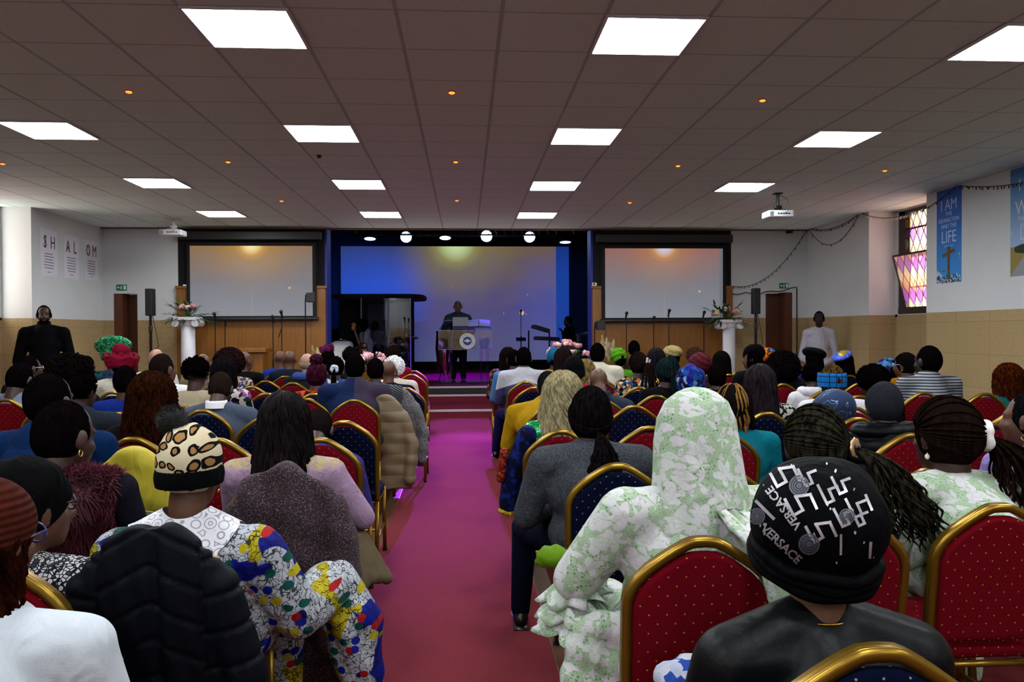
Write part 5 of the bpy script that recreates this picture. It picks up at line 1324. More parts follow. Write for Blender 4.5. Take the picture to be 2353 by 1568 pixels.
A(816, 810, None, 'd', SH(), plaid('navy_plum_halves', '#4c3d4a', '#2c2c48', .016, .16, '#12244e'), 'person in shirt half navy half plum check by the aisle', 'person in half navy half check shirt', ('red', 813, 921), w=1.38, hs=1.06)
A(863, 822, 7.3, 'd', SH(), stripes('fine_stripe', '#24262b', '#6a6d72', .022, diag=.6), 'person in dark pinstriped top beside the aisle', 'person in dark pinstripes', 'blue', w=1.2, hs=1.0)
A(893, 827, None, 'm', BALD(), '#14161a', 'person with shaved brown head in black blazer by the aisle', 'person in black blazer', ('blue', 930, 893), w=1.15, hx=None)
A(903, 793, None, 'd', AF('#140d0a', .10, .09, 260, (0, -.02, .06), .02), cloth('#8c0e1a'), 'person with piled brown hair in red lace dress by the aisle', 'person in red lace dress', ('red', 945, 862), hx=None, legs='#7a0d18', skirt=True)
A(906, 816, 8.7, 'l', AF('#cfcfd0', .11, .115, 500, (0, -.02, .02), .018), cloth('#cfc6b4'), 'person with short fluffy white hair in cream coat', 'white haired person in cream coat', 'red', w=1.15, hy=-.3)
A(731, 940, 4.66, 'd', SH('#0f0b0a'), plaid('purple_check', '#34307e', '#54284e', .065, .045), 'person bowed forward in purple checked shirt beside the aisle', 'bowed person in purple check', ('red', 735, 1012), w=1.2, hp=.85, lean=.3, legs='#221c50')
# nearer left rows
def fur_back(hc, R, rt, J, sh):
    P = [(tuple(v.co), tuple(v.normal)) for v in sh.data.vertices if v.co.z > J['top'].z-.36 and abs(v.co.x-J['top'].x) < .21 and v.co.y < J['top'].y+.02]
    fuzz(None, 0, 9000, .05, plain('#4a0a1c', .9), rt, 'fur_vest', 7, pts=P)
A(351, 858, None, 'd', LG('#100603', '#2e150a', h=.03, L=.30, vol=.035, n=380, wave=.016, wf=62, r=.0058, bw=1.35, push=.10, rough=.6), '#1a1114', 'person with long thick auburn curls seen from behind', 'person with auburn curls', ('red', 304, 1010), w=1.0)
A(117, 856, 3.7, 'd', SH(), cloth('#0d2c5c'), 'person with cropped hair and broad cobalt blue jacket', 'person in cobalt blue jacket', 'red', w=1.42, hy=-.3, hs=1.12, post=collar(plain('#17141a', .8), .075, .05))
A(152, 920, 2.95, 'd', SH(), cloth('#1d1a26'), 'person with cropped hair and gold hoop in burgundy fur vest', 'person in burgundy fur vest', ('blue', 62, 1108), hy=-.45, hs=1.10, hp=.15, hx=at(140, 1000, 2.9).x, w=1.1, post=both(earring(1, plain('#d9c27a', .25, .8), .013), furc(plain('#3c0818', .9), 2500, .06, 'fur_collar', 7, 1.2, .05), fur_back))
A(68, 1040, 2.2, 'm', WR(cloth('#0a0a0c', .95), (.102, .125, .118), (0, -.025, .03), nm='head_wrap', folds=9, amp=.03), ankara('bw_leaf', ['#c8c8ca', '#c2c4c8', '#3a3c44', '#cfcfd2'], 95, '#0c0d12', .14), 'person with black head wrap and glasses in black and white print', 'person in black head wrap', ('red', -52, 1291), hy=-.65, hs=1.06, post=glasses(), w=.95)
# knitted turban and coils, far left front
M_KNIT = NT('rust_knit'); _v = M_KNIT.co(); _z = M_KNIT.sep(_v)[2]; M_KNIT.color(M_KNIT.mix(M_KNIT.noise(_v, 60, 2)[0], '#240a06', '#44180e')).rough(.9); M_KNIT.set(Specular_IOR_Level=.05); M_KNIT.bump(M_KNIT.m_('SINE', M_KNIT.m_('MULTIPLY', _z, 420)), .4, .005)
def rustcap(hc, R, s, rt):
    o = MB().ell(hc+R @ Vector((0, -.016, .038)), (.096, .115, .105), R, 40, 26).build('braided_crown', M_KNIT.m, rt, True)
    hang(hc, R, s, hairm('#0c0403', '#260d06', .6), rt, L=.22, vol=.002, n=240, wave=.009, wf=70, r=.006, bw=1.05, push=.05, face=118, zc=0)
A(-40, 1092, 1.62, 'm', (rustcap, .025), cloth('#c4ccd4', .9), 'person with rust coloured braids and pearl earring in white top', 'person with rust braids', 'red', hy=-.35, hs=1.0, post=both(earring(1, PEARL, .016, .05, False), glasses('#2c2a5a')), w=1.2)
# leopard hat
def m_leopard():
    t = NT('leopard_knit'); v = t.flat(t.co()); n = t.noise(v, 20, 2)[1]; a = t.add('ShaderNodeMixRGB'); a.inputs[0].default_value = .035; t.l.new(v, a.inputs[1]); t.l.new(n, a.inputs[2])
    d = t.vor(a.outputs[0], 26, rnd=.7, dims='2D'); dd = d['Distance']; r = t.sep(d['Color'])
    th = t.m_('ADD', .34, t.m_('MULTIPLY', r[0], .14))
    ringm = t.step(t.m_('SUBTRACT', th, dd), 0, .03); tan = t.step(t.m_('SUBTRACT', t.m_('MULTIPLY', th, .58), dd), 0, .03)
    c = t.mix(ringm, '#d2c4a4', '#0d0c0e'); c = t.mix(tan, c, '#9c7448'); t.color(c).rough(.95); t.set(Specular_IOR_Level=.05); dim(t, .75); t.bump(t.noise(v, 260, 2)[0], .4, .004); return t.m
def m_floral():
    t = NT('bright_floral_print'); v = t.co(); n = t.noise(v, 26, 2)[1]; a = t.add('ShaderNodeMixRGB'); a.inputs[0].default_value = .09; t.l.new(v, a.inputs[1]); t.l.new(n, a.inputs[2]); q = a.outputs[0]
    blue = t.step(t.noise(v, 7, 1)[0], .575, .585); yel = t.step(t.noise(t.co(scale=(1.3, 1, 1)), 7.5, 1)[0], .60, .61)
    def thread(sc, w): return t.step(t.vor(q, sc, 'DISTANCE_TO_EDGE')['Distance'], w, w*.5)
    line = t.m_('MAXIMUM', thread(36, .05), t.step(t.m_('ABSOLUTE', t.m_('SUBTRACT', t.noise(v, 26, 1)[0], .5)), .022, .012))
    c = t.mix(blue, '#b4b8c0', '#0a1580'); c = t.mix(yel, c, '#a89a12'); c = t.mix(t.m_('MULTIPLY', line, .92), c, '#0b0d14')
    fl = t.vor(t.flat(v), 24, dims='2D'); r = t.sep(fl['Color'])
    bud = t.m_('MULTIPLY', t.step(fl['Distance'], .36, .33), t.step(r[1], .38, .40)); bc = t.ramp(r[0], [(0, '#101f90'), (.36, '#0a4a44'), (.62, '#b4a418'), (.82, '#a01616')], 'CONSTANT')
    c = t.mix(bud, c, t.mix(t.m_('MULTIPLY', thread(70, .04), .5), bc, '#0b0d14')); t.color(c).rough(.75); t.set(Specular_IOR_Level=.12); dim(t, .72)
    t.bump(t.noise(t.co(scale=(1, 1, .5)), 9, 2, .5, 1.2)[0], .7, .035); return t.m
M_FLO = m_floral(); M_LEO = m_leopard(); M_KBLK = cloth('#0b0c0e', .95)
def lace_collar(hc, R, rt, J, sh):
    me = sh.data; bvh = BVHTree.FromPolygons([v.co.copy() for v in me.vertices], [tuple(p.vertices) for p in me.polygons]); c = J['nk']+Vector((0, .0, .0)); n = 72; rings = []
    for k in range(8):
        f = k/7; ring = []
        for i in range(n):
            a = 2*PI*i/n; sc = .062+(.078+.014*abs(math.sin(a*4.5)))*f; gap = 1
            p = c+Vector((sc*math.cos(a)*1.12, sc*.9*math.sin(a), .0)); h = bvh.ray_cast(p+Vector((0, 0, .15)), Vector((0, 0, -1)))
            z = h[0].z+.008 if h[0] else c.z-.03*f
            ring.append(Vector((p.x, p.y, max(z, c.z-.13)+(.022*(1-f)))))
        rings.append(ring)
    t = NT('white_lace'); v = t.co(); d = t.vor(v, 26, rnd=.25)['Distance']; g = t.m_('FRACT', t.m_('MULTIPLY', d, 3.6)); hole = t.m_('MULTIPLY', t.step(g, .42, .5), t.step(g, .75, .68)); t.color(t.mix(t.m_('MULTIPLY', hole, .7), '#c8c8ce', '#5a5a6a')).rough(.9); t.bump(hole, -.5, .004)
    MB().loft(rings, caps=False).build('lace_collar', t.m, rt, True)
def sleeve_(hc, R, rt, J, sh):
    m = MB(); e = J['el'][1]; w = J['wr'][1]
    m.cap(e+Vector((.0, .04, .0)), Vector((.33, .24, .60)), .055, .05); m.cap(Vector((.36, .27, .62)), Vector((.42, .30, .46)), .075, .095); m.cap(Vector((.40, .26, .50)), Vector((.43, .30, .30)), .10, .09); link('gathered_sleeve', melt(m, .011, 6, disp=lambda c: .005*np.sin(c[:, 0]*60+c[:, 2]*34)), [M_FLO], rt)
A(440, 972, 2.42, 'm', CAPB(M_LEO, M_KBLK, plain('#08090a', .95), (.094, .108, .112), .05, .052), M_FLO, 'person in leopard print pompom beanie and bright floral dress', 'person in leopard beanie', ('red', 352, 1228), legs=M_FLO, skirt=True, w=1.12, arm=1.35, drop=.222, sleeve='wide', hs=1.0, hy=-.12,
  el=[Vector((-.27, .08, .70)), Vector((.275, .02, .60))], wr=[Vector((-.12, .28, .66)), Vector((.33, .26, .61))], hx=at(440, 1300, 2.3).x, post=both(lace_collar, sleeve_, earring(0, GOLD, .006, .0, False)))
# long black hair, pink lace
M_PINK = lace('pink_lace', '#a88aa6', ('#b99cba', '#a587a6'), '#7a6278', 1.1)
_t = M_PINK.node_tree; _n = NT('pink_lace_gold_yoke'); bpy.data.materials.remove(_n.m)
def gold_yoke(m):
    t = NT.__new__(NT); t.m = m; t.t = m.node_tree; t.n = t.t.nodes; t.l = t.t.links; t.b = t.n['Principled BSDF']; t.out = t.n['Material Output']
    old = t.b.inputs['Base Color'].links[0].from_socket; v = t.co(); x, y, z = t.sep(v)
    g = t.m_('MULTIPLY', t.step(t.m_('ADD', z, t.m_('MULTIPLY', t.noise(v, 20, 2)[0], .06)), .955, .975), t.step(t.noise(v, 60, 3)[0], .38, .55))
    t.color(t.mix(g, old, '#9a8a5c')); return m
gold_yoke(M_PINK)
A(655, 907, None, 'l', LG('#070506', '#1a1416', h=.012, L=.34, vol=.02, n=420, wave=.008, wf=22, r=.0045, bw=1.45, push=.10, rough=.36), M_PINK, 'person with long straight black hair in pink lace dress', 'person with long black hair', ('red', 640, 1092), w=1.12, el=[Vector((-.25, .1, .72)), Vector((.31, .02, .70))])

# ------------------------------------------------------------------ RIGHT BLOCK, far rows first
A(1456, 782, 10.6, 'm', SH(), '#3a2c20', 'person with neat short hair seated furthest right of stage front', 'person with neat short hair', 'red')
A(1273, 798, 10.0, 'd', WR(cloth('#1d6f92'), (.098, .11, .12), (0, -.015, .05), folds=14, amp=.03, tilt=1.2, nm='turban'), cloth('#b99a3e'), 'person in teal blue ribbed turban and yellow top', 'person in teal turban', 'red', hs=1.0)
A(1372, 788, 8.9, 'd', SH(HB, 1.04, .03), cloth('#d5d1bb'), 'person with boxy short hair in cream sweater', 'person in cream sweater', 'red', w=1.35, hs=1.06)
M_LIME = cloth('#5fae1e', .7)
A(1425, 799, None, 'd', WR(M_LIME, (.105, .115, .112), (-.02, -.005, .055), folds=12, amp=.05, tilt=-.5, nm='gele', seed=2), cloth('#57a028'), 'person in lime green wrapped gele and lime dress', 'person in lime green gele', ('red', 1425, 861), hs=1.0, hy=-.2)
A(1167, 799, 9.9, 'd', LG('#0c0808', L=.2, vol=.02, wave=.012, wf=48, n=120, h=.02), ankara('red_brown', ['#6a1420', '#8a6a4a', '#20182a', '#7a2028'], 30), 'person with dark wavy hair in red print nearest the aisle', 'person in red print by aisle', 'red')
A(1181, 803, 9.4, 'd', SH(), cloth('#4f86b8'), 'person in light blue shirt hidden behind grey and navy raglan', 'person in light blue shirt', 'red', w=1.1)
def raglan():
    t = NT('grey_navy_raglan'); x, y, z = t.sep(t.co()); t.color(t.mix(t.step(t.m_('SUBTRACT', z, t.m_('MULTIPLY', t.m_('ABSOLUTE', x), -.35)), .955, .96), '#24214a', '#9a9aa0')).rough(.85); t.bump(t.noise(t.co(), 11, 2, .5, 1)[0], .5, .03); return t.m
A(1203, 797, None, 'd', SH(), raglan(), 'person in grey and navy two tone shirt beside the aisle', 'person in two tone grey navy shirt', ('red', 1208, 879), w=1.3, legs='#221c50', hs=1.08, lgo={0: ((-.25, .40, .53), (-.31, .42, .09))})
A(1294, 800, 8.5, 'd', LG('#150d0d', L=.24, vol=.018, n=130, wave=.003, h=.016, bw=1.15), '#7a7468', 'person with straight dark brown bob before the pink flowers', 'person with dark brown bob', 'blue')
A(1345, 826, 8.0, 'l', LG('#4a3a20', '#8a7448', L=.26, vol=.015, n=100, wave=.01, wf=40, h=.016), '#3a3630', 'person with dark blonde hair mostly hidden by black beanie', 'person with dark blonde hair', 'red')
A(1319, 815, 7.2, 'd', CAPB(M_KBLK, cloth('#12161c', .95), None, (.098, .11, .13), .045, .07), cloth('#c01014'), 'person in black ribbed beanie and bright red jacket', 'person in black beanie', 'red', w=.95, post=hood(cloth('#d01418'), .9))
A(1545, 793, 9.3, 'd', WR(cloth('#b8a46a'), (.12, .12, .085), (.0, -.01, .08), folds=10, nm='beret'), cloth('#3a2468'), 'person in cream beret over dark hair and purple scarf', 'person in cream beret', 'red')
A(1595, 797, 10.2, 'm', AF('#3a241c', .10, .1, 260, (0, -.02, .03), .025), cloth('#c0a090'), 'person with pink tinted curls in pale pink top', 'person with pink tinted curls', 'red')
A(1507, 801, 8.4, 'd', LG('#0e0c10', L=.32, vol=.016, n=170, wave=.003, h=.014, bw=1.2, rough=.35), '#2a2030', 'person with sleek straight black hair on the right', 'person with sleek black hair', 'blue')
def clawclip(g, hc, R, rt): MB().box(g+Vector((.012, -.03, .01)), (.02, .02, .075), RY(.15)).box(g+Vector((.035, -.03, .0)), (.014, .02, .06), RY(.3)).build('claw_clip', plain('#b9b3b0', .2), rt, bevel=.004)
A(1466, 809, None, 'd', BR('#130c0a', G=(.045, -.10, .02), acc=clawclip, n=46, r=.0055, L=.30, spread=.09), ankara('bold_multi', ['#2a5a8a', '#c8762c', '#d8d0c0', '#1a1412'], 36, '#120e0c'), 'person with half up braids and claw clip in colourful print', 'person with claw clip', ('blue', 1469, 892), hx=None)
A(1530, 823, None, 'd', BR('#0a1012', '#1a2a2e', G=(.02, -.02, .12), n=60, r=.006, L=.36, spread=.06, fall=(.04, -.10), tail=1), '#0d0e11', 'person with dark green black braids and dangling earrings', 'person with green black braids', ('red', 1508, 911), post=earring(-1, GOLD, .01, .03, False), hx=None)
A(1375, 847, None, 'm', BALD(), cloth('#3b4758'), 'person with bowed bald head in slate blue shirt', 'bald person in slate blue', ('red', 1385, 921), w=1.3, hp=.55, post=collar(cloth('#3b4758'), .075, .05))
A(1263, 853, None, 'm', SH('#0d0d10', 1.05), cloth('#c79a16'), 'person in mustard yellow sweater with black cap and glasses', 'person in mustard yellow', ('blue', 1226, 892), w=1.35, hp=.55, lean=.2, hx=at(1245, 900, 6).x, legs='#3a3440', post=glasses('#c0b8a8')) if 0 else None
A(1258, 853, 6.3, 'm', SH('#0d0d10', 1.05), cloth('#c79a16'), 'person in mustard yellow sweater with black cap and glasses', 'person in mustard yellow', 'blue', w=1.6, hp=.5, lean=.22, legs='#2a2430', post=glasses('#c0b8a8'))
E_('blue', 1226, 892, 'empty blue gold framed banquet chair by the aisle, behind the two tone shirt')
M_BLON = None
SEQ = NT('green_sequins'); _r = SEQ.sep(SEQ.vor(SEQ.co(), 120)['Color']); SEQ.color(SEQ.ramp(_r[0], [(0, '#0d8a2c'), (.4, '#1cb04a'), (.75, '#9ad0a0'), (.9, '#1a5a8a')], 'CONSTANT')).rough(.25); SEQ.set(Metallic=.5)
def bsleeve(hc, R, rt, J, sh):
    m = MB(); a = Vector((-.20, -.06, .90)); m.cap(a, Vector((-.27, .02, .68)), .062, .068); m.cap(Vector((-.27, .02, .70)), Vector((-.30, .05, .48)), .07, .066)
    link('patterned_sleeve', melt(m, .012, 5), [ankara('navy_gold', ['#0c1440', '#0a0e2c', '#142a7a', '#0c1234'], 40)], rt)
    k = MB(); k.cap(Vector((-.335, -.02, .80)), Vector((-.355, -.0, .64)), .024, .026); link('red_sequin_panel', k.mesh('p'), [ankara('red_seq', ['#6a120c', '#8a1c10', '#b05a3a'], 120)], rt)
    k = MB(); k.tube([(-.31, -.02, .43), (-.36, .04, .44), (-.33, .11, .43), (-.26, .10, .43), (-.25, .02, .43), (-.31, -.02, .43)], .014, 8); k.build('gold_trim', ankara('gold_trim', ['#b8901c', '#8a6410', '#d0a82c'], 90), rt, True)
A(1293, 859, None, 'l', LG('#665c42', '#9a9070', h=.018, L=.30, vol=.03, n=400, wave=.020, wf=26, r=.0052, bw=1.45, push=.10, rough=.4), SEQ.m, 'person with long wavy ash blonde hair in green sequin dress', 'person with ash blonde waves', ('red', 1290, 993), sleeve='short', post=bsleeve, w=1.0, legs='#0c1234', skirt=True)
E_('blue', 1458, 935, 'blue gold framed banquet chair, empty behind the slate blue shirt')
E_('red', 1492, 984, 'red gold framed banquet chair, empty right of black ponytail')
A(1356, 885, None, 'm', BR('#060506', '#141012', G=(.02, -.085, -.075), n=150, r=.007, L=.24, spread=.085, fall=(.0, -.06), vol=.016, h=.014, curl=.012), cloth('#3a3d44', .75, '#5a5e66', 180), 'person with low black ponytail in sparkly charcoal blouse', 'person in charcoal blouse', ('blue', 1418, 1071), w=1.22, hx=at(1362, 1050, 3.4).x, arm=1.12, legs='#10152c', el=[Vector((-.31, .06, .66)), Vector((.29, .08, .70))], wr=[Vector((-.16, .26, .66)), Vector((.12, .28, .66))], post=earring(-1, SILV, .008, .01, False)) if 0 else None
CH = atZ(1418, 1071, .945)
PG = A(1356, 885, CH.y+.33, 'm', BR('#060506', '#141012', G=(.02, -.085, -.075), n=150, r=.007, L=.24, spread=.085, fall=(.0, -.06), vol=.016, h=.014, curl=.012), cloth('#3a3d44', .75, '#5a5e66', 180), 'person with low black ponytail in sparkly charcoal blouse', 'person in charcoal blouse', None, w=1.22, arm=1.12, legs='#10152c', hips=(at(1368, 1100, CH.y+.3).x, CH.y+.29), el=[Vector((-.31, .06, .66)), Vector((.29, .08, .70))], wr=[Vector((-.16, .26, .66)), Vector((.12, .28, .66))], lgo={0: ((-.29, .40, .52), (-.31, .46, .09))})
put_chair('blue', CH.x, CH.y+.275, 0, 'blue gold framed banquet chair under the person in charcoal blouse')
# middle and far right
A(1607, 809, 7.4, 'd', WR(cloth('#4a0f1c', .6, '#6a2030', 90), (.115, .125, .115), (0, -.02, .035), folds=16, amp=.04, nm='head_wrap'), '#2a2430', 'person in sparkly maroon head wrap', 'person in maroon head wrap', 'red')
M_BLUW = ankara('blue_chiffon', ['#0c1a8a', '#12309a', '#8aa0c8', '#0a0f3a', '#2a1c7a', '#0d4a9a'], 26, dist=.12)
A(1585, 837, 5.95, 'd', WR(M_BLUW, (.112, .125, .125), (0, -.02, .03), folds=12, amp=.05, nm='head_wrap', seed=4), cloth('#16206a'), 'person in cobalt and white patterned head wrap', 'person in cobalt patterned wrap', 'blue', hs=1.0, w=1.0)
A(1645, 834, 6.6, 'd', SH(), '#131316', 'person with short square haircut in black tee', 'person in black tee', 'red', w=1.2, hs=1.02)
A(1657, 808, None, 'd', LG('#0b0809', L=.26, vol=.02, n=150, wave=.014, wf=50, h=.02), ankara('yellow_purple', ['#c0a84a', '#4a1c7a', '#c8b05a'], 14), 'person with black curly hair in yellow and purple dress', 'person in yellow and purple dress', ('red', 1676, 862), hx=None)
def beret(mat, tilt=.5, dx=.0):
    def fn(hc, R, s, rt):
        hang(hc, R, s, hairm(HB), rt, L=.12, vol=.004, n=60, wave=.004)
        MB().ell(hc+R @ Vector((dx, -.02, .085)), (.135, .135, .055), R @ RY(tilt) @ RX(-.25), 36, 18, lambda p: 1+.03*math.sin(5*p.x)).build('beret', mat, rt, True)
    return (fn, .04)
A(1728, 797, 9.1, 'm', beret(cloth('#17181c'), .9, .03), '#151318', 'person in black beret turned left showing profile', 'person in black beret profile', 'red', hy=1.1, post=earring(-1, GOLD, .012))
A(1763, 798, 9.6, 'd', WR(ankara('orange_sky', ['#d86a14', '#1c7ab8', '#c83018', '#e08a24'], 16, '#1a120e', .06), (.105, .115, .11), (0, -.02, .045), nm='head_wrap'), '#4a2a7a', 'person in orange and sky blue patterned head wrap', 'person in orange and blue wrap', 'blue')
A(1797, 804, None, 'd', AF('#0a0708', .168, .175, 900, (0, -.02, -.01), .026), '#19171c', 'person with very large black curly afro on the right', 'person with very large afro', ('red', 1800, 884), hx=None)
R32w = Vector((-.14, .12, 0))
A(1870, 797, 8.6, 'd', beret(cloth('#15171a'), .35), cloth('#43207a'), 'person in dark beret with hand raised near face', 'person in dark beret, hand raised', 'red', el=[Vector((-.34, .22, .80)), Vector((.26, .1, .72))], wr=[Vector((-.27, .12, 1.10)), Vector((.1, .28, .66))])
A(1745, 841, None, 'd', LG('#0c090c', '#261e24', h=.012, L=.34, vol=.02, n=300, wave=.003, r=.0045, bw=1.25, push=.09, rough=.34), ankara('houndstooth', ['#c9c6bc', '#0e0e10'], 70), 'person with long sleek black hair in houndstooth dress', 'person in houndstooth', ('blue', 1763, 951), w=1.05)
def dreads(hc, R, s, rt):
    hang(hc, R, s, hairm('#0d0909', None, .7), rt, L=.10, vol=.012, n=130, wave=.006, wf=30, r=.0085, bw=1.15, push=.0, face=150, rag=.3)
    hang(hc, R, s, hairm('#6a4a24', '#8a6434', .7), rt, L=.13, vol=.016, n=16, wave=.006, wf=30, r=.0075, bw=1.15, push=.0, face=140, rag=.2, seed=9, shell=False, name='lightened_locs')
A(1683, 884, None, 'm', (dreads, .016), cloth('#0f7f92'), 'person with short dreadlocks in turquoise tee', 'person with short dreadlocks', ('red', 1662, 996), w=1.12, hx=at(1690, 950, 4.3).x)
M_WHOOD = cloth('#cfccd2', .9)
A(1866, 830, 7.3, 'd', AF(HB, .105, .105, 450, (0, -.015, .04), .014), M_WHOOD, 'person with short afro in white hooded sweatshirt', 'person with short afro in white hoodie', 'red', w=1.1, hy=-.2, post=hood(M_WHOOD, 1.1))
M_GRIDB = plaid('blue_grid', '#1470c0', '#06142c', .042, .07)
def hband(hc, R, s, rt):
    braids(hc, R, s, hairm('#120c08', '#5a4520', .6), rt, (0, -.10, -.06), n=64, r=.0052, L=.26, spread=.05)
    band(hc, R, M_GRIDB, rt, (.098, .112), -.035, .065, 'headband', 20, .004)
A(1910, 836, 5.6, 'd', (hband, .012), M_WHOOD, 'person in bright blue grid headband and white hooded top', 'person in blue grid headband', 'red', w=1.2, post=both(earring(-1, SILV, .014), hood(M_WHOOD, .8)))
M_BBER = NT('beaded_blue_beret'); _v = M_BBER.co(); M_BBER.color(M_BBER.mix(M_BBER.step(M_BBER.vor(_v, 45)['Distance'], .25, .2), '#2448b8', '#c8b8d8')).rough(.6)
def bberet(hc, R, s, rt):
    hang(hc, R, s, hairm(HB), rt, L=.22, vol=.01, n=90, wave=.003, r=.0055, push=.09)
    o = MB().ell(hc+R @ Vector((-.025, .0, .085)), (.125, .125, .05), R @ RY(-.45), 30, 16).build('beret', M_BBER.m, rt, True)
    MB().ell(hc+R @ Vector((-.045, -.045, .118)), (.07, .06, .02), R @ RY(-.45) @ RX(.4), 24, 10).build('gold_rosette', plain('#a8903c', .4, .5), o, True)
A(1938, 806, None, 'd', (bberet, .03), ankara('gold_purple', ['#b8a044', '#b09a40', '#3c1c6a'], 10), 'person in beaded blue beret with gold rosette', 'person in beaded blue beret', ('blue', 1952, 864), hy=.3, hx=None)
E_('red', 1975, 883, 'red gold framed banquet chair, empty beside the beaded blue beret')
A(2045, 822, 8.3, 'd', WR(ankara('azure', ['#2a78b8', '#1a5a98', '#5a9ac8', '#3a1c6a'], 24), (.12, .11, .105), (-.02, .0, .04), nm='gele', folds=10, amp=.06), '#3a2a5a', 'person in azure and purple gele hidden behind cornrows', 'person in azure gele', 'red')
A(2078, 811, 7.75, 'm', BR('#0a0807', G=(0, -.11, -.03), n=40, r=.006, L=.1, spread=.04, curl=.02), cloth('#b06a14', .8, '#c8861c', 70), 'person with cornrows and glasses in orange print top', 'person in orange print top', 'blue', hy=.75, post=both(glasses('#b8b0b8'), earring(-1, PEARL, .007, 0, False)))
M_STR = stripes('grey_white_knit', '#3c414c', '#a9adb4', .026, 2, .5)
A(2130, 794, None, 'k', SH(), M_STR, 'person in grey and white striped sweater by the right wall', 'person in striped sweater', ('red', 2124, 904), w=1.35, hy=.35, hs=1.2, hx=None, post=collar(plain('#b9b5b0', .9), .07, .03))
A(2004, 832, None, 'd', AF(HB, .135, .125, 600, (0, -.02, .04), .012), cloth('#14161c'), 'person with rounded short afro looking down in black gilet', 'person looking down in black gilet', ('red', 1975, 912), hy=.9, hp=.35, w=1.15, hs=1.05, hx=None)
M_PUF = NT('black_quilted_nylon'); _z = M_PUF.sep(M_PUF.co())[2]; M_PUF.color('#060709').rough(.5); M_PUF.set(Specular_IOR_Level=.07); M_PUF.bump(M_PUF.m_('ABSOLUTE', M_PUF.m_('SINE', M_PUF.m_('MULTIPLY', _z, 45))), .8, .02)
A(2028, 875, None, 'd', CAPB(cloth('#2c2e35', .95), None, None, (.096, .112, .12), .03), M_PUF.m, 'person in charcoal knit beanie and black padded jacket', 'person in charcoal beanie', ('red', 2095, 1001), w=1.45, arm=1.25, post=hood(M_PUF.m, 1.35))
M_DEN = NT('denim_print'); _v = M_DEN.co(); _n = M_DEN.noise(_v, 9, 1, .5, 1)[0]; M_DEN.color(M_DEN.mix(M_DEN.step(M_DEN.m_('ABSOLUTE', M_DEN.m_('SUBTRACT', _n, .52)), .008, .003), '#0f2448', '#7a94b8')).rough(.85)
def dcap(hc, R, s, rt):
    shell_hair(hc, R, s, hairm(HB), rt)
    MB().ell(hc+R @ Vector((0, -.03, .02)), (.145, .145, .115), R @ RX(-.5), 36, 22, lambda p: 1+.02*math.sin(6*p.x+4*p.z)).build('cap', M_DEN.m, rt, True)
A(1912, 902, 4.95, 'd', (dcap, .01), cloth('#1a2a54'), 'person bowed under large blue denim cap', 'person in denim cap', 'red', w=.95, hp=.3)
A(2312, 840, None, 'm', LG('#1a0803', '#4a1e0a', h=.014, L=.30, vol=.03, n=260, wave=.012, wf=34, r=.0055, bw=1.2, push=.06, rough=.45), '#0f6a70', 'person with long ginger hair and bare shoulders in teal dress', 'person with ginger hair', ('red', 2265, 906), sleeve='none', hy=.4)
E_('blue', 2180, 956, 'blue gold framed banquet chair, empty left of the ginger haired person')
E_('blue', 2335, 948, 'blue gold framed banquet chair behind ginger haired person, right edge')
E_('red', 2278, 976, 'red gold framed banquet chair behind the blue one at right edge')
M_LIL = lace('lilac_lace', '#8f7fc0', ('#a396d0', '#8a7ab8'), '#5a4a8a', 1.3)
A(2362, 898, 3.35, 'm', SH('#08080a', 1.02), M_LIL, 'person at right edge in profile wearing lilac lace', 'person in lilac lace', 'blue', hy=.7, hs=1.05, post=earring(-1, GOLD, .012, .02))
# foreground right
M_LACE = lace('mint_lace', '#b6cdae', ('#dde4de', '#e4dee6'), '#6a9c60')
def brooch(g, hc, R, rt):
    g = g+(g-hc).normalized()*.02; d = (g-hc).normalized(); a = d.orthogonal().normalized(); b = d.cross(a); m = MB()
    m.loft([[g+(a*math.cos(i*PI/16)+b*math.sin(i*PI/16))*(q*(1+.07*math.sin(i*PI/2))) + d*z for i in range(32)] for q, z in ((.027, 0), (.034, .004), (.030, .008), (.016, .006))]); o = m.build('brooch', plain('#c9a878', .35, .6), rt, True)
    MB().ell(g+d*.008, .012, None, 14, 10).build('black_gem', plain('#0c0c14', .1), o, True)
M_OLIVE = plain('#6b6a2e', .95, name='olive_fur')
A(1868, 930, 2.62, 'd', BR('#0b0908', '#2c2a20', G=(.075, -.085, -.005), acc=brooch, n=110, r=.0042, L=.30, spread=.10, curl=.012, fall=(.13, -.06), vol=.014, h=.015), cloth('#4a4a24'), 'person with fine black braids, gold brooch and olive fur collar', 'person with gold brooch braids', ('red', 1940, 1184), hs=1.12, hx=at(1900, 1150, 2.6).x, w=1.0, post=furc(M_OLIVE, 4200, .03, 'fur_collar', 5, 1.55, .0))
A(2168, 912, 2.78, 'd', BR('#0d0807', '#1c120c', G=(.095, -.075, -.005), acc=scrunch(plain('#d6d2d0', .95), .045, R2=.024), n=130, r=.0045, L=.40, spread=.16, curl=.012, fall=(.10, -.10), vol=.016, h=.016), M_LACE, 'person with brown braids in white fluffy scrunchie and mint lace', 'person with white scrunchie', ('red', 2300, 1166), hs=1.14, hx=at(2270, 1150, 2.7).x, w=1.0, hy=.3, legs=M_LACE, skirt=True, post=earring(-1, PEARL, .011, .02, False))
E_('blue', 2140, 1083, 'blue gold framed banquet chair before the white scrunchie braids')
E_('blue', 1655, 1076, 'blue gold framed banquet chair behind the mint headscarf drape')
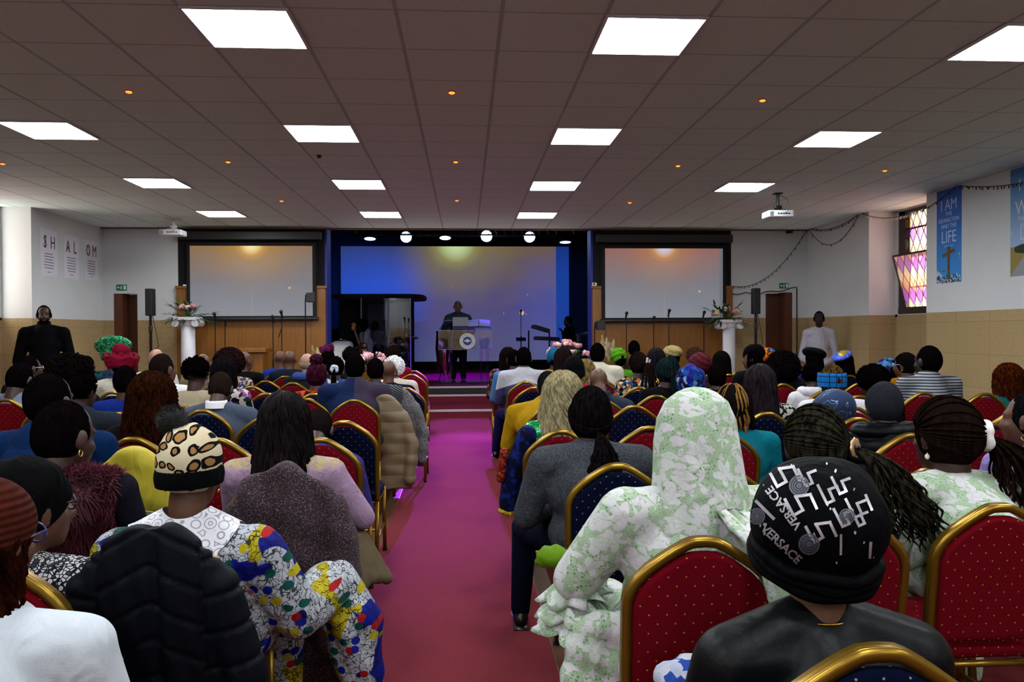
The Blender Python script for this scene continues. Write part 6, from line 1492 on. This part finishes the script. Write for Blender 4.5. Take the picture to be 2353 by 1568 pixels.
# mint lace headscarf
def scarf(hc, R, s, rt):
    shell_hair(hc, R, s, hairm(HB), rt); rings = []; n = 96; rr = random.Random(4)
    prof = [(.172, .004, .004, -.03), (.168, .030, .03, -.03), (.156, .058, .055, -.03), (.128, .092, .088, -.025), (.075, .115, .112, -.02), (.0, .126, .124, -.022), (-.08, .132, .128, -.035), (-.16, .142, .135, -.05), (-.22, .15, .14, -.06), (-.275, .155, .14, -.065), (-.30, .158, .14, -.066)]
    for k, (z, ax, ay, cy) in enumerate(prof):
        f = k/10; ring = []
        for i in range(n):
            a = 2*PI*i/n; fold = 1+(.012+.06*max(0, f-.3))*math.sin(i*2*PI*9/n+1.5*math.sin(f*4))+.02*math.sin(i*2*PI*4/n+f*6)
            y = cy+ay*math.sin(a)*fold; y = min(y, .055) if f > .25 else y
            ring.append(hc+Vector((ax*math.cos(a)*fold+.012*f, y, z+(.02*math.sin(i*2*PI*5/n) if k > 8 else 0))))
        rings.append(ring)
    o = MB().loft(rings, caps=False); o.add(rings[0], [tuple(range(n))]); ob = o.build('headscarf', M_LACE, rt, True)
    so = ob.modifiers.new('cloth_thickness', 'SOLIDIFY'); so.thickness = .004
    m = MB(); tr = []
    for k, (x, y, z, w) in enumerate(((.06, -.19, -.17, .05), (.085, -.26, -.195, .062), (.105, -.33, -.205, .066), (.115, -.375, -.23, .064), (.12, -.385, -.29, .055), (.128, -.385, -.35, .048), (.135, -.38, -.40, .03), (.137, -.378, -.42, .008))):
        tr.append([hc+Vector((x, y, z))+Vector((w*math.cos(i*PI/12), .004*math.sin(i*PI/12), 0))+Vector((0, (.010 if k > 2 else 0)*math.sin(i*1.3+k), (.010 if k < 3 else 0)*math.sin(i*1.3+k))) for i in range(24)])
    m.loft(tr).build('scarf_tail', M_LACE, ob, True)
def ruffle(hc, R, rt, J, sh):
    e = J['el'][0]; m = MB(); n = 72
    for q, (dz, L) in enumerate(((.01, .06), (-.04, .075), (-.085, .08))):
        c = e+Vector((.0, .02, -.02+dz)); rings = []
        for k in range(6):
            f = k/5; ring = []
            for i in range(n):
                a = 2*PI*i/n; rf = (.055+L*f*.75)*(1+.22*f*math.sin(a*7+q*1.3)+.08*f*math.sin(a*13+q)); ring.append(c+Vector((rf*math.cos(a), rf*.85*math.sin(a), -.055*f+.012*f*math.cos(a*7+q*1.3)+.008*f*math.sin(a*4))))
            rings.append(ring)
        m.loft(rings, caps=False)
    o = m.build('ruffled_cuff', M_LACE, rt, True); so = o.modifiers.new('cloth_thickness', 'SOLIDIFY'); so.thickness = .003
    g = MB(); g.ell(e+Vector((-.055, .10, .04)), (.06, .05, .035), None, 16, 10, lambda p: 1+.12*math.sin(9*p.x+7*p.z)); g.build('green_lining', cloth('#6f9a1c', .6), rt, True)
    p = MB(); cc = Vector((-.10, .0, .44))
    for k in range(10): p.cap(Vector((-.30+.055*k, -.03-.05*math.sin(k*.35), .63-.03*(k == 0))), Vector((-.37+.065*k, -.08+.02*math.sin(k*2), .12)), .05, .06)
    p.ell((0, .0, .58), (.20, .17, .12)); link('peplum', melt(p, .011, 5, disp=lambda c: .004*np.sin(c[:, 2]*70+c[:, 0]*20)), [M_LACE], rt)
CL = atZ(1615, 1243, .945)
A(1592, 893, CL.y+.31, 'm', (scarf, .047), M_LACE, 'person draped in mint green floral lace headscarf and dress', 'person in mint lace headscarf', None, hs=1.0, w=1.2, hips=(at(1560, 1300, CL.y+.3).x, CL.y+.30), el=[Vector((-.31, .04, .74)), Vector((.30, .10, .72))], wr=[Vector((-.22, .27, .66)), Vector((.12, .28, .66))], arm=1.28, legs=M_LACE, skirt=True, post=ruffle)
put_chair('red', CL.x, CL.y+.275, 0, 'red gold framed banquet chair under the person in mint lace headscarf')
# printed turban, leather jacket
M_LEATH = NT('black_leather'); M_LEATH.color('#07080a').rough(.42); M_LEATH.set(Specular_IOR_Level=.13); M_LEATH.bump(M_LEATH.noise(M_LEATH.co(), 70, 3)[0], .2, .006)
M_TURB = cloth('#05060b', .7, sheen=.0); TB = {}
def turban(hc, R, s, rt):
    o = wrap(hc, R, M_TURB, rt, (.130, .148, .132), (.0, -.035, .040), folds=7, amp=.022, tilt=-.7, name='turban', q=RX(-.25))
    c = hc+Vector((.0, -.035, .045)); m = MB()
    for q in range(3): m.tube([c+RX(.20+.05*q) @ Vector((.117*math.cos(a*PI/24), .133*math.sin(a*PI/24), -.072-.014*q+.003*math.sin(a*.8+q*2))) for a in range(49)], .013, 8)
    m.build('turban_band', M_TURB, o, True); TB['o'] = o; TB['root'] = rt
CT = atZ(2018, 1497, .945)
RT = A(1862, 1053, 1.56, 'l', (turban, .045), M_LEATH.m, 'person in black turban with silver lettering and leather jacket', 'person in black lettered turban', None, hs=.98, w=1.10, hips=(at(1905, 1500, 1.56).x, 1.56), lean=.0, arm=1.1, drop=.232, post=both(earring(-1, plain('#c9a050', .25, .9), .017), lambda hc, R, r, J, s: MB().tube([J['nk']+Vector((.066*math.cos(a*PI/16), .064*math.sin(a*PI/16)+.004, -.005)) for a in range(33)], .0025, 6).build('necklace', GOLD, r, True)))
put_chair('blue', CT.x, CT.y+.275, 0, 'blue gold framed banquet chair in the foreground under the lettered turban')
def decals():
    o = TB['o']; rt = TB['root']; o2 = Vector((0, 0, EYE))-rt.location
    bvh = BVHTree.FromPolygons([v.co.copy() for v in o.data.vertices], [tuple(p.vertices) for p in o.data.polygons])
    def put(name, polys, mat):
        m = MB()
        for poly in polys:
            vs = []
            for x, y in poly:
                d = Vector(ray(1600+x/2.215, 860+y/2.215)); h = bvh.ray_cast(o2, d.normalized())
                if h[0] is None: vs = None; break
                vs.append(h[0]+h[1]*.0016*(1 if h[1].dot(d) < 0 else -1))
            if vs and max((a-vs[0]).length for a in vs) < .08: m.add(vs, [tuple(range(len(vs)))])
        return m.build(name, mat, o, False, fix=False)
    def stroke(pts, w):
        P = []
        for (x0, y0), (x1, y1) in zip(pts[:-1], pts[1:]):
            L = math.hypot(x1-x0, y1-y0); n = max(1, int(L/12)); ux, uy = (x1-x0)/L, (y1-y0)/L; nx, ny = -uy*w/2, ux*w/2
            for k in range(n):
                a = -w/2/L+(1+w/L)*k/n; b = -w/2/L+(1+w/L)*(k+1)/n; xa, ya = x0+(x1-x0)*a, y0+(y1-y0)*a; xb, yb = x0+(x1-x0)*b, y0+(y1-y0)*b
                P.append([(xa+nx, ya+ny), (xb+nx, yb+ny), (xb-nx, yb-ny), (xa-nx, ya-ny)])
        return P
    def letters(s, size, ox, oy, ang):
        vs, fs = text_mesh(s, size, 0, 'LEFT', 1.02, 1.4); b = bmesh.new(); B = [b.verts.new(v) for v in vs]
        for f in fs:
            try: b.faces.new([B[i] for i in f])
            except ValueError: pass
        bmesh.ops.triangulate(b, faces=b.faces)
        for _ in range(2):
            e = [e for e in b.edges if e.calc_length() > 14]
            if e: bmesh.ops.subdivide_edges(b, edges=e, cuts=1)
        bmesh.ops.triangulate(b, faces=b.faces); c, s_ = math.cos(ang), math.sin(ang); out = []
        for f in b.faces: out.append([(ox+v.co.x*c+v.co.y*s_, oy+v.co.x*s_-v.co.y*c) for v in f.verts])
        b.free(); return out
    silver = plain('#a8a4aa', .35, .55, name='silver_print'); dim = plain('#3c3f4a', .5, name='grey_print')
    put('lettering', letters('VERSACE', 62, 328, 790, .76)[:], silver)
    put('lettering', letters('VERSACE', 62, 540, 772, math.atan2(-250, -190)), silver)
    key = []
    for ox, oy, sc in ((375, 480, 1.0), (455, 620, 1.05), (560, 760, 1.0)):
        q = [(0, 20), (40, 95), (85, 70), (50, 5), (120, -25+20), (150, 60)]
        key += stroke([(ox+x*sc, oy+y*sc) for x, y in q], 15)
    for ox, oy, sc in ((520, 490, .9), (620, 570, 1.0), (690, 530, .9), (760, 640, 1.0), (790, 700, .8), (700, 690, .95)):
        q = [(0, 0), (45, 90), (80, 75), (55, 20), (95, 5)]
        key += stroke([(ox+x*sc, oy+y*sc) for x, y in q], 14)
    key += stroke([(300, 640), (395, 735)], 16)+stroke([(735, 820), (735, 915)], 12)+stroke([(330, 450), (360, 500)], 12)+stroke([(860, 620), (890, 690)], 14)+stroke([(885, 860), (880, 930)], 14)
    put('key_pattern', key, silver); rr = random.Random(8); d = []
    for i in range(120):
        x, y = rr.uniform(290, 900), rr.uniform(440, 960)
        k = (x*.72-y*.69) % 150
        if k > 32: continue
        w, h = rr.uniform(4, 10), rr.uniform(4, 16); d.append([(x, y), (x+w, y+w), (x+w-h*.4, y+w+h), (x-h*.4, y+h)])
    put('dash_pattern', d, silver); md = []
    for cx, cy, r in ((525, 570, 52), (575, 865, 54), (312, 725, 42), (765, 725, 40)):
        for q in range(24):
            a, b = 2*PI*q/24, 2*PI*(q+1)/24
            for r0, r1 in ((0, .3), (.36, .52), (.58, .74), (.80, 1.0)): md.append([(cx+r*r0*math.cos(a), cy+r*r0*math.sin(a)), (cx+r*r1*math.cos(a), cy+r*r1*math.sin(a)), (cx+r*r1*math.cos(b), cy+r*r1*math.sin(b)), (cx+r*r0*math.cos(b), cy+r*r0*math.sin(b))])
    put('medallions', md, dim)
decals()
p = atZ(1600, 1545, .5); o = MB().ell((0, 0, 0), (.10, .07, .05), None, 20, 12, lambda p: 1+.1*math.sin(8*p.x+5*p.y)).build('folded_scarf', ankara('delft', ['#b8c0d8', '#2a4aa0', '#c8ccd8'], 40), None, True)
o.location = at(1600, 1562, 1.75); tag(o, 'blue and white folded scarf at lap height left of leather jacket', 'scarf')
# other free chairs seen between heads
E_('blue', 790, 971, 'blue gold framed banquet chair, empty beside the aisle behind red one')
E_('red', 497, 1012, 'red gold framed banquet chair, empty left of the long black hair')
E_('blue', 612, 960, 'blue gold framed banquet chair before the long black hair')
E_('blue', 610, 877, 'blue gold framed banquet chair, empty below the oak lectern')
E_('blue', 612, 906, 'blue gold framed banquet chair, empty right of checked grey suit')
E_('red', 702, 918, 'red gold framed banquet chair, empty behind the burgundy bun')
E_('red', 950, 899, 'red gold framed chair at the aisle end of the front row', 0, .66)
c = E_('red', 304, 1052, 'red gold framed banquet chair under the yellow jacket')
# ------------------------------------------------------------------ coats on chair backs
def coat(px, py, label, mat, w=.25, top=.985, bot=.33, sleeves=True, disp=None, th=.055, seed=1, cat='coat', name='draped_coat', vox=.011, rz=0):
    c = atZ(px, py, top); t = thing(name, label, cat, (c.x, c.y+.28, 0), rz); m = MB(); bx = -.235
    rings = []
    for k in range(18):
        u = k/17; d0 = (top-bot)*(1-math.cos(u*PI/2)) if k < 17 else top-bot; z = top-d0; a = w*min(1, d0/.22+.003)**.42*(1+.05*max(0, d0-.22))
        y = -.205-.14*(z-.44)-.02; d = th*min(1, .55+d0*3)
        rings.append([Vector((a*math.copysign(abs(math.cos(2*PI*i/32))**.75, math.cos(2*PI*i/32)), y+d*math.copysign(abs(math.sin(2*PI*i/32))**.75, math.sin(2*PI*i/32)), z)) for i in range(32)])
    m.loft(rings)
    if sleeves:
        for s in (-1, 1): m.cap((s*(w*.74), -.285, top-.17), (s*(w*.98), -.265, top-.42), .048, .058); m.cap((s*(w*.98), -.265, top-.42), (s*(w*.94), -.25, bot+.08), .058, .05)
    link('coat_body', melt(m, vox, 4, disp=disp), [mat], t); return t
def quilt(c):
    x, z = c[:, 0], c[:, 2]; ax = np.abs(x); side = ax > .135
    ph = np.where(side, z-.25*ax+.03, z+.55*ax); g = np.abs(np.sin(np.pi*ph/.10)); d = -.009*np.exp(-(g/.22)**2)
    d += -.010*np.exp(-((ax-.135)/.008)**2)-.012*np.exp(-((x-.02)/.014)**2)+.010*np.exp(-((x-.055)/.03)**2)
    return d+.002*np.sin(x*90+z*25)
def folds_(k, a=.012): return lambda c: a*np.sin(c[:, 0]*k+1.5*np.sin(c[:, 2]*7))+.004*np.sin(c[:, 2]*40+c[:, 0]*17)
M_NYL = NT('navy_black_nylon'); M_NYL.color('#070910').rough(.55); M_NYL.set(Specular_IOR_Level=.07); M_NYL.bump(M_NYL.noise(M_NYL.co(), 30, 3)[0], .3, .01)
coat(354, 1200, 'black quilted puffer coat over chair of the leopard beanie', M_NYL.m, .238, 1.0, .28, disp=quilt, vox=.008)
M_PLUM = NT('plum_boucle'); _v = M_PLUM.co(); M_PLUM.color(M_PLUM.mix(M_PLUM.step(M_PLUM.noise(_v, 190, 2)[0], .52, .66), '#1f0f18', '#6a525a')).rough(.95); M_PLUM.bump(M_PLUM.noise(_v, 170, 2)[0], .8, .008)
coat(652, 1068, 'plum flecked wool coat over chair of long black hair', M_PLUM.m, .25, .995, .10, disp=folds_(38, .014), vox=.009)
M_YEL = NT('yellow_cotton'); M_YEL.color(M_YEL.mix(M_YEL.noise(M_YEL.co(), 12, 2)[0], '#958812', '#a4961c')).rough(.75); M_YEL.bump(M_YEL.noise(M_YEL.co(scale=(1, 1, .4)), 12, 3, .5, 1)[0], .7, .03)
yc = coat(306, 1030, 'mustard yellow parka with fur trim over a chair', M_YEL.m, .225, 1.0, .40, disp=folds_(24, .010), vox=.011)
rr = random.Random(3); P = [((-.235+rr.uniform(-.015, .015), -.27+rr.uniform(-.03, .03), rr.uniform(.42, .72)), (-1, -.3, 0)) for _ in range(300)]
fuzz(None, 0, 900, .045, plain('#6a5a44', .9, name='brown_fur'), yc, 'fur_trim', 3, pts=P)
MB().tube([(-.02, -.352, .735), (.06, -.352, .74), (.14, -.342, .725)], .004, 6).build('reflective_piping', plain('#6a6a72', .4), yc)
M_BEI = NT('beige_quilted'); _z = M_BEI.sep(M_BEI.co())[2]; M_BEI.color('#6a5a42').rough(.6); M_BEI.bump(M_BEI.m_('ABSOLUTE', M_BEI.m_('SINE', M_BEI.m_('MULTIPLY', _z, 34))), .25, .02)
coat(880, 908, 'beige quilted coat hanging on aisle chair under pinstriped person', M_BEI.m, .24, .97, .16, disp=folds_(30, .008), vox=.014)
M_TWE = NT('grey_tweed'); M_TWE.color(M_TWE.mix(M_TWE.step(M_TWE.noise(M_TWE.co(), 150, 2)[0], .45, .6), '#3a3a3c', '#77757a')).rough(.95)
coat(915, 893, 'grey tweed coat hanging on aisle chair below the black blazer', M_TWE.m, .23, .97, .22, disp=folds_(30, .008), vox=.014)
t = thing('draped_jacket', 'taupe jacket hanging at aisle side below plum coat', 'jacket', at(835, 1300, 3.25)); m = MB(); o = t.location
a_, b_ = at(812, 1240, 3.25)-o, at(842, 1345, 3.20)-o
for k in range(5): m.cap(a_+Vector((.012*k-.02, .02*k, 0)), b_+Vector((.03*k-.05, .03*k, -.01*math.sin(k*2))), .022, .03)
link('jacket_cloth', melt(m, .008, 4), [cloth('#75674f')], t)
# ------------------------------------------------------------------ standing people and the band
p = at(101, 721, 10.7); A_ = person((p.x, 10.7, p.z-.02), 'person standing by left wall in long dark coat, arms folded low', 'd', cloth('#0c0c10'), '#0b0b0e', 1.25, 1.08, rz=PI+.35, pose='stand', lean=.02, voxel=.012, face=True, group='people standing along the side walls', el=[Vector((-.31, -.02, 1.13)), Vector((.31, -.02, 1.13))], wr=[Vector((-.06, .22, 1.02)), Vector((.06, .20, .99))], arm=1.25, hy=.15)
shell_hair(A_[1], A_[2], 1.08, hairm(HB, None, .8), A_[0]); MB().ell(A_[1]+A_[2] @ Vector((0, .055, -.075)), (.058, .048, .05), A_[2], 16, 12).build('beard', hairm(HB, None, .8), A_[0], True); collar(cloth('#15151a'), .075, .06, 'coat_collar')(A_[1], A_[2], A_[0], A_[4], A_[3])
m = MB(); J = A_[4]
for k in range(9): 
    a = 2*PI*k/9; m.cap(J['hip']+Vector((.12*math.cos(a), .08*math.sin(a), .1)), Vector((.16*math.cos(a), .11*math.sin(a), .45)), .09, .09)
link('coat_skirt', melt(m, .02, 6), [cloth('#0c0c10')], A_[0])
p = at(1882, 730, 12.0); B_ = person((p.x, 12.0, p.z-.02), 'person standing by right wall in long white tunic, hands clasped', 'k', cloth('#b9b8c4'), '#a9a8b4', 1.02, 1.0, rz=PI-.4, pose='stand', lean=.02, voxel=.012, face=True, group='people standing along the side walls', el=[Vector((-.26, -.04, 1.06)), Vector((.26, -.04, 1.06))], wr=[Vector((-.05, .20, .95)), Vector((.05, .19, .93))], hy=-.1)
shell_hair(B_[1], B_[2], 1.0, hairm(HB, None, .8), B_[0]); m = MB(); J = B_[4]
for k in range(9):
    a = 2*PI*k/9; m.cap(J['hip']+Vector((.10*math.cos(a), .07*math.sin(a), .1)), Vector((.13*math.cos(a), .09*math.sin(a), .50)), .08, .08)
link('tunic_skirt', melt(m, .02, 6), [cloth('#b9b8c4')], B_[0])
PY = 16.98; p = at(1052, 693, PY); K_ = person((p.x, PY, p.z-.125), 'person preaching behind acrylic pulpit in dark teal tunic', 'l', cloth('#3e5660'), '#1b1a20', 1.25, 1.15, rz=PI, floor=SZ, pose='stand', lean=.03, voxel=.012, face=True, hp=.35, group='people on the stage', el=[Vector((-.33, .06, 1.10)), Vector((.33, .06, 1.10))], wr=[Vector((-.20, .32, 1.12)), Vector((.24, .30, 1.14))], arm=1.15)
glasses('#9a8a70')(K_[1], K_[2], K_[0]); J = K_[4]; m = MB()
m.cap(J['hip']+Vector((-.06, 0, .1)), J['hip']+Vector((-.07, 0, -.13)), .15, .155); m.cap(J['hip']+Vector((.06, 0, .1)), J['hip']+Vector((.07, 0, -.13)), .15, .155); link('tunic_hem', melt(m, .014, 6), [cloth('#3e5660')], K_[0]); MB().bb((-.018, .125, J['top'].z-.22), (.018, .150, J['top'].z+.0)).build('placket', cloth('#10161a'), K_[0])
def band_member(px, cy, Y, label, top, sk='k', hair=True, rz=0, hp=.2, zf=SZ, **k):
    p = at(px, cy, Y); r = person((p.x, Y, p.z-.125), label, sk, top, '#101014', 1.0, 1.0, rz=rz, floor=SZ, voxel=.016, hp=hp, group='people on the stage', lean=.08, **k)
    if hair: shell_hair(r[1], r[2], 1.0, hairm(HB, None, .8), r[0])
    t = thing('stool', 'black round stool under the '+label.split('person ')[1][:40].rsplit(' ', 1)[0], 'stool', (r[0].location.x, r[0].location.y, SZ)); MB().tube([(0, 0, .42), (0, 0, .47)], [.17, .17], 20).build('seat', M_BLK, t, True)
    for q in range(4): MB().tube([(.08*math.cos(q*PI/2), .08*math.sin(q*PI/2), .42), (.16*math.cos(q*PI/2), .16*math.sin(q*PI/2), 0)], .012, 6).build('leg', M_BLKM, t)
    return r
g_ = band_member(833, 736, 17.2, 'person playing guitar on stage in pale patterned shirt', cloth('#8f93a8'), rz=PI*.6, hp=.6)
hang(g_[1], g_[2], 1.0, hairm(HB), g_[0], L=.12, vol=.03, n=60)
d_ = band_member(862, 738, 20.05, 'person in white tee drumming inside the booth', cloth('#9a9a9c'), rz=PI, hp=.1)
k_ = band_member(1304, 727, 18.3, 'person at keyboards with hand raised to face', cloth('#15161c'), rz=PI/2+.3, hp=.25, el=[Vector((-.24, .24, .84)), Vector((.26, .1, .75))], wr=[Vector((-.07, .24, 1.08)), Vector((.1, .3, .68))])
put_chair('red', k_[0].location.x+.35, k_[0].location.y, PI/2, 'red gold framed banquet chair on stage behind the keyboard player').location.z = SZ
a = at(814, 757, 16.9); b_ = at(828, 800, 16.9); t = thing('bass_guitar', 'brown guitar with long neck held on stage by the drums', 'guitar', a); q = b_-a
MB().tube([(0, 0, 0), q*1.0], .022, 8).build('neck', plain('#5a3a22', .4), t); MB().box((-.01, 0, .06), (.07, .03, .16), RY(.2)).build('headstock', plain('#7a5230', .4), t, bevel=.008)
m = MB().ell(q*1.25, (.15, .04, .17)).ell(q*1.25+Vector((.02, 0, .13)), (.11, .04, .10)); link('guitar_body', melt(m, .012, 4), [plain('#4a1c10', .25)], t)
for k in range(4): MB().tube([(.035*(-1)**k, -.02, .02+.03*k), (.055*(-1)**k, -.02, .02+.03*k)], .008, 6).build('tuning_peg', GOLD, t)
bpy.data.scenes.remove(TS)
for k in ('red', 'blue'):
    if PROTO[k]['label'] == 'x': print('unused proto', k)
print('OBJECTS', len(col.objects), 'CHAIRS', len(CHAIRS))
